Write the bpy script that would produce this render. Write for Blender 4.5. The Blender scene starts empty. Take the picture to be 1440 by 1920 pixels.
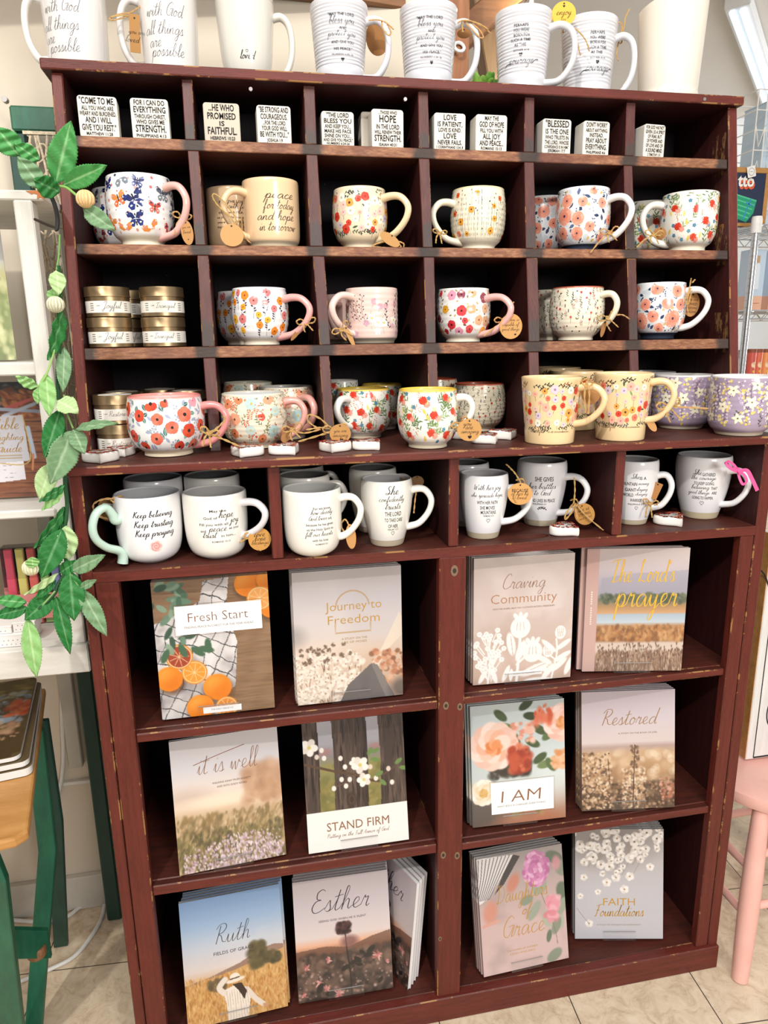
import bpy, bmesh, math, random
import numpy as np
from mathutils import Vector, Matrix, Euler

random.seed(7)
SC = bpy.context.scene
COL = SC.collection
pi = math.pi

# ---------------------------------------------------------------- camera
FPX = 1321.4436
CO = np.array([.2499, -1.03492, 1.25383])
CR = np.array([.98137, -.19161, -.01387]); CU = np.array([.05864, .23, .97142]); CF = np.array([.18294, .95414, -.23695])
cd = bpy.data.cameras.new('camera'); cam = bpy.data.objects.new('camera', cd); COL.objects.link(cam)
cd.sensor_fit = 'VERTICAL'; cd.sensor_height = 36; cd.lens = 36 * FPX / 1920; cd.clip_start = .02
m3 = Matrix([[CR[i], CU[i], -CF[i]] for i in range(3)])
cam.matrix_world = Matrix.Translation(Vector(CO)) @ m3.to_4x4()
SC.camera = cam

# ---------------------------------------------------------------- world, lights, exposure
SC.view_settings.view_transform = 'Standard'; SC.view_settings.look = 'None'
SC.view_settings.exposure = 0.0; SC.view_settings.gamma = 1.0; SC.view_settings.use_curve_mapping = False
wd = bpy.data.worlds.new('room_daylight'); SC.world = wd; wd.use_nodes = True
wd.node_tree.nodes['Background'].inputs[0].default_value = (1.0, .97, .93, 1)
wd.node_tree.nodes['Background'].inputs[1].default_value = .48

def lamp(name, kind, loc, target, power, col, size=.2, spot=None, sizey=None):
    l = bpy.data.lights.new(name, kind); l.energy = power; l.color = col
    if kind == 'AREA':
        l.size = size
        if sizey: l.shape = 'RECTANGLE'; l.size_y = sizey
    else: l.shadow_soft_size = size
    if spot: l.spot_size = math.radians(spot); l.spot_blend = .5
    o = bpy.data.objects.new(name, l); COL.objects.link(o); o.location = loc
    o.rotation_euler = (Vector(target) - Vector(loc)).to_track_quat('-Z', 'Y').to_euler()
    return o
lamp('track_spot_near', 'SPOT', (-.75, -2.3, 3.1), (.35, .1, .8), 178, (1, .96, .90), .06, 70)
lamp('front_fill_light', 'AREA', (1.35, -3.1, 1.95), (.75, .1, .9), 54, (1, .97, .93), .7, sizey=.9)  # added soft fill from the front right, no known window behind it
lamp('ceiling_panel_light', 'AREA', (.3, -1.3, 2.95), (.4, -.2, .9), 34, (1, .97, .93), 1.6, sizey=1.0)
lamp('far_room_daylight', 'AREA', (5.2, 2.2, 1.5), (1.6, 3.2, 2.1), 62, (.90, .95, 1), 1.8, sizey=1.6)

# ---------------------------------------------------------------- camera geometry helpers (measured points -> world)
def ray(px, py): return CF + (px - 720) / FPX * CR - (py - 960) / FPX * CU
def onz(px, py, z): d = ray(px, py); return CO + (z - CO[2]) / d[2] * d
def ony(px, py, y): d = ray(px, py); return CO + (y - CO[1]) / d[1] * d
def onx(px, py, x): d = ray(px, py); return CO + (x - CO[0]) / d[0] * d
def proj(p):
    d = np.array(p, float) - CO; w = d @ CF
    return 720 + FPX * (d @ CR) / w, 960 - FPX * (d @ CU) / w, w
YU, SL, KT = .0808, .1673, 1.0895
def yfront(z): return YU + SL * (z - KT)          # the upper section's raked front
def onup(px, py):
    d = ray(px, py); t = (YU + SL * (CO[2] - KT) - CO[1]) / (d[1] - SL * d[2]); return CO + t * d

# ---------------------------------------------------------------- materials
MATS = {}
def s2l(c): return tuple(((x / 12.92) if x <= .04045 else ((x + .055) / 1.055) ** 2.4) for x in c)
def hexc(h): return s2l(tuple(int(h[i:i + 2], 16) / 255 for i in (0, 2, 4)))
def newmat(name):
    m = bpy.data.materials.new(name); m.use_nodes = True; MATS[name] = m
    return m, m.node_tree, m.node_tree.nodes['Principled BSDF']
def nd(t, kind, ins=None, **kw):
    n = t.nodes.new(kind)
    for k, v in kw.items(): setattr(n, k, v)
    for k, v in (ins or {}).items():
        if isinstance(v, bpy.types.NodeSocket): t.links.new(v, n.inputs[k])
        else: n.inputs[k].default_value = v
    return n
def ramp(t, fac, stops):
    n = nd(t, 'ShaderNodeValToRGB', {0: fac}); e = n.color_ramp.elements
    while len(e) < len(stops): e.new(.5)
    for q, (p, c) in zip(e, stops): q.position = p; q.color = (*c, 1) if len(c) == 3 else c
    return n.outputs[0]
def mix(t, fac, a, b):
    n = nd(t, 'ShaderNodeMix', data_type='RGBA')
    for i, v in ((0, fac), (6, a), (7, b)):
        if isinstance(v, bpy.types.NodeSocket): t.links.new(v, n.inputs[i])
        else: n.inputs[i].default_value = (*v, 1) if isinstance(v, tuple) and len(v) == 3 else v
    return n.outputs[2]
def coord(t, scale=(1, 1, 1), kind='Object', rot=(0, 0, 0)):
    c = nd(t, 'ShaderNodeTexCoord'); mp = nd(t, 'ShaderNodeMapping', {0: c.outputs[kind], 2: rot, 3: scale}); return mp.outputs[0]
def noise(t, vec, scale, detail=4, rough=.6, dist=0):
    return nd(t, 'ShaderNodeTexNoise', {'Vector': vec, 'Scale': scale, 'Detail': detail, 'Roughness': rough, 'Distortion': dist}).outputs[0]
def bump(t, b, h, s=.2, d=.002):
    n = nd(t, 'ShaderNodeBump', {'Height': h, 'Strength': s, 'Distance': d}); t.links.new(n.outputs[0], b.inputs['Normal'])
def attr_mat(name, rough=.4, coat=0., spec=.5, metal=0., bumpn=None):
    m, t, b = newmat(name)
    a = nd(t, 'ShaderNodeAttribute', attribute_name='Col')
    t.links.new(a.outputs[0], b.inputs['Base Color'])
    b.inputs['Roughness'].default_value = rough; b.inputs['Coat Weight'].default_value = coat
    b.inputs['Specular IOR Level'].default_value = spec; b.inputs['Metallic'].default_value = metal
    b.inputs['Coat Roughness'].default_value = .08
    if bumpn: bump(t, b, noise(t, coord(t), bumpn), .25, .0006)
    return m
def flat_mat(name, c, rough=.5, metal=0., var=.06, sc=60, spec=.5):
    m, t, b = newmat(name); n = noise(t, coord(t), sc)
    t.links.new(ramp(t, n, [(.3, tuple(x * (1 - var) for x in c)), (.7, tuple(min(1, x * (1 + var)) for x in c))]), b.inputs['Base Color'])
    b.inputs['Roughness'].default_value = rough; b.inputs['Metallic'].default_value = metal; b.inputs['Specular IOR Level'].default_value = spec
    return m
attr_mat('glazed_ceramic', .22, .5); attr_mat('bisque', .75, 0, .3, bumpn=900); attr_mat('print_paper', .28, .25)
attr_mat('matte_paper', .8, 0, .3); attr_mat('leaf_cloth', .6, 0, .35, bumpn=500); attr_mat('stone', .85, 0, .3, bumpn=350)
attr_mat('painted', .5, 0, .4, bumpn=120); attr_mat('foil', .3, 0, .6, .75); attr_mat('fibre', .95, 0, .1, bumpn=1500)
flat_mat('tin_gold', (.36, .255, .14), .36, .9, .12, 30); flat_mat('chrome', (.75, .76, .78), .18, 1, .03)

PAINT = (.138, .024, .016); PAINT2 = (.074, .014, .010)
def wood_paint(name, c1, c2, chip, amt, grain=(3, 3, 3), rough=.42):
    """old red-brown paint on boards: brush grain, scuffs and chips down to bare wood"""
    m, t, b = newmat(name); v = coord(t); g = coord(t, grain)
    base = ramp(t, noise(t, g, 9, 6, .65), [(.3, c2), (.68, c1)])
    fine = noise(t, g, 60, 3, .7)
    base = mix(t, ramp(t, fine, [(.35, (0,) * 3), (.75, (.35,) * 3)]), base, tuple(x * 1.5 + .004 for x in c1))
    ch = ramp(t, noise(t, v, 16, 9, .72), [(amt, (0,) * 3), (amt + .025, (1,) * 3)])
    base = mix(t, ch, base, chip)
    sc = ramp(t, noise(t, v, 75, 5, .75), [(.70, (0,) * 3), (.74, (1,) * 3)])
    base = mix(t, sc, base, (.22, .13, .09))
    t.links.new(base, b.inputs['Base Color']); b.inputs['Roughness'].default_value = rough; b.inputs['Specular IOR Level'].default_value = .3
    bump(t, b, fine, .25, .0015); return m
wood_paint('red_paint_upright', PAINT, PAINT2, (.33, .17, .06), .74, (14, 14, 1.2))
wood_paint('red_paint_board', PAINT, PAINT2, (.28, .14, .055), .735, (1.2, 14, 14))
wood_paint('worn_edge', (.12, .03, .02), PAINT2, (.34, .17, .06), .545, (3, 8, 3))
wood_paint('shelf_floor', (.088, .019, .012), (.034, .012, .009), (.16, .09, .05), .70, (1, 12, 12), .5)
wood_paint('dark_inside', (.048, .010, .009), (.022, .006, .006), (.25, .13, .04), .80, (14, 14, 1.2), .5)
wood_paint('shaded_back', (.010, .006, .007), (.004, .003, .005), (.03, .012, .01), .78, (12, 12, 1), .7)  # back panel near black: the shade inside is put into its colour
def shelf_front():
    """bare, scraped shelf front: orange-brown wood, diagonal saw marks, dark stain where the dividers cross"""
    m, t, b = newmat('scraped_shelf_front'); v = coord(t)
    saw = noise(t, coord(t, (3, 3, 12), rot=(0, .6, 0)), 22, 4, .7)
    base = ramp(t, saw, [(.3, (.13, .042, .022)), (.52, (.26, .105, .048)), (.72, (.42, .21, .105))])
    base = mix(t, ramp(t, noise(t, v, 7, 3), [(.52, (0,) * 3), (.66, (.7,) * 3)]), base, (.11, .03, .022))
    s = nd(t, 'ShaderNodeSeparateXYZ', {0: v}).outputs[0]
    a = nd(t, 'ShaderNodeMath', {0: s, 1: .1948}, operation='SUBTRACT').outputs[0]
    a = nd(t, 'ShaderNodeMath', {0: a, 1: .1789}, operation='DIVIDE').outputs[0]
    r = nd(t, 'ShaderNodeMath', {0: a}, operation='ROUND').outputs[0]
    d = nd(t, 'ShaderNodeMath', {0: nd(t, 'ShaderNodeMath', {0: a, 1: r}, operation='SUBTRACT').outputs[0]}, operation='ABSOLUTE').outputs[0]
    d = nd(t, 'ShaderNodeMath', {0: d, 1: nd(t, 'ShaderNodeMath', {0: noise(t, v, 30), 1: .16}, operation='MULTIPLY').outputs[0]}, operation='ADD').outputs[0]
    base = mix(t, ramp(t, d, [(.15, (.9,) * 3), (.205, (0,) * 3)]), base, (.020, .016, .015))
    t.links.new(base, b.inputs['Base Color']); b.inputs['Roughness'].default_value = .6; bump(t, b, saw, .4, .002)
shelf_front()
def divider_front():
    m, t, b = newmat('divider_front'); g = coord(t, (14, 14, 2))
    base = ramp(t, noise(t, g, 8, 6, .65), [(.3, (.06, .016, .014)), (.7, (.115, .032, .026))])
    z = nd(t, 'ShaderNodeSeparateXYZ', {0: coord(t, kind='Generated')}).outputs[2]
    z = nd(t, 'ShaderNodeMath', {0: z, 1: nd(t, 'ShaderNodeMath', {0: noise(t, coord(t), 35), 1: .3}, operation='MULTIPLY').outputs[0]}, operation='ADD').outputs[0]
    base = mix(t, ramp(t, z, [(.36, (.85,) * 3), (.46, (0,) * 3)]), base, (.045, .032, .028))
    t.links.new(base, b.inputs['Base Color']); b.inputs['Roughness'].default_value = .5; bump(t, b, noise(t, g, 30), .3, .0015)
divider_front()
def plain_wood(name, a, c, scale, rough=.5, grain=4):
    m, t, b = newmat(name)
    t.links.new(ramp(t, noise(t, coord(t, scale), grain, 8, .65, .4), [(.3, a), (.7, c)]), b.inputs['Base Color'])
    b.inputs['Roughness'].default_value = rough; bump(t, b, noise(t, coord(t, scale), grain * 3), .3, .001)
plain_wood('white_wood', (.62, .59, .53), (.80, .78, .72), (2, 10, 10), .55)
plain_wood('white_wood_upright', (.62, .59, .53), (.80, .78, .72), (10, 10, 2), .55)
plain_wood('orange_wood', (.42, .19, .045), (.60, .31, .10), (3, 12, 12), .45)
plain_wood('post_wood', (.24, .085, .030), (.42, .18, .075), (16, 16, 1.2), .6)
plain_wood('beam_wood', (.13, .055, .025), (.30, .14, .06), (1.5, 14, 14), .6)
plain_wood('pale_post_wood', (.34, .21, .12), (.5, .34, .2), (16, 16, 1.2), .6)
plain_wood('green_paint', (.010, .082, .045), (.018, .150, .082), (10, 10, 3), .42)
plain_wood('green_dark', (.010, .045, .033), (.016, .07, .05), (10, 10, 3), .5)
plain_wood('pink_paint', (.78, .42, .36), (.84, .49, .42), (4, 4, 4), .38)
plain_wood('whitewash', (.66, .65, .63), (.80, .79, .77), (18, 6, 2), .7)
flat_mat('wall_cream', (.66, .58, .47), .9, 0, .03, 3); flat_mat('ceiling_white', (.72, .68, .63), .9, 0, .03, 2)
flat_mat('far_wall_white', (.82, .83, .83), .9, 0, .03, 2); flat_mat('baseboard_grey', (.52, .49, .43), .6, 0, .2, 6)
flat_mat('white_plastic', (.72, .71, .67), .4); flat_mat('dark_wire', (.03, .028, .026), .5); flat_mat('pink_velvet', (.80, .10, .32), .6, 0, .15, 300)
flat_mat('cream_glaze', (.83, .76, .65), .25, 0, .01); flat_mat('nail_steel', (.30, .28, .27), .4, .8); flat_mat('macrame_cord', (.66, .55, .40), .9, 0, .3, 220)
flat_mat('white_wire', (.86, .86, .84), .4)
def clear():
    m, t, b = newmat('clear_acrylic'); t.nodes.remove(b)
    tr = nd(t, 'ShaderNodeBsdfTransparent', {0: (.985, .988, .99, 1)}); gl = nd(t, 'ShaderNodeBsdfGlossy', {0: (1, 1, 1, 1), 'Roughness': .08})
    lw = nd(t, 'ShaderNodeLayerWeight', {0: .25}); f = nd(t, 'ShaderNodeMath', {0: lw.outputs['Facing'], 1: .22}, operation='MULTIPLY')
    mx = nd(t, 'ShaderNodeMixShader', {0: f.outputs[0], 1: tr.outputs[0], 2: gl.outputs[0]})
    t.links.new(mx.outputs[0], t.nodes['Material Output'].inputs[0])
clear()
def emit(name, c, s):
    m, t, b = newmat(name); b.inputs['Emission Color'].default_value = (*c, 1); b.inputs['Emission Strength'].default_value = s
    b.inputs['Base Color'].default_value = (*c, 1)
emit('lamp_glass', (1, .86, .55), 6.0); emit('tube_glow', (.80, .90, 1), .8)
def tile():
    m, t, b = newmat('linoleum_tiles'); v = coord(t)
    br = nd(t, 'ShaderNodeTexBrick', {'Vector': nd(t, 'ShaderNodeMapping', {0: v, 1: (-.801, -.252, 0), 2: (0, 0, .06)}).outputs[0], 'Scale': 1.0, 'Mortar Size': .0011, 'Mortar Smooth': .0, 'Brick Width': .262, 'Row Height': .31, 'Bias': 0}, offset=0.0)
    mott = noise(t, v, 26, 9, .72, 1.2)
    base = ramp(t, mott, [(.30, (.46, .34, .22)), (.5, (.70, .57, .41)), (.7, (.80, .69, .53))])
    base = mix(t, ramp(t, noise(t, v, 5, 4), [(.5, (0,) * 3), (.75, (.4,) * 3)]), base, (.50, .39, .27))
    base = mix(t, ramp(t, noise(t, coord(t, (1, 3, 1), rot=(0, 0, .7)), 90, 3, .8), [(.70, (0,) * 3), (.76, (.6,) * 3)]), base, (.16, .12, .09))
    base = mix(t, br.outputs['Fac'], base, (.07, .055, .045))
    t.links.new(base, b.inputs['Base Color']); b.inputs['Roughness'].default_value = .45
tile()

# ---------------------------------------------------------------- mesh building
class MB:
    """collects faces with a material slot and a colour per vertex, builds ONE mesh object"""
    def __init__(s): s.v = []; s.f = []; s.m = []; s.c = []; s.n = 0
    def add(s, V, F, mi=0, col=(1, 1, 1)):
        V = np.asarray(V, float); k = s.n; s.v.append(V); s.n += len(V)
        c = np.asarray(col, float)
        s.c.append(np.tile(c, (len(V), 1)) if c.ndim == 1 else c)
        for q in F: s.f.append(tuple(i + k for i in q))
        s.m += [mi] * len(F); return s
    def hexa(s, P, mi=0, col=(1, 1, 1)):   # P: 8 corners, bottom loop then top loop
        return s.add(P, [(3, 2, 1, 0), (4, 5, 6, 7), (0, 1, 5, 4), (1, 2, 6, 5), (2, 3, 7, 6), (3, 0, 4, 7)], mi, col)
    def box(s, x0, x1, y0, y1, z0, z1, mi=0, col=(1, 1, 1)):
        return s.hexa([(x0, y0, z0), (x1, y0, z0), (x1, y1, z0), (x0, y1, z0), (x0, y0, z1), (x1, y0, z1), (x1, y1, z1), (x0, y1, z1)], mi, col)
    def lathe(s, prof, n=56, mi=0, cols=None, cx=0, cy=0, cap=True):
        a = np.linspace(0, 2 * pi, n, endpoint=False); V = []; C = []
        for i, (r, z) in enumerate(prof):
            V += [(cx + r * math.sin(t), cy - r * math.cos(t), z) for t in a]; C += [cols[i] if cols else (1, 1, 1)] * n
        F = []; mm = []
        for i in range(len(prof) - 1):
            for j in range(n):
                k = (j + 1) % n; F.append((i * n + j, i * n + k, (i + 1) * n + k, (i + 1) * n + j)); mm.append(mi[i] if isinstance(mi, list) else mi)
        if cap:
            F.append(tuple(range(n - 1, -1, -1))); mm.append(mm[0])
            F.append(tuple((len(prof) - 1) * n + j for j in range(n))); mm.append(mm[-2])
        s.add(V, F, 0, C); s.m[-len(F):] = mm; return s
    def tube(s, P, r, n=8, mi=0, col=(1, 1, 1), flat=1.0, side=None, caps=True):
        """sweep of an ellipse along P; r scalar or list; flat scales the section along `side`"""
        P = [Vector(p) for p in P]; N = len(P); V = []; up = Vector(side) if side is not None else None
        T0 = (P[1] - P[0]).normalized()
        if up is None:
            up = Vector((0, 0, 1)) if abs(T0.z) < .9 else Vector((0, 1, 0))
        for i, p in enumerate(P):
            T = (P[min(i + 1, N - 1)] - P[max(i - 1, 0)])
            T = T.normalized() if T.length > 1e-9 else T0
            A = up - T * up.dot(T)
            A = A.normalized() if A.length > 1e-6 else T.orthogonal().normalized()
            if side is None: up = A
            B = T.cross(A); rr = r[i] if hasattr(r, '__len__') else r
            for j in range(n):
                t = 2 * pi * j / n; V.append(p + A * (rr * flat * math.cos(t)) + B * (rr * math.sin(t)))
        F = [(i * n + j, i * n + (j + 1) % n, (i + 1) * n + (j + 1) % n, (i + 1) * n + j) for i in range(N - 1) for j in range(n)]
        if caps: F += [tuple(range(n - 1, -1, -1)), tuple((N - 1) * n + j for j in range(n))]
        return s.add([tuple(v) for v in V], F, mi, col)
    def prism(s, pts, ax, a0, a1, mi=0, col=(1, 1, 1)):
        """polygon pts (2-D) extruded along axis ax ('x','y','z') from a0 to a1"""
        def put(p, a): return (a, p[0], p[1]) if ax == 'x' else ((p[0], a, p[1]) if ax == 'y' else (p[0], p[1], a))
        n = len(pts); V = [put(p, a0) for p in pts] + [put(p, a1) for p in pts]
        F = [tuple(range(n - 1, -1, -1)), tuple(range(n, 2 * n))] + [(i, (i + 1) % n, (i + 1) % n + n, i + n) for i in range(n)]
        return s.add(V, F, mi, col)
    def build(s, name, mats, parent=None, smooth=False, bevel=0, bseg=1, bmat=-1, fix=True, thick=0):
        me = bpy.data.meshes.new(name); V = np.concatenate(s.v) if s.v else np.zeros((0, 3))
        me.from_pydata(V.tolist(), [], s.f)
        for m in ([mats] if isinstance(mats, str) else mats): me.materials.append(MATS[m])
        me.polygons.foreach_set('material_index', s.m)
        a = me.color_attributes.new('Col', 'FLOAT_COLOR', 'POINT')
        c = np.ones((len(V), 4), np.float32); c[:, :3] = np.concatenate(s.c); a.data.foreach_set('color', c.ravel())
        if smooth: me.polygons.foreach_set('use_smooth', [True] * len(me.polygons))
        if fix:
            bm = bmesh.new(); bm.from_mesh(me); bmesh.ops.recalc_face_normals(bm, faces=bm.faces); bm.to_mesh(me); bm.free()
        me.update()
        o = bpy.data.objects.new(name, me); COL.objects.link(o)
        if parent: o.parent = parent
        if thick:
            md = o.modifiers.new('thickness', 'SOLIDIFY'); md.thickness = thick; md.offset = 0
        if bevel:
            md = o.modifiers.new('bevel', 'BEVEL'); md.width = bevel; md.segments = bseg; md.limit_method = 'ANGLE'; md.angle_limit = .7
            if bmat >= 0: md.material = bmat
        if smooth:
            try: me.set_sharp_from_angle(angle=math.radians(48))
            except Exception: pass
        return o
def thing(name, label, cat, loc=(0, 0, 0), rz=0, group=None):
    o = bpy.data.objects.new(name, None); COL.objects.link(o); o.empty_display_size = .02
    o.location = loc; o.rotation_euler = (0, 0, rz); o['label'] = label; o['category'] = cat
    if group: o['group'] = group
    return o
def tag_as(o, label, cat, group=None):
    o['label'] = label; o['category'] = cat
    if group: o['group'] = group
    return o
def struct(o): o['kind'] = 'structure'; return o
def crom(P, k=5, closed=False):
    """Catmull-Rom through P (any dimension)"""
    P = [np.array(p, float) for p in P]; n = len(P); out = []
    rng = range(n if closed else n - 1)
    for i in rng:
        g = (lambda j: P[j % n]) if closed else (lambda j: P[max(0, min(n - 1, j))])
        a, b, c, d = g(i - 1), g(i), g(i + 1), g(i + 2)
        for q in range(k):
            t = q / k
            out.append(.5 * ((2 * b) + (c - a) * t + (2 * a - 5 * b + 4 * c - d) * t * t + (3 * b - a - 3 * c + d) * t ** 3))
    if not closed: out.append(P[-1])
    return out

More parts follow.
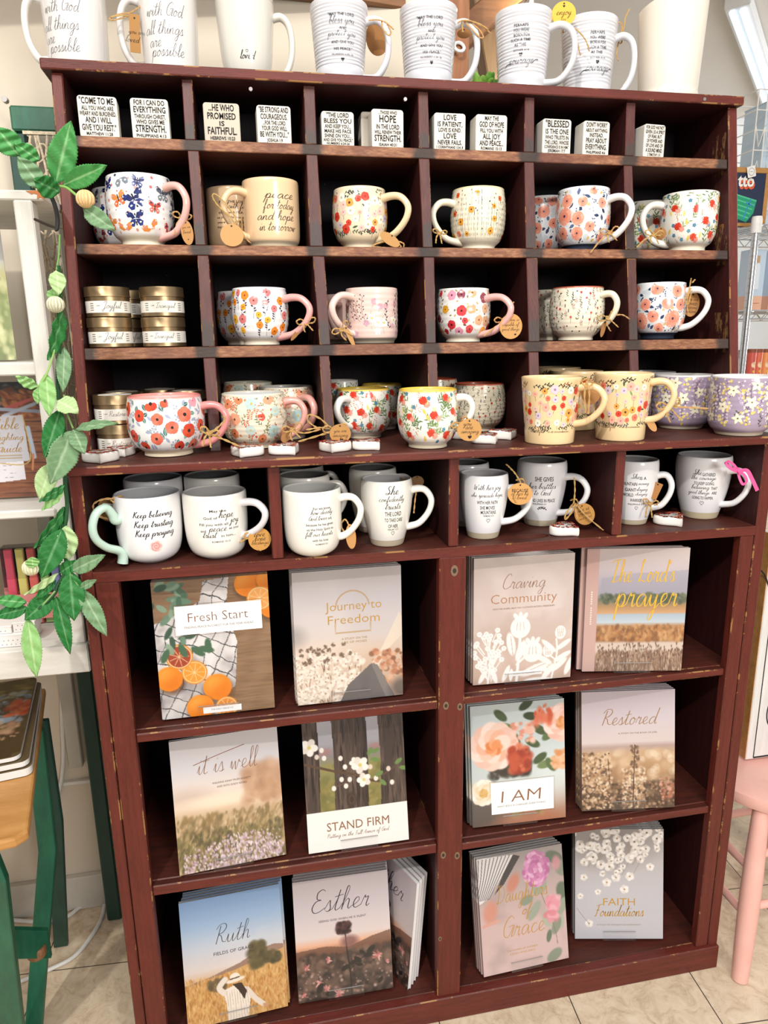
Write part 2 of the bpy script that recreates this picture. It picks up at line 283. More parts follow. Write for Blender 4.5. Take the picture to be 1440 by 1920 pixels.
# ---------------------------------------------------------------- handwriting (single-stroke letters) and printed marks
G = {
'a': (5.4, [[(4.2, 3.4), (2.8, 4), (1.2, 3), (.6, 1.2), (1.5, 0), (3, .8), (4.2, 3.4), (4.1, 1), (4.6, 0), (5.4, .8)]]),
'b': (4.8, [[(0, .8), (1.6, 4), (2.6, 8), (2, 9.2), (1.3, 7.5), (1, 3), (1.2, .6), (2.4, 0), (3.8, 1.4), (3.6, 3.4), (2.6, 3.4), (3.4, 2.6), (4.8, 2.4)]]),
'c': (4.2, [[(3.6, 3.2), (2.6, 4), (1.2, 3), (.7, 1.4), (1.4, .1), (2.8, .1), (4.2, 1)]]),
'd': (5.4, [[(4, 3.4), (2.8, 4), (1.2, 3), (.6, 1.2), (1.5, 0), (3, .8), (4.2, 3.6), (5.2, 9)], [(5.2, 9), (4.4, 4), (4.1, .9), (4.6, 0), (5.4, .8)]]),
'e': (4.2, [[(0, .8), (1.6, 1.5), (3, 2.8), (2.7, 4), (1.6, 3.8), (.8, 2.2), (1.1, .6), (2.2, 0), (4.2, .9)]]),
'f': (3.6, [[(0, .8), (1.8, 4), (3, 7.8), (2.4, 9), (1.6, 7), (1, 1), (.6, -3.2), (1.2, -4.2), (1.8, -2.6), (1.6, .2), (3.6, .8)]]),
'g': (5.2, [[(4, 3.4), (2.8, 4), (1.2, 3), (.6, 1.2), (1.5, 0), (3, .8), (4.2, 3.6), (3.8, -1), (2.8, -4), (1.4, -4.2), (1.2, -3), (2.8, -1.2), (5.2, .8)]]),
'h': (5, [[(0, .8), (1.8, 4.4), (2.8, 8), (2.2, 9.2), (1.5, 7.4), (.9, 0)], [(.9, 0), (1.6, 2.6), (2.8, 4), (3.6, 3.4), (3.5, 1), (4, 0), (5, .8)]]),
'i': (2.6, [[(0, .8), (1.2, 3.9), (1, 1), (1.5, 0), (2.6, .8)], [(1.6, 5.8), (1.9, 6.3)]]),
'j': (2.6, [[(0, .8), (1.4, 3.9), (1, -2), (0, -4.2), (-.8, -3.2), (1, -1), (2.6, .8)], [(1.8, 5.8), (2.1, 6.3)]]),
'k': (4.8, [[(0, .8), (1.8, 4.4), (2.7, 8), (2.1, 9.2), (1.4, 7.4), (.8, 0)], [(1, 1.6), (2.6, 4), (3.4, 3.4), (2.4, 2.2), (1.4, 2), (2.8, 1.2), (3.6, 0), (4.8, .8)]]),
'l': (2.6, [[(0, .8), (1.6, 4.4), (2.6, 8), (2, 9.2), (1.3, 7.2), (1, 1.2), (1.5, 0), (2.6, .8)]]),
'm': (7.2, [[(0, .8), (.8, 3.8), (.7, 0)], [(.7, 0), (1.4, 2.6), (2.5, 4), (3.1, 3.2), (2.9, 0)], [(2.9, 0), (3.7, 2.6), (4.8, 4), (5.4, 3.2), (5.3, 1), (5.9, 0), (7.2, .8)]]),
'n': (5, [[(0, .8), (.8, 3.8), (.7, 0)], [(.7, 0), (1.4, 2.6), (2.6, 4), (3.3, 3.2), (3.2, 1), (3.8, 0), (5, .8)]]),
'o': (4.3, [[(2.6, 4), (1.2, 3.2), (.6, 1.4), (1.4, 0), (2.8, .6), (3.4, 2.4), (2.6, 4), (2.7, 3.2), (4.3, 3)]]),
'p': (4.8, [[(0, .8), (1.2, 4), (.8, 0), (.2, -4.2)], [(.9, 1), (1.8, 3.4), (3, 4), (3.8, 2.8), (3.2, .6), (2, 0), (1.2, .8)], [(2.2, 0), (3.4, .1), (4.8, .9)]]),
'q': (5.2, [[(4, 3.4), (2.8, 4), (1.2, 3), (.6, 1.2), (1.5, 0), (3, .8), (4.2, 3.6), (3.8, -1), (3.4, -4.2), (4.2, -3), (4.4, -.6), (5.2, .8)]]),
'r': (3.8, [[(0, .8), (1.2, 4.3), (1.6, 3.4), (2.8, 3.8), (2.4, 1), (2.8, 0), (3.8, .8)]]),
's': (3.5, [[(0, .8), (1.8, 4.3), (2.2, 2.6), (2.6, 1), (1.8, 0), (.6, .4)], [(2.2, .1), (3.5, .8)]]),
't': (3.3, [[(0, .8), (1.6, 4.4), (2.2, 8), (1.6, 4), (1.2, 1), (1.8, 0), (3.3, .8)], [(.2, 5.4), (3.8, 6)]]),
'u': (5, [[(0, .8), (.9, 3.8), (.8, 1.2), (1.5, 0), (2.8, 1), (3.6, 3.8), (3.5, 1), (4, 0), (5, .8)]]),
'v': (4.2, [[(0, .8), (.8, 3.8), (1.4, 0), (2.8, 3), (3.1, 4), (3.3, 3.2), (4.2, 3)]]),
'w': (6, [[(0, .8), (.8, 3.8), (1.2, 0), (2.8, 3.6), (3, .2), (3.6, .2), (4.8, 4), (5, 3.2), (6, 3)]]),
'x': (4.2, [[(0, .8), (1.2, 4), (2.4, .4), (3.4, 0), (4.2, .8)], [(3.4, 4), (.6, 0)]]),
'y': (4.9, [[(0, .8), (.9, 3.8), (.9, 1.2), (1.6, .2), (2.8, 1.2), (3.6, 3.8), (3, -1.5), (2, -4), (1, -4.2), (1.2, -2.8), (3, -1), (4.9, .8)]]),
'z': (4.2, [[(.4, 3.6), (3, 3.8), (.6, .2), (2, -.6), (1.6, -3.6), (.6, -3.8), (2, -1), (4.2, .8)]]),
'C': (6.2, [[(5.6, 7.6), (4.6, 9), (2.6, 8.2), (1, 5), (1, 1.6), (2.6, 0), (4.6, .4), (6.2, 1.4)]]),
'D': (7, [[(2.2, 8.6), (1.4, 0), (.4, .6), (2.4, .2), (5, 1.2), (6.4, 4.6), (5, 8), (2, 9), (0, 7.6)]]),
'E': (6, [[(5, 8.2), (3.6, 9), (1.8, 7.8), (2, 5.4), (3.8, 4.9), (1.6, 4.4), (.5, 2), (1.6, .1), (3.8, .2), (6, 1.6)]]),
'F': (5.6, [[(.8, 8), (3, 8.8), (6.2, 9.4)], [(3.2, 8.8), (2.4, 3), (1.6, 0), (.4, .4)], [(1, 4.6), (4.6, 5)]]),
'G': (6.8, [[(6, 7.6), (4.8, 9), (2.6, 8), (.9, 4.6), (1.2, 1), (3.4, .2), (5.2, 2.6), (5.6, 4.6)], [(3.4, 4.4), (6.4, 4.8), (5.4, .6), (5.8, .2), (6.8, .8)]]),
'J': (5.2, [[(.8, 7.4), (2.4, 9), (4.6, 8.8), (3.8, 4), (2.6, -2.6), (1, -4), (.2, -2.6), (2.4, -.6), (5.2, .8)]]),
'K': (6, [[(2, 9), (1, 0)], [(5.4, 9), (3.2, 6), (1.4, 4.2), (3, 4), (4.4, 1.4), (6, .2)]]),
'L': (5.6, [[(2.4, 7.4), (3.2, 9), (2.2, 8.4), (1.6, 3), (.6, .2), (2.4, .8), (4.2, 0), (5.6, .8)]]),
'M': (8.6, [[(.4, 0), (1.6, 5), (2.2, 8.8), (3.4, 1), (6, 8.8), (6.2, 3), (6.8, .2), (8.6, .8)]]),
'R': (6.6, [[(2.4, 8.2), (1.2, 0)], [(.2, 6.8), (1.8, 8.8), (4.6, 9), (5.6, 7.2), (4, 5), (1.8, 4.4), (3.4, 3.4), (4.6, .8), (6.6, .4)]]),
'S': (5.6, [[(5, 7.8), (3.8, 9.2), (2.2, 8), (2.6, 6), (4.2, 3.4), (3.4, .6), (1.2, .2), (.4, 1.4), (2.6, 1.6), (5.6, .9)]]),
'T': (5.6, [[(.2, 7.8), (2.4, 8.8), (6.8, 9.3)], [(4, 9), (3, 4), (2.2, .6), (1.2, .2), (2.6, 0), (5.6, .8)]]),
'U': (6.4, [[(.6, 8), (1.6, 9), (1.4, 3), (2.4, .2), (4.4, 2), (5.4, 8.8), (5, 1.4), (5.6, .2), (6.4, .8)]]),
'W': (9, [[(.4, 8), (1.4, 8.8), (1.6, 3), (2.2, .2), (4.4, 6.6), (4.6, .4), (5.4, .6), (7.6, 8.8), (8.4, 8.4)]]),
'H': (7, [[(1.8, 8.8), (.9, 0)], [(5.8, 8.8), (4.9, .6), (5.6, 0), (7, .8)], [(1, 4.4), (5.6, 4.8)]]),
'A': (6.4, [[(.2, 0), (2.6, 5), (4.2, 9), (4.6, 3), (5.2, .2), (6.4, .8)], [(1.4, 3), (5, 3.4)]]),
'B': (5.6, [[(1.8, 8.6), (1, 0)], [(.6, 7.6), (3, 9), (4.6, 7.4), (2.2, 4.8), (4.6, 3.4), (3.8, .6), (1.2, .2)]]),
'I': (3, [[(1.8, 8.8), (1.2, 0)]]),
'Y': (5.6, [[(.4, 8), (1.4, 5.2), (3.4, 5), (5, 8.6), (3.4, 1), (2, -3.6), (.8, -3.4), (2.6, -.6), (5.6, .8)]]),
'V': (5, [[(.4, 8), (1.4, 8.4), (2, 0), (4.8, 8.8)]]), 'N': (6.6, [[(.4, 0), (1.6, 8.8), (4.6, .2), (5.8, 8.8)]]), 'P': (5.4, [[(1.8, 8.4), (.9, 0)], [(.2, 7), (2.4, 9), (4.8, 8), (4, 5), (1.4, 4.4)]]),
'O': (6, [[(3.4, 9), (1, 6), (1, 1.6), (3, 0), (5.2, 3), (4.8, 7.6), (3.4, 9)]]),
"'": (1.4, [[(.8, 8.6), (.5, 7.2)]]), ',': (1.8, [[(.9, .3), (.4, -1.4)]]), '.': (1.8, [[(.7, 0), (.9, .3)]]), '-': (3, [[(.4, 2.4), (2.4, 2.5)]]), ':': (1.6, [[(.6, 0), (.8, .3)], [(.9, 3), (1.1, 3.3)]]),
}
class Pr:
    """flat marks in (u, v) metres: ink, petals, leaves, letters; laid on a surface by a mapping"""
    def __init__(s): s.it = []
    def fan(s, P, c, L=0, ring=True):
        P = np.array(P, float); ctr = P.mean(0); n = len(P); V = [ctr]; F = []
        rings = (.5, 1.) if ring else (1.,)
        for k in rings: V += list(ctr + (P - ctr) * k)
        for j in range(n): F.append((0, 1 + j, 1 + (j + 1) % n))
        if ring:
            for j in range(n): F.append((1 + j, 1 + n + j, 1 + n + (j + 1) % n, 1 + (j + 1) % n))
        s.it.append((np.array(V), F, c, L))
    def ell(s, u, v, a, b=None, rot=0, c=(0, 0, 0), L=0, n=10, wob=0):
        b = a if b is None else b; P = []; cr, sr = math.cos(rot), math.sin(rot)
        for j in range(n):
            t = 2 * pi * j / n; k = 1 + random.uniform(-wob, wob); x, y = a * k * math.cos(t), b * k * math.sin(t)
            P.append((u + x * cr - y * sr, v + x * sr + y * cr))
        s.fan(P, c, L, max(a, b) > .0025)
    def rib(s, P, w, c, L=0, tap=0, cal=0):
        P = np.array(P, float); n = len(P)
        if n < 2: return
        T = np.gradient(P, axis=0); ln = np.linalg.norm(T, axis=1) + 1e-12; T = T / ln[:, None]
        N = np.stack([-T[:, 1], T[:, 0]], 1); k = np.ones(n)
        if tap: k = 1 - tap * np.linspace(0, 1, n)
        if cal: k = k * (1 - cal + cal * 1.5 * np.clip(-T[:, 1], 0, 1))
        w2 = (w / 2 * k)[:, None]; V = np.concatenate([P + N * w2, P - N * w2])
        s.it.append((V, [(i, i + 1, n + i + 1, n + i) for i in range(n - 1)], c, L))
    def leaf(s, u, v, ln, w, rot, c, L=0, n=5):
        P = []; cr, sr = math.cos(rot), math.sin(rot)
        for sd in (1, -1):
            for j in range(n + 1):
                t = j / n if sd > 0 else 1 - j / n
                if sd < 0 and j in (0, n): continue
                x = t * ln; y = sd * w / 2 * math.sin(pi * t ** .85); P.append((u + x * cr - y * sr, v + x * sr + y * cr))
        s.fan(P, c, L, ln > .005)
    def flower(s, u, v, r, n, c, cc=None, L=1, fat=.55, rot=None, cr=.28, inner=None):
        rot = random.random() * 6 if rot is None else rot
        for j in range(n):
            t = rot + 2 * pi * j / n; k = random.uniform(.92, 1.08)
            s.ell(u + math.cos(t) * r * .52 * k, v + math.sin(t) * r * .52 * k, r * .5, r * fat, t, c[j % len(c)] if isinstance(c, list) else c, L, 9)
        if inner: s.ell(u, v, r * .5, None, 0, inner, L + 1, 9, .12)
        if cc: s.ell(u, v, r * cr, None, 0, cc, L + 2, 8, .12)
    def stem(s, u, v, u2, v2, w, c, L=0, bend=0):
        a, b = np.array((u, v)), np.array((u2, v2)); d = b - a; m = (a + b) / 2 + np.array((-d[1], d[0])) * bend
        s.rib(crom([a, m, b], 4), w, c, L)
    def sprig(s, u, v, ln, rot, c, L=0, nl=6, lw=.0012, ll=.004, w=.0004, berry=None, bend=.12):
        a = np.array((u, v)); d = np.array((math.cos(rot), math.sin(rot))) * ln; nrm = np.array((-d[1], d[0])) * bend
        pts = crom([a, a + d * .5 + nrm, a + d], 5); s.rib(pts, w, c, L)
        for j in range(nl):
            q = pts[int((j + 1) / nl * (len(pts) - 1))]; sd = 1 if j % 2 else -1; r2 = rot + sd * .75
            if berry: s.rib([q, q + np.array((math.cos(r2), math.sin(r2))) * ll], w, c, L); s.ell(*(q + np.array((math.cos(r2), math.sin(r2))) * ll), lw, None, 0, berry, L + 1, 7)
            else: s.leaf(q[0], q[1], ll, lw, r2, c, L)
    def heart(s, u, v, r, c, L=1, open_=0):
        P = [(u + r * .062 * 16 * math.sin(t) ** 3, v + r * .062 * (13 * math.cos(t) - 5 * math.cos(2 * t) - 2 * math.cos(3 * t) - math.cos(4 * t))) for t in np.linspace(0, 2 * pi, 22, endpoint=False)]
        if open_: s.rib(P + [P[0]], open_, c, L)
        else: s.fan(P, c, L)
    _tc = {}
    def glyphs(txt, off):
        key = (txt, off)
        if key not in Pr._tc:
            cu = bpy.data.curves.new('t', 'FONT'); cu.body = txt; cu.size = 1; cu.resolution_u = 2; cu.offset = off
            ob = bpy.data.objects.new('t', cu); COL.objects.link(ob); me = ob.to_mesh()
            V = np.zeros(len(me.vertices) * 3); me.vertices.foreach_get('co', V); V = V.reshape(-1, 3)[:, :2]
            F = [tuple(p.vertices) for p in me.polygons]; ob.to_mesh_clear(); bpy.data.objects.remove(ob); bpy.data.curves.remove(cu)
            Pr._tc[key] = (V, F)
        return Pr._tc[key]
    def text(s, txt, u, v, w=None, h=None, c=(.02, .02, .02), L=2, off=0., rot=0, serif=0, al='c', sh=0):
        """printed capitals etc., centred on (u, v); w = width, h = height of a capital"""
        V, F = Pr.glyphs(txt, off)
        if not len(V): return
        lo, hi = V.min(0), V.max(0); cap = .70
        kx = ky = None
        if w: kx = w / max(hi[0] - lo[0], 1e-6)
        if h: ky = h / cap
        kx = kx or ky; ky = ky or kx
        X = V.copy(); X[:, 0] = (X[:, 0] - (lo[0] + hi[0]) / 2 if al == 'c' else X[:, 0] - lo[0]) * kx; X[:, 1] = (X[:, 1] - cap / 2) * ky
        X[:, 0] += X[:, 1] * sh
        cr, sr = math.cos(rot), math.sin(rot); X = np.stack([u + X[:, 0] * cr - X[:, 1] * sr, v + X[:, 0] * sr + X[:, 1] * cr], 1)
        s.it.append((X, F, c, L))
        if serif:
            hgt = cap * ky
    def script(s, txt, u, v, w=None, h=None, c=(.02, .02, .02), L=2, pen=.09, rot=0, slant=.28, cal=.35, sp=0., al='c', k=4):
        """joined handwriting, centred on (u, v) at half x-height; h = x-height, w = width; pen in x-heights"""
        x = 0; S = []
        for ch in txt:
            if ch == ' ': x += 3.2; continue
            if ch not in G: ch = ch.lower()
            if ch not in G: x += 2; continue
            a, st = G[ch]
            for q in st: S.append([(p[0] + x + slant * p[1], p[1]) for p in q])
            x += a + sp
        A = np.array([p for q in S for p in q]); lo, hi = A.min(0), A.max(0)
        kx = w / (hi[0] - lo[0]) if w else h / 4
        ky = h / 4 if h else kx
        cr, sr = math.cos(rot), math.sin(rot)
        for q in S:
            P = np.array(crom(q, k)); P = np.stack([(P[:, 0] - ((lo[0] + hi[0]) / 2 if al == 'c' else lo[0])) * kx, (P[:, 1] - 2) * ky], 1)
            P = np.stack([u + P[:, 0] * cr - P[:, 1] * sr, v + P[:, 0] * sr + P[:, 1] * cr], 1)
            s.rib(P, pen * 4 * (kx + ky) / 2, c, L, 0, cal)
    def lay(s, mb, fn, mi=0, base=.00009, step=.00004, clip=None):
        """put all marks on a surface: fn(U, V, offset) -> xyz array"""
        for V, F, c, L in s.it:
            if clip and not clip(V): continue
            mb.add(fn(V[:, 0], V[:, 1], base + step * L), F, mi, c)

# ================================================================ the room
def slab(name, x0, x1, y0, y1, z0, z1, m, parent=None, **k):
    return MB().box(x0, x1, y0, y1, z0, z1).build(name, m, parent, **k)
struct(slab('floor', -2.6, 5.6, -2.6, 5.2, -.05, 0, 'linoleum_tiles'))
WY = .44
XW = ony(800, 60, .5)[0]
struct(slab('wall_back', -2.6, XW, WY, WY + .12, 0, 3.2, 'wall_cream'))
struct(slab('baseboard_back', -2.6, .0, WY - .016, WY, 0, .085, 'baseboard_grey', bevel=.002))
zt = ony(180, 1459, WY)[2]
struct(slab('trim_1', -1.6, .0, WY - .010, WY, zt - .004, zt + .004, 'white_plastic', bevel=.001))
p = ony(134, 1350, WY)
struct(slab('trim_2', p[0] - .012, p[0] + .016, WY - .02, WY, ony(134, 1432, WY)[2], 1.1, 'baseboard_grey', bevel=.002))
struct(slab('ceiling', -2.6, 5.6, .62, 5.2, 2.75, 2.85, 'ceiling_white'))
struct(slab('wall_far', XW - .4, 5.6, 5.0, 5.2, 0, 2.75, 'far_wall_white'))
struct(slab('wall_right', 5.45, 5.6, -.2, 5.2, 0, 2.75, 'far_wall_white'))
# sloping soffit and bulkhead of the far room
m = MB(); m.prism([(3.9, 2.75), (5.0, 2.75), (5.0, 2.42), (3.96, 2.42)], 'x', XW + .1, 5.4)
o = m.build('trim_3', 'far_wall_white'); struct(o)
# timber post, beam and braces at the end of the cream wall
def yb(px0, px1, y): return ony(px0, 60, y)[0], ony(px1, 60, y)[0]
x0, x1 = yb(806, 881, .5)
post = thing('timber_post', 'orange-brown timber post rising behind the top row of mugs', 'post', ((x0 + x1) / 2, .56, 0))
MB().box(-(x1 - x0) / 2, (x1 - x0) / 2, -.06, .06, 0, 3.0).build('post_shaft', 'post_wood', post, bevel=.004)
p = ony(861, 88, .49)
mm = MB(); mm.tube([(p[0] + .010 * math.cos(t) - post.location.x, .49 - .56 + .006 * math.sin(t), p[2] + .010 * math.sin(t)) for t in np.linspace(0, 2 * pi, 17)], .0032, 6, caps=False)
mm.tube([(p[0] - .012 - post.location.x, -.06, p[2] - .008), (p[0] - .006 - post.location.x, -.066, p[2] - .004)], .003, 6)
mm.build('screw_eye', 'white_wire', post, True)['label'] = 'small white screw eye'
p, q = ony(560, -6, .42), ony(800, 30, .47)
d = Vector(q - p); ln = d.length
bm_ = thing('timber_beam', 'dark brown timber beam along the wall above the ribbed mugs', 'beam', tuple(p), math.atan2(d.y, d.x))
MB().box(-.9, ln + .02, -.02, .02, 0, .14).build('beam_timber', 'beam_wood', bm_, bevel=.004)
p, q = ony(893, 45, .69), ony(962, -14, .69)
br = thing('knee_brace', 'dark diagonal timber brace right of the orange-brown post', 'brace', tuple(p))
d = Vector(q - p).normalized(); n_ = Vector((-d.z, 0, d.x)) * .028
P = [Vector((0, 0, 0)) - d * .12, d * .16]
MB().hexa([tuple(P[0] - n_ + Vector((0, -.04, 0))), tuple(P[0] + n_ + Vector((0, -.04, 0))), tuple(P[0] + n_ + Vector((0, .04, 0))), tuple(P[0] - n_ + Vector((0, .04, 0))),
           tuple(P[1] - n_ + Vector((0, -.04, 0))), tuple(P[1] + n_ + Vector((0, -.04, 0))), tuple(P[1] + n_ + Vector((0, .04, 0))), tuple(P[1] - n_ + Vector((0, .04, 0)))]).build('brace_timber', 'beam_wood', br, bevel=.003)
p0, p1 = ony(935, 150, .78), ony(905, -20, .78)
pp = thing('pale_timber_post', 'pale leaning timber post behind the brace, left of the glowing bulb', 'post', (p0[0], .80, 0))
h0, h1 = np.array([p0[0] - .0 - pp.location.x, 0, p0[2]]), np.array([p1[0] - pp.location.x, 0, p1[2]])
dz = (h1 - h0) / (h1[2] - h0[2]); a, b_ = h0 - dz * h0[2], h0 + dz * (2.75 - h0[2])
MB().hexa([(a[0] - .03, -.03, 0), (a[0] + .03, -.03, 0), (a[0] + .03, .03, 0), (a[0] - .03, .03, 0), (b_[0] - .03, -.03, 2.75), (b_[0] + .03, -.03, 2.75), (b_[0] + .03, .03, 2.75), (b_[0] - .03, .03, 2.75)]).build('post_shaft', 'pale_post_wood', pp, bevel=.003)

# ================================================================ the old pigeonhole cabinet
DB = .33
W, XSL, XIL, XIR, XSR = 1.125, .0168, .051, 1.0767, 1.104
PCL, PCR, ZR, CB, CT, KB = .5366, .5816, .0528, .916, .9323, 1.076
SH = {'s1': (1.5346, 1.5504), 's2': (1.383, 1.398), 's3': (1.2309, 1.2479)}
TB, TT = 1.6365, 1.6512
cab = thing('pigeonhole_cabinet', 'old red-brown painted wooden pigeonhole cabinet holding the mugs and booklets', 'cabinet', (0, 0, 0))
def board(name, P, mats, mi_front=0, bev=.0018, bm=2):
    m = MB(); m.hexa(P); m.m[2] = mi_front
    return m.build(name, mats, cab, bevel=bev, bmat=bm)
def bx(x0, x1, y0, y1, z0, z1): return [(x0, y0, z0), (x1, y0, z0), (x1, y1, z0), (x0, y1, z0), (x0, y0, z1), (x1, y0, z1), (x1, y1, z1), (x0, y1, z1)]
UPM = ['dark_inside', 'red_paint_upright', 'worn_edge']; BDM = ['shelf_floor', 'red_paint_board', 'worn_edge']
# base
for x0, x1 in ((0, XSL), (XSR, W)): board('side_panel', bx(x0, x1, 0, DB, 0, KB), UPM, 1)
board('stile', bx(XSL + .0012, XIL, 0, .019, ZR, CB), ['red_paint_upright'] * 2 + ['worn_edge'])
board('stile', bx(XIR, XSR - .0012, 0, .019, ZR, CB), ['red_paint_upright'] * 2 + ['worn_edge'])
board('centre_post', bx(PCL, PCR, -.001, .019, ZR, CB), ['red_paint_upright'] * 2 + ['worn_edge'])
board('partition', bx(PCL + .004, PCR - .004, .019, DB, ZR, CB), UPM)
board('bottom_rail', bx(-.001, W + .001, -.006, .013, 0, ZR), ['red_paint_board'] * 2 + ['worn_edge'])
board('plinth_floor', bx(XSL, XSR, .013, DB, .03, ZR - .0015), BDM)
board('back_panel', bx(0, W, DB - .0005, DB + .012, 0, TT), ['shaded_back'] * 3)
for n_, (b0, t0, xa, xb) in {'L1': (.6478, .6632, XSL, PCL + .004), 'L2': (.3641, .383, XSL, PCL + .004), 'R1': (.6505, .6638, PCR - .004, XSR), 'R2': (.3615, .3761, PCR - .004, XSR)}.items():
    m = MB(); yf = .0054
    xi0, xi1 = (XIL, PCL) if n_[0] == 'L' else (PCR, XIR)
    m.hexa(bx(xi0, xi1, yf, .02, b0, t0)); m.m[2] = 1
    m.hexa(bx(xa, xb, .02, DB, b0, t0))
    m.build('book_shelf', BDM, cab, bevel=.0018, bmat=2)
# mug-row floor with its knot hole
hc = onz(997, 1005, CT); hx, hy, ha, hb = hc[0], hc[1], .030, .016
m = MB(); n_ = 32
for z, flip in ((CT, 0), (CB, 1)):
    V = []; sq = []
    x0, x1, y0, y1 = hx - .045, hx + .045, hy - .024, hy + .024
    for j in range(n_):
        t = 2 * pi * j / n_; c, s = math.cos(t), math.sin(t); k = 1 / max(abs(c), abs(s))
        V.append((hx + ha * c, hy + hb * s, z)); sq.append((hx + .045 * c * k, hy + .024 * s * k, z))
    m.add(V + sq, [(j, (j + 1) % n_, n_ + (j + 1) % n_, n_ + j) for j in range(n_)])
V = [(hx + ha * math.cos(2 * pi * j / n_), hy + hb * math.sin(2 * pi * j / n_), z) for z in (CB, CT) for j in range(n_)]
m.add(V, [(j, (j + 1) % n_, n_ + (j + 1) % n_, n_ + j) for j in range(n_)])
for a in ((XSL, x0, 0, DB), (x1, XSR, 0, DB), (x0, x1, 0, y0), (x0, x1, y1, DB)):
    m.box(*a, CB, CT); m.m[-4] = 1
m.build('mug_row_floor', ['shelf_floor', 'red_paint_board', 'worn_edge'], cab)
m = MB(); nse = np.random.RandomState(3)                       # worn front lip of that floor
m.box(XSL, XSR, -.0006, .0012, CT - .0022, CT + .0003); m.build('worn_lip', 'worn_edge', cab)
for xl, xr in ((.2753, .2925), (.5525, .569), (.8339, .8506)): board('mug_row_divider', bx(xl, xr, .002, DB, CT, KB), UPM, 1)
m = MB(); m.hexa(bx(-.0053, 1.137, -.0121, DB, KB, KT)); m.m[2] = 1
m.build('counter_board', BDM, cab, bevel=.0028, bseg=2, bmat=2)
# upper section, front raked back
def raked(x0, x1, z0, z1, dy=0., dx=(0, 0)):
    return [(x0, yfront(z0) + dy, z0), (x1, yfront(z0) + dy, z0), (x1, DB, z0), (x0, DB, z0), (x0 + dx[0], yfront(z1) + dy, z1), (x1 + dx[1], yfront(z1) + dy, z1), (x1 + dx[1], DB, z1), (x0 + dx[0], DB, z1)]
def patched():
    m, t, b = newmat('patched_inside'); v = coord(t); g = coord(t, (14, 14, 1.2))
    base = ramp(t, noise(t, g, 9, 6, .65), [(.3, (.030, .007, .007)), (.7, (.070, .014, .011))])
    s = nd(t, 'ShaderNodeSeparateXYZ', {0: v}); M = lambda op, a, c: nd(t, 'ShaderNodeMath', {0: a, 1: c}, operation=op).outputs[0]
    ph = M('FRACT', M('DIVIDE', M('SUBTRACT', s.outputs[2], 1.224), .1517), 0)
    dep = M('SUBTRACT', s.outputs[1], M('ADD', M('MULTIPLY', s.outputs[2], SL), YU - SL * KT))
    k1 = M('MULTIPLY', M('LESS_THAN', ph, .46), M('LESS_THAN', dep, .045)); k2 = M('GREATER_THAN', dep, .006)
    nz = M('GREATER_THAN', noise(t, coord(t, (12, 12, 3)), 5, 7, .8), .53)
    base = mix(t, M('MULTIPLY', M('MULTIPLY', k1, k2), nz), base, (.22, .115, .045))
    t.links.new(base, b.inputs['Base Color']); b.inputs['Roughness'].default_value = .5
patched()
board('upper_side_panel', raked(.0012, .0173, KT, TB), UPM, 1)
board('upper_side_panel', raked(1.0966, 1.1141, KT, TB), ['patched_inside', 'red_paint_upright', 'worn_edge'], 1)
for k, (b0, t0) in SH.items():
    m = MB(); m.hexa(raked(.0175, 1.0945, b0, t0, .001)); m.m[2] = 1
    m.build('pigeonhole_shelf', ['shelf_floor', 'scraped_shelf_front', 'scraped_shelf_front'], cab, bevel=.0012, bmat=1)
m = MB(); m.hexa([(-.0102, yfront(TB) - .0106, TB), (1.119, yfront(TB) - .0106, TB), (1.119, DB, TB), (-.0102, DB, TB), (-.0102, yfront(TB) - .0106, TT), (1.119, yfront(TB) - .0106, TT), (1.119, DB, TT), (-.0102, DB, TT)]); m.m[2] = 1
m.build('top_board', ['dark_inside', 'red_paint_board', 'worn_edge'], cab, bevel=.0022, bseg=2, bmat=2)
DIV = [[(340, 145, 360, 347, 258, 366), (353, 305, 374, 366, 455, 385), (370, 482, 391, 379, 650, 403), (381, 675, 404, 394, 840, 414)],
       [(569, 157, 590, 573, 268, 594), (575, 300, 596, 582, 470, 606), (587, 490, 609, 600, 650, 620), (599, 672, 618, 611, 830, 629)],
       [(784, 167, 803, 786, 276, 806), (786, 300, 806, 794, 470, 812), (795, 486, 815, 800, 648, 818), (802, 668, 820, 807, 820, 825)],
       [(985, 176, 1003, 983, 284, 1002), (984, 305, 1002, 987, 470, 1007), (988, 490, 1009, 992, 640, 1013), (992, 662, 1011, 995, 805, 1015)],
       [(1176, 185, 1193, 1173, 290, 1190), (1171, 314, 1187, 1174, 464, 1192), (1177, 487, 1194, 1181, 635, 1197), (1181, 655, 1198, 1184, 795, 1202)]]
ROWZ = [(SH['s1'][1], TB), (SH['s2'][1], SH['s1'][0]), (SH['s3'][1], SH['s2'][0]), (KT, SH['s3'][0])]
for col in DIV:
    for (a0, y0, a1, b0, y1, b1), (z0, z1) in zip(col, ROWZ):
        xt0, xt1, xb0, xb1 = onup(a0, y0)[0], onup(a1, y0)[0], onup(b0, y1)[0], onup(b1, y1)[0]
        m = MB(); m.hexa(raked(xb0, xb1, z0, z1, .0015, (xt0 - xb0, xt1 - xb1))); m.m[2] = 1
        m.build('pigeonhole_divider', ['dark_inside', 'divider_front', 'worn_edge'], cab, bevel=.001, bmat=2)
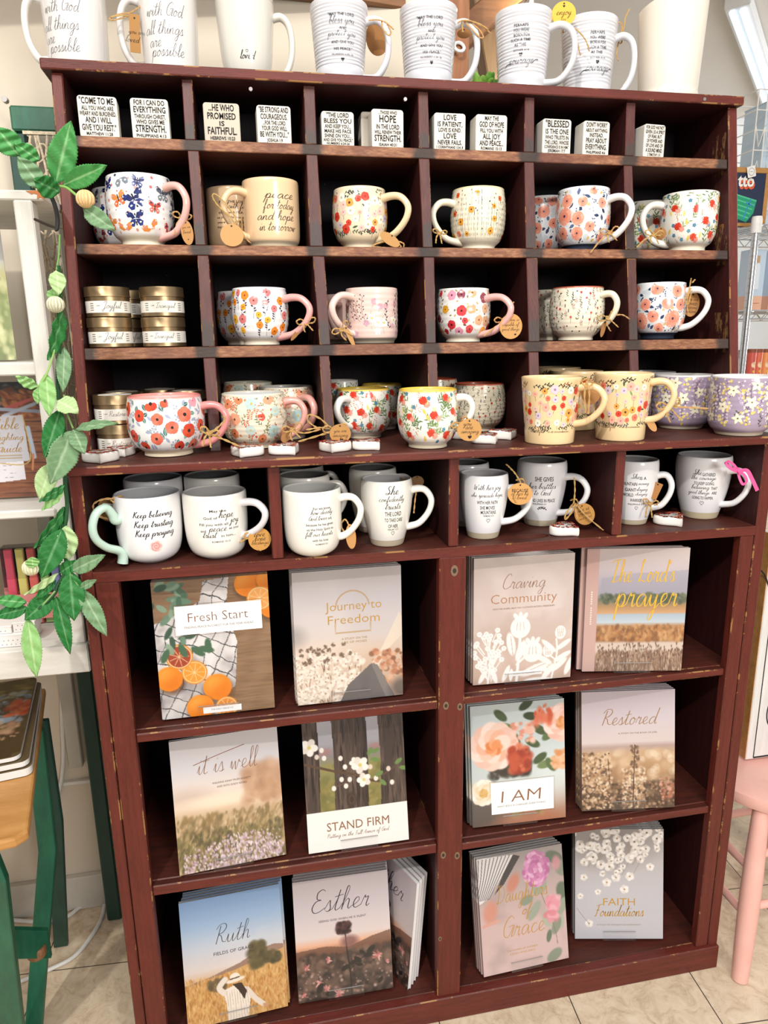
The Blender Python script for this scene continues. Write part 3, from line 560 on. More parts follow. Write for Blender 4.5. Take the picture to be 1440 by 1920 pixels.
# plugged screw holes on the centre post, nail heads
for px, py, r in ((852, 1070, .0075), (836, 1323, .006), (862, 1325, .0055), (831, 1603, .006), (857, 1604, .006), (825, 1760, .004)):
    p = ony(px, py, -.001); m = MB()
    P = [(p[0] + r * math.cos(t) * .8, p[2] + r * 1.25 * math.sin(t)) for t in np.linspace(0, 2 * pi, 18, endpoint=False)]
    m.prism(P, 'y', -.0016, 0, 0, (.20, .13, .075)); m.prism([(p[0] + (a - p[0]) * .5, p[2] + (b - p[2]) * .45) for a, b in P], 'y', -.0021, -.0012, 0, (.035, .022, .018))
    m.build('plugged_screw_hole', 'painted', cab)
for px, py in ((1321, 180), (470, 161), (760, 180)):
    p = ony(px, py + 6, yfront(TB) - .0106); MB().prism([(p[0] + .0028 * math.cos(t), p[2] + .0028 * math.sin(t)) for t in np.linspace(0, 2 * pi, 12, endpoint=False)], 'y', yfront(TB) - .0114, yfront(TB) - .008).build('nail_head', 'nail_steel', cab)

# ================================================================ builders for the goods
H = lambda h: hexc(h)
WHITE = H('f4f1ea'); CREAM = H('efe4cf'); INK = (.012, .011, .013); KRAFT = H('b98a57')
def viewdir(x, y):
    d = np.array([x - CO[0], y - CO[1]]); return d / np.linalg.norm(d)
PROF = {   # (radius fraction, height fraction) of the outside, foot to rim
 'barrel': [(.60, 0), (.63, .012), (.62, .055), (.655, .085), (.80, .15), (.90, .24), (.965, .36), (.995, .5), (1, .62), (.985, .78), (.955, .9), (.93, .97), (.93, 1)],
 'wide': [(.62, 0), (.64, .012), (.63, .07), (.66, .10), (.82, .16), (.93, .27), (.985, .42), (1, .58), (.995, .8), (.975, .95), (.97, 1)],
 'straight': [(.84, 0), (.86, .015), (.87, .05), (.955, .10), (.985, .16), (1, .3), (1, .7), (1, .96), (.99, 1)],
 'taper': [(.80, 0), (.815, .012), (.83, .1), (.86, .3), (.91, .55), (.96, .8), (1, 1)],
 'tall': [(.90, 0), (.915, .012), (.92, .1), (.94, .3), (.965, .55), (.985, .8), (1, 1)],
 'bistro': [(.62, 0), (.64, .015), (.69, .09), (.70, .105), (.76, .19), (.86, .36), (.945, .55), (.99, .72), (1, .84), (.985, .95), (.965, 1)],
 'round': [(.52, 0), (.56, .012), (.70, .045), (.82, .10), (.90, .18), (.955, .30), (.985, .46), (.995, .65), (1, .85), (.995, .97), (.985, 1)],
 'bell': [(.66, 0), (.68, .012), (.74, .06), (.82, .17), (.88, .32), (.92, .5), (.955, .7), (.985, .9), (1, 1)],
 'tub': [(.70, 0), (.72, .012), (.74, .05), (.77, .065), (.88, .12), (.955, .21), (.99, .34), (1, .5), (1, .8), (.995, .97), (.985, 1)],
}
ART_SCALE = {'art_butterfly': 1.55, 'art_poppylines': 1.2, 'art_peach': 1.5, 'art_tinysprig': 1.2, 'art_redpoppy': 1.32, 'art_pinksprig': 1.25, 'art_purple': 1.3, 'art_orangestem': 1.15, 'art_painterly': 1.15, 'art': 1.25, 'art_pastel': 1.3}
class Mug: pass
SOLID = []                                       # plan circles of the goods, settled clear of each other below
def onxz(px, z, y):
    """x of the point at depth y and height z seen in column px"""
    lo, hi = -.5, 2.
    for _ in range(40):
        m_ = (lo + hi) / 2
        if proj((m_, y, z))[0] < px: lo = m_
        else: hi = m_
    return lo
def mug(kind, px, wpx, rim, bot, label, z, y=None, body=WHITE, inside=None, foot=None, footh=.0, rimc=None, hand=None, hcol=None, art=None, lines=None,
        ribs=0, ridge=0, group=None, dots=False, dz=0., hw=.0054, name='mug', cat='mug', mass=None):
    """one mug: px = middle of the body at its foot, wpx = widest width, rim/bot = rows of rim centre and foot (measured)"""
    prof = PROF[kind]; rb = prof[1][0]
    if mass is None: mass = 1. if any(q in label for q in ('behind', 'half hidden', 'deepest', 'in shadow', 'in deep shadow')) else 25.
    if y is None:
        p = onz(px, bot, z); w = (p - CO) @ CF; R = .5 * wpx * w / FPX * 1.012
        vd = viewdir(p[0], p[1]); cx, cy = p[0] + vd[0] * R * rb, p[1] + vd[1] * R * rb
    else:
        p = ony(px, bot, y); cx, cy = p[0], y; w = (p - CO) @ CF; R = .5 * wpx * w / FPX
    if cy > DB - R - .004: cy = DB - R - .004; cx = ony(px, bot, cy)[0] if y is not None else onxz(px, z, cy)
    w = (np.array([cx, cy, z + .05]) - CO) @ CF; R = .5 * wpx * w / FPX
    if z < TT - .01 and cy > DB - R - .004: cy = DB - R - .004
    lo, hi = z + .02, z + .30
    for _ in range(40):
        md = (lo + hi) / 2
        if proj((cx, cy, md))[1] > rim: lo = md
        else: hi = md
    Hh = lo - z; vd = viewdir(cx, cy); rz = math.atan2(-vd[0], vd[1])
    root = thing(name, label, cat, (cx, cy, z + dz + .0007), rz, group)
    g = Mug(); g.R = R; g.H = Hh; g.root = root; g.k = w / FPX
    pr = [(r * R, q * Hh) for r, q in crom(prof, 4)]
    PZ = np.array([q for r, q in pr]); PR = np.array([r for r, q in pr])
    def rad(v): return np.interp(v, PZ, PR)
    g.rad = rad
    # dense outside
    zs = sorted(set([q for q in PZ if q < .2 * Hh] + list(np.linspace(.2 * Hh, Hh, 70 if ribs else (40 if ridge else 22)))))
    out = []; cols = []; mi = []
    fc = foot if foot is not None else body
    for q in zs:
        r = float(rad(q))
        if ribs and q > .06 * Hh and q < .95 * Hh: r += .0006 * math.sin(q / Hh * 2 * pi * ribs)
        if ridge and q > .18 * Hh: r += .00022 * math.sin(q / Hh * 2 * pi * ridge)
        out.append((r, q)); isf = q < footh * Hh
        cols.append(fc if isf else (rimc if (rimc is not None and q > .985 * Hh) else body)); mi.append(1 if isf and foot is not None else 0)
    ins = inside if inside is not None else body; th = .0034
    rt = out[-1][0]
    lip = [(rt - .0006, Hh + .0011), (rt - th * .5, Hh + .0016), (rt - th + .0006, Hh + .0009)]
    out += lip; cols += [rimc if rimc is not None else body] * 3; mi += [0] * 3
    for q in np.linspace(.985, .07, 14): out.append((max(.004, float(rad(q * Hh)) - th), q * Hh)); cols.append(rimc if (rimc is not None and q > .96) else ins); mi.append(0)
    out.append((.004, .06 * Hh)); cols.append(ins); mi.append(0)
    mb = MB(); mb.lathe(out, 64, mi, cols)
    OZ, OR = np.array([q for r, q in out if q <= Hh][:len(zs)]), np.array([r for r, q in out][:len(zs)])
    def fn(U, V, off):
        r = np.interp(np.clip(V, 0, Hh), OZ, OR); t = U / R; return np.stack([(r + off) * np.sin(t), -(r + off) * np.cos(t), np.clip(V, .001, Hh)], 1)
    g.fn = fn
    def clip(V): return V[:, 1].max() < Hh * 1.0 and V[:, 1].min() > footh * Hh and abs(V[:, 0]).max() < R * 2.3
    if art:
        a = Pr(); K = ART_SCALE.get(art.__name__, 1.35); art(a, R / K, Hh / K); a.it = [(V * K, F, c, L) for V, F, c, L in a.it]; a.lay(mb, fn, 0, clip=clip)
    if lines:
        a = Pr(); k = g.k; fx, fy = cx - vd[0] * R, cy - vd[1] * R; y0p, y1p = proj((fx, fy, z))[1], proj((fx, fy, z + Hh))[1]
        def uv(x, yy):
            q = (y0p - yy) / (y0p - y1p) * Hh; c = (proj((cx, cy, z))[0] * (1 - q / Hh) + proj((cx, cy, z + Hh))[0] * q / Hh)
            rr = float(rad(min(max(q, 0), Hh))); return R * math.asin(max(-.97, min(.97, (x - c) * k / rr))), q
        for L in lines:
            st, tx, x, yy, wp = L[:5]; o = L[5] if len(L) > 5 else {}
            o = dict(o); u, v = uv(x, yy); hp = o.pop('h', None)
            if st == 's': a.script(tx, u, v, wp * k, hp * k if hp else None, **{**dict(c=INK, pen=.17), **o})
            elif st == 't': a.text(tx, u, v, wp * k, (hp or 5) * k, **{**dict(c=INK, off=.010), **o})
            elif st == 'h': a.heart(u, v, wp * k * .5, o.get('c', INK), 2, o.get('o', 0))
            elif st == 'f': o['f'](a, u, v, k)
        a.lay(mb, fn, 0, .0009 if ribs else .00016)
    if dots:
        a = Pr()
        for t in np.linspace(-1.5, 1.5, 38): a.ell(t * R, Hh * .955, .0007, None, 0, INK, 0, 6)
        def fin(U, V, off):
            r = rad(V) - th - off; t = U / R + pi; return np.stack([r * np.sin(t), -r * np.cos(t), V], 1)
        a.lay(mb, fin if dots == 'in' else fn, 0, .00012)
    mb.build('body', ['glazed_ceramic', 'bisque'], root, True, fix=False)
    SOLID.append([root, R + .0012, z, z + Hh, mass])
    if hand:
        ang, opx, zt, zb = hand[:4]; L = (R + (opx - (7 if opx > 20 else 3)) * g.k) / abs(math.cos(math.radians(ang))) - R; hm = MB(); hc_ = hcol if hcol is not None else body
        rt, rb_ = float(rad(zt * Hh)), float(rad(zb * Hh)); x0 = R
        kind_h = hand[4] if len(hand) > 4 else 'ear'
        S = zt - zb
        if kind_h == 'ear': P = [(rt - .006, zt), (rt + .30 * L, zt + .06 * S), (x0 + .68 * L, zt + .01 * S), (x0 + .96 * L, zt - .21 * S), (x0 + .93 * L, zt - .46 * S), (x0 + .68 * L, zt - .71 * S), (x0 + .30 * L, zb + .09 * S), (rb_ + .003, zb + .01 * S), (rb_ - .006, zb)]
        elif kind_h == 'D': P = [(rt - .006, zt), (rt + .4 * L, zt + .05 * S), (x0 + .78 * L, zt - .06 * S), (x0 + .98 * L, zt - .28 * S), (x0 + .98 * L, zt - .56 * S), (x0 + .8 * L, zt - .80 * S), (x0 + .4 * L, zb), (rb_ + .004, zb - .02 * S), (rb_ - .006, zb)]
        else: P = [(rt - .004, .72), (rt + .12 * L, .69), (rt + .22 * L, .79), (x0 + .44 * L, .90), (x0 + .8 * L, .84), (x0 + .98 * L, .66), (x0 + .9 * L, .48), (x0 + .55 * L, .33), (x0 + .10 * L, .235), (x0 - .02 * L, .14), (x0 + .01 * L, .04)]
        P = crom([(a_, q * Hh) for a_, q in P], 6); ca, sa = math.cos(math.radians(ang)), math.sin(math.radians(ang))
        n_ = len(P); rr = [hw * (1.22 - .30 * math.sin(pi * i / (n_ - 1))) for i in range(n_)]
        hm.tube([(a_ * ca, a_ * sa, q) for a_, q in P], rr, 12, 0, hc_, 1.25, (-sa, ca, 0))
        # `side` is the flat direction: section is wider across the hand
        SOLID[-1].append(hm.build('handle', 'glazed_ceramic', root, True))
    return g

# ---- pattern makers: art(a, R, H) draws on the unrolled wall, u = 0 faces the front
def rnd(a, b): return random.uniform(a, b)
def pts(R, Hh, n, lo=.12, hi=.96, span=2.0, mind=.008, tries=40):
    out = []
    for _ in range(n * tries):
        if len(out) >= n: break
        p = (rnd(-span * R, span * R), rnd(lo, hi) * Hh)
        if all((p[0] - q[0]) ** 2 + (p[1] - q[1]) ** 2 > mind ** 2 for q in out): out.append(p)
    return out
def art_butterfly(a, R, Hh):
    for u, v in pts(R, Hh, 70, .13, .97, 2, .008): a.ell(u, v, rnd(.0006, .0016), None, 0, random.choice([H('d98a86'), H('e3a39c'), H('c86a6a')]), 0, 7)
    sets = [(H('e58a3a'), H('e06a3a'), H('d98a7a')), (H('1f2a62'), H('27357a'), H('2d3a80')), (H('56606e'), H('76828e'), H('2b3550')), (H('c24a3a'), H('d66a5a'), H('39406a'))]
    for i, (u, v) in enumerate(pts(R, Hh, 40, .17, .95, 2, .0155)):
        c1, c2, c3 = sets[[0, 1, 1, 2, 3][i % 5]]; r = rnd(.0062, .0098); rot = rnd(-.5, .5) + (.3 if i % 2 else -.3); cr, sr = math.cos(rot), math.sin(rot)
        def P(x, y): return (u + (x * cr - y * sr) * r, v + (x * sr + y * cr) * r)
        for sd in (1, -1):
            a.fan([P(0, .1), P(.25 * sd, .65), P(.75 * sd, .95), P(1.05 * sd, .75), P(.95 * sd, .3), P(.4 * sd, 0)], c1, 1); a.fan([P(0, 0), P(.5 * sd, -.02), P(.85 * sd, -.3), P(.7 * sd, -.75), P(.35 * sd, -.8), P(.1 * sd, -.4)], c2, 1)
            a.ell(*P(.62 * sd, .58), r * .2, r * .13, rot, c3, 2, 7); a.ell(*P(.5 * sd, -.38), r * .14, r * .1, rot, H('f3e6dc'), 2, 7); a.ell(*P(.9 * sd, .68), r * .08, None, 0, H('f5efe6'), 2, 6)
        a.rib([P(0, .6), P(0, -.7)], r * .16, H('26222a'), 3)
def art_meadow(dense=1, cream=True, txt=None):
    """round flowers in coral, red, cream and lilac with dark sprigs above and below"""
    def art(a, R, Hh):
        G1, G2, NV = H('4a5b46'), H('2f3a36'), H('46506a')
        for t in np.linspace(-1.9, 1.9, 13):
            a.sprig(t * R, Hh * rnd(.86, .93), .013, rnd(-.3, .3) + (pi if random.random() < .5 else 0), G2 if random.random() < .7 else H('9a6a4a'), 0, 6, .0016, .0035, .0005)
            a.sprig(t * R, Hh * rnd(.235, .28), .012, rnd(-.25, .25) + (pi if random.random() < .4 else 0), random.choice([G2, NV, G1]), 0, 7, .0015, .0035, .0005)
        for u, v in pts(R, Hh, 15, .3, .85, 2, .014): a.leaf(u, v, .008, .0026, rnd(0, 6), random.choice([G1, H('7f9a70'), H('a8b88a')]), 0)
        cs = [(H('d8432e'), H('a82a20')), (H('e87a62'), H('c04a3c')), (H('f2b3a0'), H('e07a6a')), (H('f7efe0'), H('b9b48e')), (H('d9c8d6'), H('9a7f9c')), (H('e8a24a'), H('5a3020')), (H('eecac0'), H('d88a80'))]
        for i, (u, v) in enumerate(pts(R, Hh, int(62 * dense), .30, .84, 2, .0088)):
            c, cc = random.choice(cs); r = rnd(.0028, .0058)
            a.flower(u, v, r, 5, c, cc, 1 + (i % 3) * 3, .58)
            if r < .004: a.stem(u, v - r, u + rnd(-.001, .001), v - rnd(.008, .013), .0004, G2, 0)
    return art
def art_poppylines(a, R, Hh):
    for u in np.linspace(-2 * R, 2 * R, 62):
        u += rnd(-.0015, .0015); v0 = Hh * rnd(.15, .22); v1 = Hh * rnd(.6, .96); g = random.choice([H('5b5748'), H('4a4a40'), H('777058')])
        a.stem(u, v0, u + rnd(-.002, .002), v1, .00038, g, 0, rnd(-.03, .03))
        if random.random() < .5: a.ell(u, v1, .0009, .0012, 0, g, 1, 6)
        if random.random() < .5: a.ell(u + rnd(-.001, .001), Hh * rnd(.3, .8), .0008, None, 0, H('3c4650'), 1, 6)
    for u, v in pts(R, Hh, 22, .22, .92, 2, .014):
        c, cc = random.choice([(H('d9542e'), H('7a2016')), (H('e0652e'), H('7a2016')), (H('e59a35'), H('5a3216')), (H('e8a53c'), H('6a3a16'))])
        a.flower(u, v, rnd(.0032, .005), 4, c, cc, 2, .62)
def art_peach(a, R, Hh):
    NV = H('2c3a5c')
    for u, v in pts(R, Hh, 150, .14, .98, 2, .0052): a.ell(u, v, rnd(.002, .005), None, 0, random.choice([H('dfe3e6'), H('e4e6e9'), H('d3dae0')]), 0, 8)
    for u, v in pts(R, Hh, 110, .14, .97, 2, .0062):
        k = random.random()
        if k < .5: a.leaf(u, v, rnd(.005, .0085), .0034, rnd(0, 6.3), random.choice([NV, H('3a4a6c'), H('55658a')]), 1)
        elif k < .82:
            for _ in range(7): a.ell(u + rnd(-.0035, .0035), v + rnd(-.0035, .0035), .00075, None, 0, NV, 1, 6)
        else: a.leaf(u, v, .005, .003, rnd(0, 6), H('d9b36a'), 1)
    for i, (u, v) in enumerate(pts(R, Hh, 34, .16, .96, 2, .0155)):
        r = random.choice([.0062, .0078, .0105, .0072]); c = [H('f0a58c'), H('ee9a80'), H('f3b09a'), H('ea937a')]
        a.flower(u, v, r, 6, H('fbe3da'), None, 2, .62); a.flower(u, v, r * .92, 6, c, NV, 3, .60, cr=.16, inner=H('e88c70'))
def art_thistle(yellow=True):
    def art(a, R, Hh):
        for u, v in pts(R, Hh, 90, .13, .97, 2, .0078):
            k = random.random(); rot = rnd(.4, 2.6)
            if k < .52:
                L = rnd(.010, .019); g = random.choice([H('6f8a4e'), H('87a063'), H('5c7a4a'), H('9bb27a')])
                a.sprig(u, v, L, rot, g, 0, 7, .0017, .0062, .0005)
            elif k < .75:
                for j in range(9): a.ell(u + rnd(-.004, .004), v + j * .0012, .0008, None, 0, random.choice([H('d8a98e'), H('c98f78')]), 1, 6)
            elif k < .88: a.leaf(u, v, .009, .0036, rnd(1, 2.2), random.choice([H('e9c765'), H('f0d88a')]), 1)
            else: a.flower(u, v, .0028, 5, random.choice([H('5f9ab0'), H('4f86a4')]), None, 1, .4)
        for u, v in pts(R, Hh, 20, .2, .93, 2, .0205):
            r = rnd(.0048, .0062)
            a.ell(u, v, r * .82, None, 0, H('d9452e'), 1, 12, .1)
            for j in range(20):
                t = rnd(0, 2 * pi); a.leaf(u + math.cos(t) * r * .25, v + math.sin(t) * r * .25, r * .78, r * .26, t, random.choice([H('d9402a'), H('e2553a'), H('c8331f')]), 2)
            a.flower(u + r * .9, v - r * .7, r * .7, 6, random.choice([H('ee9a8a'), H('f0aa9a')]), None, 1, .45); a.ell(u, v, r * .45, None, 0, H('d23a24'), 3, 8)
    return art
def art_orangestem(a, R, Hh):
    for u, v in pts(R, Hh, 34, .24, .95, 2, .0128):
        c, cc = random.choice([(H('e9a227'), H('7a3a10')), (H('ec8a2a'), H('8a3a10')), (H('e58a86'), H('8a3030')), (H('df7d7c'), H('8a3030')), (H('f0b43a'), H('8a4a10'))])
        g = H('3c3440'); a.stem(u, v, u + rnd(-.003, .003), max(.13 * Hh, v - rnd(.016, .026)), .0005, g, 0, rnd(-.1, .1))
        for j in range(4): a.leaf(u + rnd(-.001, .001), v - .005 - j * .003, .0042, .0021, random.choice([.5, 2.6]), random.choice([g, H('54485a')]), 0)
        a.flower(u, v, rnd(.0042, .0065), 5, c, cc, 1, .6, cr=.2)
def art_pinksprig(a, R, Hh):
    for u in np.linspace(-1.9 * R, 1.9 * R, 17):
        k = random.random(); v0 = Hh * rnd(.16, .3)
        if k < .4: a.sprig(u, v0, Hh * rnd(.35, .6), rnd(1.4, 1.8), H('4a4448'), 1, 11, .0016, .0038, .0005)
        elif k < .7:
            a.sprig(u, v0 + Hh * .2, Hh * rnd(.35, .5), rnd(1.3, 1.8), H('8d7a76'), 1, 12, .0009, .004, .0004, berry=H('5a4a48'))
        else:
            a.stem(u, v0, u + .003, v0 + Hh * .5, .0004, H('a88f8a'), 0, .1); a.flower(u, v0 + Hh * .2, .006, 5, H('f7efe9'), H('d9c46a'), 1, .38); a.flower(u + .003, v0 + Hh * .5, .004, 5, H('dba3ae'), None, 1)
    for u, v in pts(R, Hh, 10, .16, .4, 2, .014): a.flower(u, v, .0045, 5, random.choice([H('c9a0b0'), H('f7efe9'), H('d9b0ba')]), None, 0, .4)
def art_painterly(a, R, Hh):
    for u, v in pts(R, Hh, 120, .14, .97, 2, .0062): a.leaf(u, v, rnd(.003, .006), rnd(.002, .0032), rnd(0, 6), random.choice([H('b08a4a'), H('c9a25a'), H('8a7a54'), H('d8b46a'), H('e9d6c0'), H('7a4a3a')]), 0)
    for u, v in pts(R, Hh, 34, .2, .95, 2, .0138):
        c, cc = random.choice([(H('c8303a'), H('3a1216')), (H('8f4450'), H('5a2030')), (H('e39ab0'), H('6a2a44')), (H('e0a030'), H('8a5a14')), (H('e2b088'), H('9a5a30')), (H('d8454a'), H('4a1216'))])
        a.flower(u, v, rnd(.0042, .0078), 5, c, cc, 1, .6, cr=.22)
def art_tinysprig(a, R, Hh):
    for u, v in pts(R, Hh, 130, .17, .96, 2, .0066):
        k = random.random()
        if k < .3: a.sprig(u, v - .003, .008, 1.57 + rnd(-.3, .3), random.choice([H('5c6a58'), H('7a7262'), H('4a4a4e')]), 0, 6, .0011, .0026, .0004)
        elif k < .48: a.stem(u, v - .005, u, v + .003, .0004, H('6a5a50'), 0); a.flower(u, v + .003, .0018, 5, random.choice([H('c04a3e'), H('b83a34'), H('d0604e')]), None, 1)
        elif k < .62: a.heart(u, v, .0013, H('5a3a34'), 1)
        elif k < .75: a.ell(u, v, .0007, .003, 0, H('3a4250'), 0, 7)
        elif k < .9: a.leaf(u, v, .004, .0018, rnd(.6, 2.5), random.choice([H('8aa08a'), H('b08a5a')]), 0); a.leaf(u, v, .004, .0018, rnd(.6, 2.5), H('6a8068'), 0)
        else: a.sprig(u, v, .007, 1.57, H('8a7a6a'), 0, 8, .0006, .002, .0003, berry=H('c0655a'))
def art_redpoppy(a, R, Hh):
    for u, v in pts(R, Hh, 120, .13, .97, 2, .0066):
        k = random.random(); rot = rnd(0, 6.3)
        if k < .55: a.leaf(u, v, rnd(.0065, .0105), rnd(.0036, .005), rot, random.choice([H('4f8076'), H('3f6e66'), H('6a9488')]), 0); a.stem(u, v, u + math.cos(rot) * .008, v + math.sin(rot) * .008, .0004, H('cfe0da'), 1)
        elif k < .8: a.sprig(u, v, .010, rot, H('aab4c4'), 0, 7, .0011, .0028, .0005, berry=H('a4aec0'))
        else: a.leaf(u, v, .008, .0034, rot, H('a9b2cc'), 0)
    for i, (u, v) in enumerate(pts(R, Hh, 34, .16, .96, 2, .0165)):
        k = [0, 1, 0, 2, 1, 0, 3][i % 7]; c = [[H('d94a2e'), H('e05a38'), H('d2402a')], [H('e8735a'), H('ee8268'), H('e56a52')], [H('ef9fae'), H('f2adb8')], [H('d0402e'), H('dd5540')]][k]
        a.flower(u, v, rnd(.0066, .0085), 5, c, H('26201f') if k != 2 else H('d8607a'), 2, .62, cr=.24 if k != 2 else .14)
def art_pastel(a, R, Hh):
    for u, v in pts(R, Hh, 90, .14, .97, 2, .0082):
        k = random.random()
        if k < .45: a.sprig(u, v, rnd(.009, .014), rnd(.4, 2.7), random.choice([H('8a8a5a'), H('6f7a52'), H('a89a6a')]), 0, 7, .0013, .0034, .0004)
        elif k < .75: a.sprig(u, v, .011, rnd(.6, 2.5), H('a8835a'), 0, 9, .0010, .0032, .0004, berry=random.choice([H('d9563a'), H('e07a5a')]))
        else: a.ell(u, v, .0016, None, 0, random.choice([H('dc5a3c'), H('e28a5a')]), 1, 7)
    for u, v in pts(R, Hh, 30, .2, .94, 2, .0165):
        c, cc, r = random.choice([(H('eba583'), H('5a4434'), .0075), (H('b9d3cf'), H('c8b04a'), .0078), (H('e58a5e'), H('5a3424'), .006), (H('d8553a'), H('8a2a1a'), .0045), (H('c4d8d0'), H('d8c060'), .0062)])
        a.flower(u, v, r, 6, c, cc, 2, .56, cr=.2)
def art_purple(a, R, Hh):
    for u, v in pts(R, Hh, 42, .14, .7, 2, .0115):
        k = random.random()
        if k < .5: a.sprig(u, v, rnd(.018, .03), rnd(1.2, 1.95), H('4c3a52'), 0, 11, .0013, .0042, .0004, berry=random.choice([H('e5cfd6'), H('d7b9c4'), H('f0e2e0')]))
        elif k < .75: a.sprig(u, v, .018, 1.57 + rnd(-.2, .2), H('c8b4d4'), 0, 14, .0015, .003, .0005)
        else: a.sprig(u, v, .012, 1.57, H('5a5348'), 0, 6, .0017, .004, .0005)
    for u, v in pts(R, Hh, 20, .2, .93, 2, .018):
        for j in range(11): a.ell(u + rnd(-.0058, .0058), v + rnd(-.0085, .0085), rnd(.0012, .0021), None, 0, random.choice([H('ecd27a'), H('e8c85e'), H('f1e3b4')]), 1, 8); 
    for u, v in pts(R, Hh, 17, .3, .9, 2, .021):
        r = rnd(.0075, .0092); t0 = rnd(0, 6)
        for j in range(5): a.leaf(u, v, r, r * .55, t0 + j * 2 * pi / 5, H('f3ecd2'), 3)
        a.ell(u, v, .0012, None, 0, H('7a6a3a'), 4, 7)

# ---- small goods
def rounded(w, h, r, n=5):
    P = []
    for cx, cy, a0 in ((w / 2 - r, h / 2 - r, 0), (-w / 2 + r, h / 2 - r, pi / 2), (-w / 2 + r, -h / 2 + r, pi), (w / 2 - r, -h / 2 + r, 1.5 * pi)):
        for j in range(n + 1): t = a0 + pi / 2 * j / n; P.append((cx + r * math.cos(t), cy + r * math.sin(t)))
    return P
def verse_block(xl, xr, yt, yb, label, lines, body='e6e0d4', dy=.022, rz=0., z=None, depth=.032, name='verse_block', hid=0):
    z = SH['s1'][1]; y = yfront(z) + dy; k = None
    a, b = ony(xl, (yt + yb) / 2, y), ony(xr, (yt + yb) / 2, y); w = b[0] - a[0]; cx = (a[0] + b[0]) / 2; top = ony((xl + xr) / 2, yt, y)[2]; h = top - z
    root = thing(name, label, 'block', (cx, y, z + .0018), rz, 'verse blocks in the top row of pigeonholes')
    m = MB(); c = H(body); m.prism([(x, q + h / 2) for x, q in rounded(w, h, .0048)], 'y', 0, depth, 0, c)
    m.build('body', 'stone', root, bevel=.0016, bseg=2)
    if lines:
        p = Pr(); tot = sum(q[1] for q in lines) * 1.0; gap = .30; unit = (h * .90) / (tot + gap * sum(q[1] for q in lines)); v = h * .955
        for tx, hh, ww in lines:
            hh2 = unit * hh; p.text(tx, 0, v - hh2 / 2, w * ww, hh2, (.018, .017, .018), 1, off=.016); v -= hh2 * (1 + gap)
        for _ in range(9): p.ell(rnd(-.5, .5) * w * .94, random.choice([rnd(.02, .06), rnd(.94, .98), rnd(0.05, .95)]) * h, rnd(.0004, .0011), None, 0, random.choice([H('cfc7b8'), H('b9b0a0')]), 0, 7, .3)
        mb = MB(); p.lay(mb, lambda U, V, o: np.stack([U, 0 * U - .0003 - o * 2, V], 1)); mb.build('lettering', 'matte_paper', root, fix=False)
def heart_token(px, py, wpx, label, z, rot=0., group='painted heart tokens'):
    p = onz(px, py, z); R = .5 * wpx * ((p - CO) @ CF) / FPX; vd = viewdir(p[0], p[1]); d = R * .62
    root = thing('heart_token', label, 'heart token', (p[0] + vd[0] * d, p[1] + vd[1] * d, z + .0006), rot, group)
    def out(s): return [(s * R * .0625 * 16 * math.sin(t) ** 3, s * R * .0625 * (13 * math.cos(t) - 5 * math.cos(2 * t) - 2 * math.cos(3 * t) - math.cos(4 * t) + 1.5)) for t in np.linspace(0, 2 * pi, 44, endpoint=False)]
    m = MB(); th = R * .56; V = []; lv = [(.90, 0), (.985, th * .10), (1, th * .3), (1, th * .72), (.97, th * .92), (.90, th)]
    for s, q in lv: V += [(x, y, q) for x, y in out(s)]
    n = 44; F = [(i * n + j, i * n + (j + 1) % n, (i + 1) * n + (j + 1) % n, (i + 1) * n + j) for i in range(len(lv) - 1) for j in range(n)]
    F += [tuple(range(n - 1, -1, -1)), tuple((len(lv) - 1) * n + j for j in range(n))]
    m.add(V, F, 0, H('f3efe8')); m.build('body', 'glazed_ceramic', root, True)
    a = Pr(); O = out(.78)
    for i in range(0, 44, 2):
        x, y = O[i]; a.flower(x * rnd(.9, 1.05), y * rnd(.9, 1.05), R * rnd(.13, .2), 5, random.choice([H('c8323a'), H('d8504a'), H('e2705a'), H('8a3040'), H('e8a08a')]), H('e8c060') if i % 4 else None, 0 + (i % 3), .6)
        if i % 4 == 0: a.leaf(x * .8, y * .8, R * .22, R * .09, rnd(0, 6), H('6a7a4a'), 0)
    a.script('you are so', 0, R * .26, R * .9, None, INK, 5, .14, cal=.3); a.script('loved', 0, -R * .12, R * .72, None, INK, 5, .16); 
    mb = MB(); a.lay(mb, lambda U, V, o: np.stack([U, V, 0 * U + th + .0002 + o], 1)); mb.build('painted_top', 'matte_paper', root, fix=False)
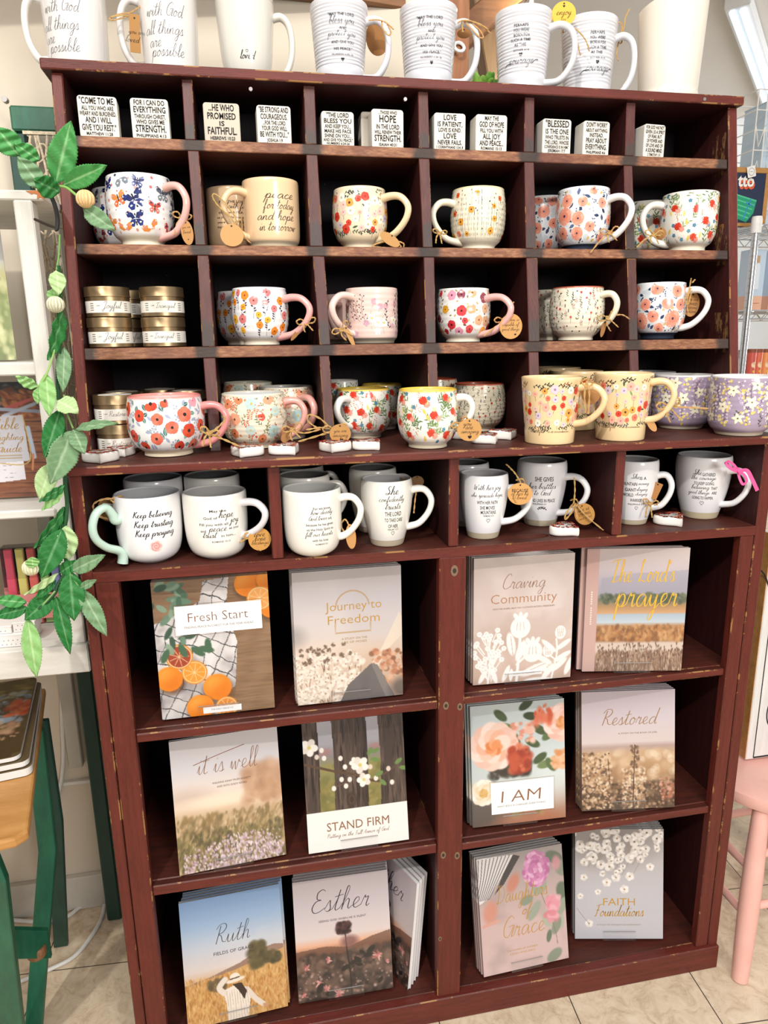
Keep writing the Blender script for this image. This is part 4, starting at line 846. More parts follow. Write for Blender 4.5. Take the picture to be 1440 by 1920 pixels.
def tin(px, py, wpx, z, label, word, y=None, hpx=None, rot=0., dz=0., top='e8e4da', group='gold candle tins'):
    if y is None:
        p = onz(px, py, z); R = .5 * wpx * ((p - CO) @ CF) / FPX; vd = viewdir(p[0], p[1]); cx, cy = p[0] + vd[0] * R, p[1] + vd[1] * R
    else: p = ony(px, py, y); cx, cy = p[0], y; R = .5 * wpx * ((p - CO) @ CF) / FPX
    R = .0335; hh = .0445; cy = min(cy, DB - R - .003); vd = viewdir(cx, cy)
    root = thing('candle_tin', label, 'candle tin', (cx, cy, z + dz + .0006 + dz * .004), math.atan2(-vd[0], vd[1]) + rot, group)
    SOLID.append([root, R + .0006, z + dz + .002, z + dz + .044, 1. if 'shadow' in label else 25.])
    m = MB(); m.lathe([(R * .94, 0), (R * .975, .0012), (R * .965, .003), (R * .96, .0285), (R * .955, .032)], 40); m.build('tin_body', 'tin_gold', root, True)
    m = MB(); m.lathe([(R * .985, .0292), (R, .0296), (R, .0306), (R * .985, .0312), (R * .985, .0420), (R * .965, .0438), (R * .93, .0438), (R * .92, .0430), (.002, .0430)], 40); m.build('lid', 'tin_gold', root, True)
    m = MB(); m.lathe([(R * .74, .0431), (R * .74, .0434), (.002, .0434)], 32, 0, [H(top)] * 3); m.build('lid_sticker', 'matte_paper', root, True)
    a = Pr(); r0 = R * .968; P = [(u, v) for u, v in ((-1, 0),)]
    m = MB(); N = 40; th = np.linspace(-2.2, 2.2, N); lo, hi = .0062, .0232
    V = [(r0 * math.sin(t), -r0 * math.cos(t), q) for q in (lo, hi) for t in th]; m.add(V, [(j, j + 1, N + j + 1, N + j) for j in range(N - 1)], 0, H('efeae0'))
    if word:
        a.script(word, .004, .0145, .030, None, INK, 1, .10, cal=.2); a.text('I AM', -.0165, .0162, .0055, .0017, INK, 1)
        for sd in (-1, 1):
            for j in range(4): a.rib([(sd * .0235 + (0 if sd > 0 else -.006), .0195 - j * .0032), (sd * .0235 + (.006 if sd > 0 else 0), .0195 - j * .0032)], .0009, (.06, .06, .06), 1)
        a.lay(m, lambda U, V, o: np.stack([(r0 + .0001 + o) * np.sin(U / r0), -(r0 + .0001 + o) * np.cos(U / r0), V], 1))
    m.build('paper_label', 'matte_paper', root, True, fix=False)
    return (cx, cy)

def twine(P3, r=.0011, name='twine', parent=None, mat='fibre', col='c09a63'):
    m = MB(); Q = crom(P3, 7); c = H(col)
    for ph in (0, pi):                        # two plies twisted together
        L = [np.array(q) + .62 * r * np.array([math.cos(ph + i * .9), math.sin(ph + i * .9) * .8, math.sin(ph + i * .9)]) for i, q in enumerate(Q)]
        m.tube(L, r * .68, 5, 0, tuple(x * rnd(.9, 1.05) for x in c), caps=True)
    return m, mat
def gift_tag(label, y, strings, tag=None, group='paper gift tags on twine', col='b98a57', text=None, r=.0011, tcol=None, cat='gift tag', name='gift_tag'):
    """twine tied on a handle, with its paper tag: strings = pixel polylines at depth y (a point may carry its own dy), tag = (px, py, w, h, roll, yaw, shape)"""
    q0 = strings[0][len(strings[0]) // 2]; o = ony(q0[0], q0[1], y)
    root = thing(name, label, cat, tuple(o), 0, group); o = np.array(o); mb = MB()
    for S in strings:
        P = [ony(s[0], s[1], y + (s[2] if len(s) > 2 else 0)) - o for s in S]; m, mt = twine(P, r)
        mb.v += m.v; mb.f += [tuple(i + mb.n for i in f) for f in m.f]; mb.m += m.m; mb.c += m.c; mb.n += m.n
    mb.build('twine', 'fibre', root, True)
    if tag:
        px, py, wp, hp, roll, yaw = tag[:6]; shape = tag[6] if len(tag) > 6 else 'oval'; dy = tag[7] if len(tag) > 7 else -.004
        c = ony(px, py, y + dy); k = ((c - CO) @ CF) / FPX; w, h = wp * k, hp * k
        P = [(w / 2 * math.cos(t), h / 2 * math.sin(t)) for t in np.linspace(0, 2 * pi, 30, endpoint=False)] if shape == 'oval' else rounded(w, h, .001, 2)
        m = MB(); kc = H(tcol or col); m.prism(P, 'y', -.0004, .0004, 0, kc); a = Pr()
        a.ell(0, h * .40, .0014, None, 0, (.05, .035, .02), 1, 10)
        for t in text or []:
            st, tx, u, v, ww = t[:5]
            if st == 's': a.script(tx, u * w, v * h, ww * w, None, INK, 2, .13)
            elif st == 'h': a.heart(u * w, v * h, ww * w, INK, 2)
            else: a.text(tx, u * w, v * h, ww * w, t[5] * h, INK, 2)
        a.lay(m, lambda U, V, o_: np.stack([U, 0 * U - .0005 - o_, V], 1))
        ob = m.build('paper_tag', 'matte_paper', root, fix=False)
        ob.location = tuple(c - o); ob.rotation_euler = (0, math.radians(roll), math.radians(yaw) + math.atan2(-(c - CO)[0], (c - CO)[1]) * .6)
    return root

# ================================================================ top of the cabinet
ZT = TT
def rose(c1, c2):
    def f(a, u, v, k):
        a.ell(u, v, 13 * k, 11 * k, 0, c1, 0, 14, .08); 
        for j in range(5): t = j * 1.256; a.ell(u + 4.5 * k * math.cos(t), v + 4 * k * math.sin(t), 6.5 * k, 5 * k, t, random.choice([H('eeb3b0'), H('f2c4c0')]), 1, 9)
        a.rib([(u + (1 + .75 * t) * k * math.cos(t), v + (1 + .7 * t) * k * math.sin(t)) for t in np.linspace(0, 11, 44)], 1.5 * k, c2, 3)
    return f
MW = H('dedad6'); GLZ = H('dadadf')
LT = {'h': 9.5, 'pen': .085, 'cal': .3, 'c': (.07, .06, .07)}
GOD = lambda x, y: [('s', 'with God', x, y, 74, LT), ('s', 'all things', x - 2, y + 34, 74, LT), ('s', 'are', x - 16, y + 58, 24, LT), ('s', 'possible', x + 4, y + 76, 68, LT)]
mug('tall', 148, 117, -42, 108, 'tall white mug lettered in script at the left end of the cabinet top', ZT, .225, MW, hand=(176, 35, .72, .12, 'D'), lines=GOD(118, 14), group='mugs along the cabinet top')
mug('tall', 322, 108, -36, 117, 'tall white mug with long brown tag, second from left on the cabinet top', ZT, .225, MW, hand=(178, 40, .74, .12, 'D'), lines=GOD(311, 22), group='mugs along the cabinet top')
mug('bell', 464, 108, 4, 122, 'smooth white mug with loved written near its foot and dots under the rim', ZT, .232, H('dbd7cd'), hand=(0, 38, .80, .11, 'D'), lines=[('s', 'loved', 466, 103, 34, {'pen': .2}), ('h', '', 464, 92, 5, {'o': .0005})], dots='out', foot=H('b9ad9a'), footh=.03, group='mugs along the cabinet top')
SM = lambda t, x, y, w: ('t', t, x, y, w, {'h': 4.6, 'c': (.05, .05, .06)})
SC_ = lambda t, x, y, w: ('s', t, x, y, w, {'pen': .12, 'c': (.05, .05, .06)})
def may(x, y): return [SM('"MAY THE LORD', x, y, 50), SC_('bless you', x + 1, y + 13, 50), SM('AND', x + 3, y + 25, 14), SC_('protect you', x + 1, y + 37, 58), SM('AND GIVE YOU', x + 3, y + 51, 46), SM('HIS PEACE."', x + 4, y + 63, 38), ('t', 'NUMBERS 6:24, 26', x + 3, y + 73, 45, {'h': 3, 'c': (.1, .1, .1)}), ('h', '', x + 3, y + 83, 7)]
mug('taper', 638, 107, 17, 133, 'ribbed white verse mug with a round brown tag behind its handle', ZT, .225, GLZ, hand=(-8, 44, .80, .11, 'D'), lines=may(640, 25), ribs=24, foot=H('8a7a66'), footh=.025, group='mugs along the cabinet top')
mug('taper', 803, 107, 23, 144, 'ribbed white verse mug in front of the orange-brown timber post', ZT, .225, GLZ, hand=(-4, 44, .80, .11, 'D'), lines=may(806, 31), ribs=24, foot=H('8a7a66'), footh=.025, group='mugs along the cabinet top')
def perh(x, y): return [SM('PERHAPS', x, y, 27), SM('YOU WERE', x, y + 9, 30), SM('BORN FOR', x + 1, y + 18, 31), SM('SUCH A TIME', x - 1, y + 27, 38), SM('AS THIS', x - 2, y + 36, 23), ('t', 'ESTHER 4:14', x, y + 46, 31, {'h': 2.8, 'c': (.1, .1, .1)}), ('h', '', x - 1, y + 54, 7), SC_('courage', x, y + 67, 50), ('f', '', x, y + 70, 0, {'f': lambda a, u, v, k: (a.rib(crom([(u - 37 * k, v - 4 * k), (u - 30 * k, v + .5 * k), (u - 20 * k, v + 1 * k)], 5), 1.1 * k, (.05, .05, .06), 2), a.rib(crom([(u + 22 * k, v), (u + 30 * k, v + 5 * k), (u + 36 * k, v + 5.5 * k)], 5), 1.1 * k, (.05, .05, .06), 2))})]
mug('taper', 978, 105, 32, 152, 'ribbed white courage mug in front of the glowing bulb', ZT, .215, GLZ, hand=(-12, 48, .78, .115, 'D'), lines=perh(977, 45), ribs=24, foot=H('8a7a66'), footh=.025, group='mugs along the cabinet top')
mug('taper', 1100, 102, 46, 160, 'ribbed white courage mug with the twine bow, beside the cream vase', ZT, .25, GLZ, hand=(-5, 38, .76, .11, 'D'), lines=perh(1119, 60), ribs=24, foot=H('8a7a66'), footh=.025, group='mugs along the cabinet top')
# slant-topped cream vase
y = .245; p = ony(1252, 165, y); w = (p - CO) @ CF; R = 61 * w / FPX
vz = thing('cream_vase', 'tall smooth cream vase with a slanted rim at the right end of the cabinet top', 'vase', (p[0], y, ZT + .0006), math.atan2(-viewdir(p[0], y)[0], viewdir(p[0], y)[1]))
hi = ony(1250, 8, y)[2] - ZT; m = MB(); n = 48; V = []; lv = []
for r, q in [(.86, 0), (.89, .012), (.89, .10), (.865, .125), (.865, .15)] + [(.865 + .135 * t, .15 + .85 * t) for t in np.linspace(.05, 1, 12)]: lv.append((r * R, q, 0))
for r, q in [(.965, 1.0), (.94, .96), (.85, .3), (.0, .25)]: lv.append((max(.003, r * R), q, 1))
for r, q, i in lv:
    for j in range(n):
        t = 2 * pi * j / n; x = r * math.sin(t); V.append((x, -r * math.cos(t), hi * q + (max(0, q - .15) / .85) * x * .22))
m.add(V, [(i * n + j, i * n + (j + 1) % n, (i + 1) * n + (j + 1) % n, (i + 1) * n + j) for i in range(len(lv) - 1) for j in range(n)] + [tuple(range(n - 1, -1, -1))])
m.build('vase_body', 'cream_glaze', vz, True)
# little potted succulent behind the mugs
p = ony(908, 152, .29); pl = thing('potted_succulent', 'small bright green succulent peeping up behind the top row of mugs', 'plant', (p[0], .295, ZT + .0006))
m = MB(); m.lathe([(.020, 0), (.026, .03), (.024, .03), (.02, .024), (.002, .024)], 24, 0, [H('d9d2c4')] * 5); m.build('pot', 'bisque', pl, True)
for j in range(16):
    t = rnd(0, 6.28); el = rnd(.5, 1.3); m = MB(); d = Vector((math.cos(t) * math.cos(el), math.sin(t) * math.cos(el), math.sin(el))); L = rnd(.022, .040)
    b0 = Vector((d.x * .006, d.y * .006, .022)); m.tube([b0 + d * L * q for q in (0, .25, .5, .75, .95, 1)], [.003, .006, .0082, .0075, .004, .001], 8, 0, random.choice([H('7fb848'), H('97c95a'), H('6aa53c')]), .55); m.build('leaf', 'leaf_cloth', pl, True)
# glowing filament bulb hanging beyond
p = ony(996, 14, .62); bl = thing('hanging_light_bulb', 'glowing clear round light bulb hanging behind the courage mug', 'light bulb', tuple(p))
m = MB(); m.lathe([(.001, -.026), (.012, -.0235), (.021, -.014), (.0235, -.002), (.021, .010), (.014, .021), (.0095, .028), (.0095, .034)], 28, cap=False); m.build('glass_globe', 'clear_acrylic', bl, True)
m = MB(); m.tube([(0, 0, .02), (.004, 0, .0), (.002, 0, -.009), (-.003, 0, -.002), (0, 0, .02)], .0028, 6); m.build('filament', 'lamp_glass', bl, True)
m = MB(); m.lathe([(.0105, .03), (.0115, .034), (.0115, .062), (.006, .068), (.003, .07), (.003, .60)], 16); m.build('socket_cord', 'dark_wire', bl, True)
l = bpy.data.lights.new('bulb_light', 'POINT'); l.energy = 1.2; l.color = (1, .82, .5); l.shadow_soft_size = .008
o = bpy.data.objects.new('bulb_light', l); COL.objects.link(o); o.parent = bl; o.location = (0, 0, -.001)

# ================================================================ row one: verse blocks
T = lambda *a: list(a)
verse_block(147, 221, 182, 254, 'white block reading COME TO ME, first block in the top row', T(('"COME TO ME,', 1.5, .88), ('ALL YOU WHO ARE', 1, .80), ('WEARY AND BURDENED,', 1, .92), ('AND I WILL', 1.35, .66), ('GIVE YOU REST."', 1.4, .86), ('MATTHEW 11:28', .75, .66)), rz=.05)
verse_block(246, 317, 187, 258, 'white block reading FOR I CAN DO EVERYTHING, right half of the first pigeonhole', T(('FOR I CAN DO', 1.2, .80), ('EVERYTHING', 1.45, .84), ('THROUGH CHRIST,', 1, .82), ('WHO GIVES ME', 1, .74), ('STRENGTH.', 1.7, .80), ('PHILIPPIANS 4:13', .75, .78)), rz=.02)
verse_block(382, 450, 195, 265, 'greyer stone-coloured block reading HE WHO PROMISED IS FAITHFUL', T(('...HE WHO', 1.5, .70), ('PROMISED', 1.5, .78), ('IS', 1.1, .14), ('FAITHFUL.', 1.7, .80), ('HEBREWS 10:23', .8, .68)), 'cdc3b2')
verse_block(482, 546, 200, 268, 'white block reading BE STRONG AND COURAGEOUS, right of the greyer block', T(('"BE STRONG AND', 1.2, .86), ('COURAGEOUS.', 1.2, .78), ('...FOR THE LORD', .9, .66), ('YOUR GOD WILL', 1, .74), ('BE WITH YOU..."', 1.2, .84), ('JOSHUA 1:9', .75, .46)), rz=.03)
verse_block(603, 664, 211, 276, 'white block reading THE LORD BLESS YOU AND KEEP YOU', T(('"THE LORD', 1.3, .68), ('BLESS YOU', 1.3, .84), ('AND KEEP YOU...', 1.1, .80), ('MAKE HIS FACE', 1.05, .82), ('SHINE ON YOU...', 1.05, .82), ('AND GIVE YOU PEACE."', .85, .9), ('NUMBERS 6:24-26', .7, .7)))
verse_block(697, 757, 207, 278, 'white block reading THOSE WHO HOPE IN THE LORD', T(('...THOSE WHO', .8, .58), ('HOPE', 1.7, .52), ('IN THE LORD', 1.1, .72), ('WILL RENEW THEIR', .85, .84), ('STRENGTH.', 1.5, .84), ('ISAIAH 40:31', .7, .56)), rz=.02)
verse_block(677, 735, 212, 274, 'blank-sided block mostly hidden behind the HOPE IN THE LORD block', None, 'd6cec0', .058)
verse_block(814, 873, 214, 280, 'white block reading LOVE IS PATIENT, left of two in the fourth pigeonhole', T(('LOVE', 1.35, .40), ('IS PATIENT,', 1.2, .78), ('LOVE IS KIND.', 1, .72), ('LOVE', 1.35, .40), ('NEVER FAILS.', 1.1, .76), ('1 CORINTHIANS 13:4, 8', .65, .84)))
verse_block(892, 951, 217, 284, 'white block reading MAY THE GOD OF HOPE FILL YOU', T(('MAY THE', 1.05, .44), ('GOD OF HOPE', 1.3, .78), ('FILL YOU WITH', .95, .72), ('ALL JOY', 1.3, .56), ('AND PEACE...', 1.2, .76), ('ROMANS 15:13', .7, .66)), rz=.01)
verse_block(1017, 1071, 225, 290, 'white block reading BLESSED IS THE ONE WHO TRUSTS', T(('"BLESSED', 1.6, .82), ('IS THE ONE', 1.2, .80), ('WHO TRUSTS IN', .95, .82), ('THE LORD, WHOSE', .95, .84), ('CONFIDENCE IS IN HIM."', .7, .86), ('JEREMIAH 17:7', .75, .62)), rz=.02)
verse_block(1093, 1143, 229, 292, "white block reading DON'T WORRY ABOUT ANYTHING", T(("DON'T WORRY", 1.2, .78), ('ABOUT ANYTHING;', .95, .82), ('INSTEAD,', 1, .52), ('PRAY ABOUT', 1.25, .78), ('EVERYTHING.', 1.35, .80), ('PHILIPPIANS 4:6', .75, .72)), rz=.03)
verse_block(1206, 1248, 235, 297, 'white block reading FOR GOD HAS NOT GIVEN US, alone in the last pigeonhole', T(('FOR GOD HAS NOT', .95, .86), ('GIVEN US A SPIRIT', 1, .9), ('OF FEAR, BUT', .95, .66), ('OF POWER AND', 1, .74), ('OF LOVE AND OF', 1, .80), ('A SOUND MIND.', 1.1, .80), ('2 TIMOTHY 1:7', .75, .6)), rz=.1)

# ================================================================ row two: printed mugs
Z2, Z3 = SH['s2'][1], SH['s3'][1]; F2, F3 = yfront(Z2), yfront(Z3)
PINKH = H('e8b3aa'); CRH = H('efe2c8')
R2G, R3G = 'printed mugs in the second row of pigeonholes', 'printed mugs in the third row of pigeonholes'
mug('barrel', 265, 121, 341, 457, 'butterfly-patterned mug with a pink handle, in front of its twin', Z2, F2 + .058, H('f3f1ee'), foot=H('efe4cd'), footh=.15, hcol=PINKH, hand=(-24, 41, .82, .12), art=art_butterfly, ridge=9, group=R2G)
mug('barrel', 222, 118, 358, 452, 'butterfly mug half hidden at the far left of the second row', Z2, F2 + .125, H('f3f1ee'), foot=H('efe4cd'), footh=.15, art=art_butterfly, ridge=9, group=R2G)
LT2 = {'pen': .15, 'cal': .35, 'c': (.05, .032, .022), 'slant': .3, 'h': 7.2}
mug('straight', 512, 104, 345, 461, 'peach mug lettered peace for today and hope in tomorrow', Z2, F2 + .055, H('ecc9a0'), foot=H('c2b397'), footh=.10, hand=(206, 41, .80, .16), lines=[('s', 'peace', 523, 367, 58, LT2), ('s', 'for today', 524, 387, 60, LT2), ('s', 'and hope', 519, 408, 70, LT2), ('s', 'in tomorrow', 523, 428, 72, LT2)], group=R2G)
mug('straight', 436, 100, 360, 455, 'peach mug with small lettering half hidden behind the peace mug', Z2, F2 + .125, H('ecc9a0'), foot=H('c2b397'), footh=.10, lines=[('t', 'MAY THE LORD', 430, 378, 50, {'h': 4}), ('s', 'of faith fill', 432, 388, 52, {}), ('t', 'them with PEACE', 431, 398, 54, {'h': 4}), ('t', 'so JOY fills you with', 430, 407, 58, {'h': 3.6}), ('t', 'peace as you TRUST', 430, 416, 56, {'h': 3.6}), ('t', 'that you may have HOPE', 430, 425, 58, {'h': 3.6})], group=R2G)
mug('barrel', 676, 103, 360, 464, 'cream mug of round coral and white flowers, alone in the third pigeonhole', Z2, F2 + .055, H('efddbb'), foot=H('e6d8bc'), footh=.10, hcol=H('eed7ae'), hand=(-30, 44, .82, .14), art=art_meadow(1.0), group=R2G)
mug('barrel', 895, 103, 360, 465, 'cream mug of thin dark stems and orange poppies', Z2, F2 + .055, H('efe5cd'), foot=H('ece2cc'), footh=.14, rimc=H('e5d9a8'), hand=(206, 38, .76, .14), art=art_poppylines, ridge=12, group=R2G)
mug('barrel', 1089, 100, 360, 466, 'peach-flowered mug with navy foot, in front of its twin in the fifth pigeonhole', Z2, F2 + .053, H('eef0f2'), foot=H('1c2436'), footh=.11, hcol=H('f2f1ef'), hand=(-24, 42, .80, .16), art=art_peach, group=R2G)
mug('barrel', 1032, 96, 373, 460, 'peach-flowered mug half hidden behind the fifth pigeonhole divider', Z2, F2 + .125, H('eef0f2'), foot=H('1c2436'), footh=.11, art=art_peach, group=R2G)
mug('wide', 1291, 101, 368, 467, 'wide white mug of red thistles with its handle to the left', Z2, F2 + .053, H('f2eee2'), foot=H('ece3cd'), footh=.13, hand=(197, 38, .82, .16), art=art_thistle(), hw=.0062, group=R2G)
mug('wide', 1224, 94, 382, 463, 'white red-thistle mug half hidden behind the last divider of the second row', Z2, F2 + .125, H('f2eee2'), foot=H('ece3cd'), footh=.13, art=art_thistle(), group=R2G)
# ================================================================ row three
mug('barrel', 491, 106, 544, 650, 'white mug of orange and yellow stemmed flowers, in front of its twin', Z3, F3 + .056, H('f1efef'), foot=H('efe5d0'), footh=.13, hcol=H('e8aca6'), hand=(-30, 44, .80, .14), art=art_orangestem, ridge=9, group=R3G)
mug('barrel', 443, 98, 549, 647, 'white orange-flowered mug half hidden in the second pigeonhole of row three', Z3, F3 + .125, H('f1efef'), foot=H('efe5d0'), footh=.13, art=art_orangestem, ridge=9, group=R3G)
mug('straight', 698, 97, 544, 648, 'pale pink mug of fine grey sprigs with its handle to the left', Z3, F3 + .054, H('ecccc2'), foot=H('8f8676'), footh=.11, hand=(214, 36, .84, .18), art=art_pinksprig, ridge=10, group=R3G)
mug('straight', 650, 90, 556, 646, 'pink mug in shadow behind the pale pink sprig mug', Z3, F3 + .13, H('ecccc2'), foot=H('8f8676'), footh=.11, hand=(222, 30, .8, .2), group=R3G)
mug('barrel', 868, 101, 545, 644, 'white mug of painterly crimson, mauve and ochre blossoms with a pink handle', Z3, F3 + .054, H('f1ede8'), foot=H('efe5d2'), footh=.13, hcol=H('eab5b0'), hand=(-32, 42, .80, .14), art=art_painterly, ridge=9, group=R3G)
mug('barrel', 1078, 101, 542, 638, 'cream mug of tiny red and grey sprigs, in front of its twin', Z3, F3 + .054, H('efe6d0'), foot=H('ece2cb'), footh=.12, rimc=H('b0563e'), hcol=H('ece3cc'), hand=(-24, 27, .84, .28), art=art_tinysprig, ridge=12, group=R3G)
mug('barrel', 1042, 96, 546, 637, 'cream sprig mug half hidden behind the fourth divider of row three', Z3, F3 + .125, H('efe6d0'), foot=H('ece2cb'), footh=.12, art=art_tinysprig, ridge=12, group=R3G)
mug('barrel', 1232, 94, 534, 632, 'peach-flowered mug with navy foot, alone in the last pigeonhole of row three', Z3, F3 + .052, H('eef0f2'), foot=H('1c2436'), footh=.13, hcol=H('f2f1ef'), hand=(-10, 43, .84, .20), art=art_peach, group=R3G)
# candle tins of row three: two stacks in front, one behind
TG = 'gold candle tins in the first pigeonhole of row three'
yt = F3 + .036; hT = .0445
tin(195, 650, 77, Z3, 'lower gold tin labelled Joyful at the front left of row three', 'Joyful', yt, group=TG); tin(201, 600, 74, Z3, 'upper gold tin labelled Joyful, on the front left stack of row three', 'Joyful', yt + .004, rot=.05, dz=hT, group=TG)
tin(310, 650, 76, Z3, 'lower gold tin labelled Tranquil in row three', 'Tranquil', yt + .004, rot=-.12, group=TG); tin(307, 600, 75, Z3, 'upper gold tin labelled Tranquil in row three', 'Tranquil', yt + .006, rot=.04, dz=hT, group=TG)
tin(239, 648, 70, Z3, 'lower gold tin in shadow behind the Joyful tins', 'Joyful', yt + .078, rot=.2, group=TG); tin(240, 598, 70, Z3, 'upper gold tin in shadow behind the Joyful tins', 'Joyful', yt + .079, rot=-.5, dz=hT, group=TG)

# ================================================================ on the counter
ZC = KT; CG = 'mugs standing on the counter'
TG2 = 'gold candle tins behind the red poppy mug'
tin(214, 838, 74, ZC, 'lower gold tin labelled Restored at the left end of the counter', 'Restored', .125, group=TG2)
yy = .125
tin(210, 790, 74, ZC, 'upper gold tin labelled Restored at the left end of the counter', 'Restored', yy, dz=hT, group=TG2)
for px, dy, n_, w_ in ((222, .074, 2, 'behind the Restored tins'), (292, .082, 2, 'straight behind the red poppy mug'), (362, .070, 2, "behind the red poppy mug's handle")):
    for q in range(n_): tin(px, 800, 70, ZC, ('lower' if q == 0 else 'upper') + ' gold tin in shadow ' + w_, 'Restored' if px > 300 else None, yy + dy + .002 * q, rot=.6 if px > 300 else 0, dz=hT * q, group=TG2)
mug('barrel', 318, 141, 743, 858, 'large white mug of red poppies at the left front of the counter', ZC, None, H('f4f2f0'), foot=H('e6d8bd'), footh=.12, rimc=H('e8938a'), hcol=H('e08f8c'), hand=(-18, 45, .80, .16), art=art_redpoppy, group=CG, lines=None)
mug('barrel', 481, 121, 736, 838, 'cream mug of pastel peach and blue flowers with a pink handle', ZC, None, H('ece2cc'), foot=H('e2d6bc'), footh=.09, inside=H('dfe0df'), hcol=H('e8a79c'), hand=(-14, 38, .82, .18), art=art_pastel, ridge=11, group=CG)
mug('barrel', 510, 104, 723, 818, 'pastel-flowered mug standing behind the front pastel mug, its pink handle showing', ZC, None, H('ece2cc'), foot=H('e2d6bc'), footh=.09, inside=H('d5d6d6'), hcol=H('e8a79c'), hand=(-30, 34, .80, .2), art=art_pastel, ridge=11, group=CG)
mug('barrel', 455, 96, 719, 800, 'pastel mug deepest in the second pigeonhole above the counter', ZC, None, H('ece2cc'), foot=H('e2d6bc'), footh=.09, art=art_pastel, group=CG)
YR = H('e8c24a')
mug('barrel', 682, 106, 730, 824, 'red-thistle mug with yellow rim and its handle to the left', ZC, None, H('f3efe6'), foot=H('c8bba4'), footh=.07, rimc=YR, hand=(205, 34, .82, .28), art=art_thistle(), group=CG)
mug('barrel', 802, 115, 731, 834, 'red-thistle mug with yellow rim at the front middle of the counter', ZC, .036, H('f3efe6'), foot=H('c8bba4'), footh=.08, rimc=YR, hand=(-10, 32, .84, .34), art=art_thistle(), group=CG)
mug('barrel', 733, 80, 721, 806, 'red-thistle mug behind and between the two front thistle mugs', ZC, None, H('f3efe6'), foot=H('c8bba4'), footh=.08, rimc=YR, art=art_thistle(), group=CG)
mug('barrel', 664, 66, 714, 790, 'thistle mug in deep shadow at the back of the third pigeonhole', ZC, None, H('f3efe6'), foot=H('c8bba4'), footh=.08, art=art_thistle(), group=CG)
mug('barrel', 904, 97, 718, 806, 'cream mug of tiny sprigs with a red rim, in the fourth pigeonhole', ZC, None, H('eadfc6'), foot=H('e6dcc4'), footh=.06, inside=H('e2d8c2'), rimc=H('b9553c'), art=art_tinysprig, ridge=12, group=CG)
mug('barrel', 866, 86, 710, 788, 'cream sprig mug behind the red-rimmed sprig mug', ZC, None, H('eadfc6'), foot=H('e6dcc4'), footh=.06, rimc=H('b9553c'), art=art_tinysprig, ridge=12, group=CG)
TAN = H('eed0a0'); TL = {'c': (.10, .045, .025), 'pen': .13}
def thk(x, y): return [('s', 'thankful', x - 22, y - 1, 36, {**TL, 'h': 5}), ('t', 'in all circumstances...', x + 18, y - 1, 50, {'h': 3.2, 'c': (.10, .05, .03)})]
mug('taper', 1029, 111, 708, 826, 'tan mug with a wreath of coral flowers, left of the front pair', ZC, .034, TAN, hand=(-20, 46, .84, .30), art=art_meadow(1.05), lines=thk(1030, 812), group=CG)
mug('taper', 1162, 108, 701, 817, 'tan mug with a wreath of coral flowers, right of the front pair', ZC, .036, TAN, hand=(-14, 42, .86, .30), art=art_meadow(1.05), lines=thk(1164, 803), group=CG)
mug('taper', 1068, 97, 696, 806, 'tan flowered mug standing behind the left tan mug', ZC, None, TAN, hand=(-10, 40, .84, .3), art=art_meadow(1.), group=CG)
mug('taper', 1040, 88, 690, 786, 'tan flowered mug deepest in the fifth pigeonhole', ZC, None, TAN, art=art_meadow(.6), group=CG)
PUR = H('a797ad')
mug('tub', 1274, 108, 704, 806, 'purple mug of cream flowers partly behind a tan mug handle', ZC, None, PUR, foot=H('b7aa98'), footh=.07, inside=H('e9e6e2'), rimc=H('e6e2de'), art=art_purple, ridge=10, group=CG)
mug('tub', 1384, 114, 706, 808, 'purple mug of cream flowers at the right end of the counter', ZC, .030, PUR, foot=H('b7aa98'), footh=.07, inside=H('eeece8'), rimc=H('eeeae6'), art=art_purple, ridge=10, group=CG)
mug('tub', 1242, 96, 697, 784, 'purple mug in shadow behind the two front purple mugs', ZC, None, PUR, foot=H('b7aa98'), footh=.07, inside=H('c8c5c4'), rimc=H('d6d2d0'), art=art_purple, group=CG)  # inside and rim greyed as painted shade, unlike the front twins
for px, py, wp, rot, lb in ((190, 869, 68, .15, 'front heart token at the left end of the counter'), (229, 857, 56, .4, 'heart token half behind the front one at the left end of the counter'), (461, 858, 65, -.35, 'heart token before the pastel flowered mug, left of two'), (538, 854, 63, .5, 'heart token before the pastel flowered mug, right of two'),
    (627, 849, 63, -.3, 'heart token before the handled thistle mug, left of two'), (693, 845, 60, .55, 'heart token before the handled thistle mug, right of two'), (913, 833, 58, .3, 'heart token beside the round kraft tag on the counter'), (946, 825, 57, .1, 'heart token nearest the left tan mug'), (872, 825, 52, .2, 'heart token mostly hidden behind the round kraft tag')):
    heart_token(px, py, wp, lb, ZC, rot)
heart_token(1060, 1006, 59, 'heart token beside the knot hole under the counter', CT, .6); heart_token(1258, 987, 60, 'heart token before the rightmost white mug under the counter', CT, .15)

# ================================================================ white lettered mugs under the counter
KG = 'white lettered mugs under the counter'; KW = H('eeedef'); KW2 = H('f1eee6'); SAND = H('b9ad95'); GIN = H('b9b7b8')  # grey insides have shade put into the colour, darker on mugs standing behind
B = {'pen': .24, 'cal': .5, 'slant': .25}
mug('round', 290, 120, 925, 1056, 'white mug lettered keep believing with a mint green handle', CT, None, KW, inside=H('c2c3c6'), hcol=H('bcd6c8'), hand=(183, 57, .82, .22, 'tail'), hw=.0062, group=KG,
    lines=[('s', 'Keep believing', 289, 968, 72, B), ('s', 'Keep trusting', 291, 986, 72, B), ('s', 'Keep praying', 293, 1003, 72, B), ('f', '', 294, 1026, 0, {'f': rose(H('f6dcd8'), H('d98a8a'))})])
Q = {'pen': .17, 'cal': .4}; SMK = {'h': 4.6, 'c': (.06, .06, .06)}; XS = {'h': 3.2, 'c': (.08, .08, .08)}
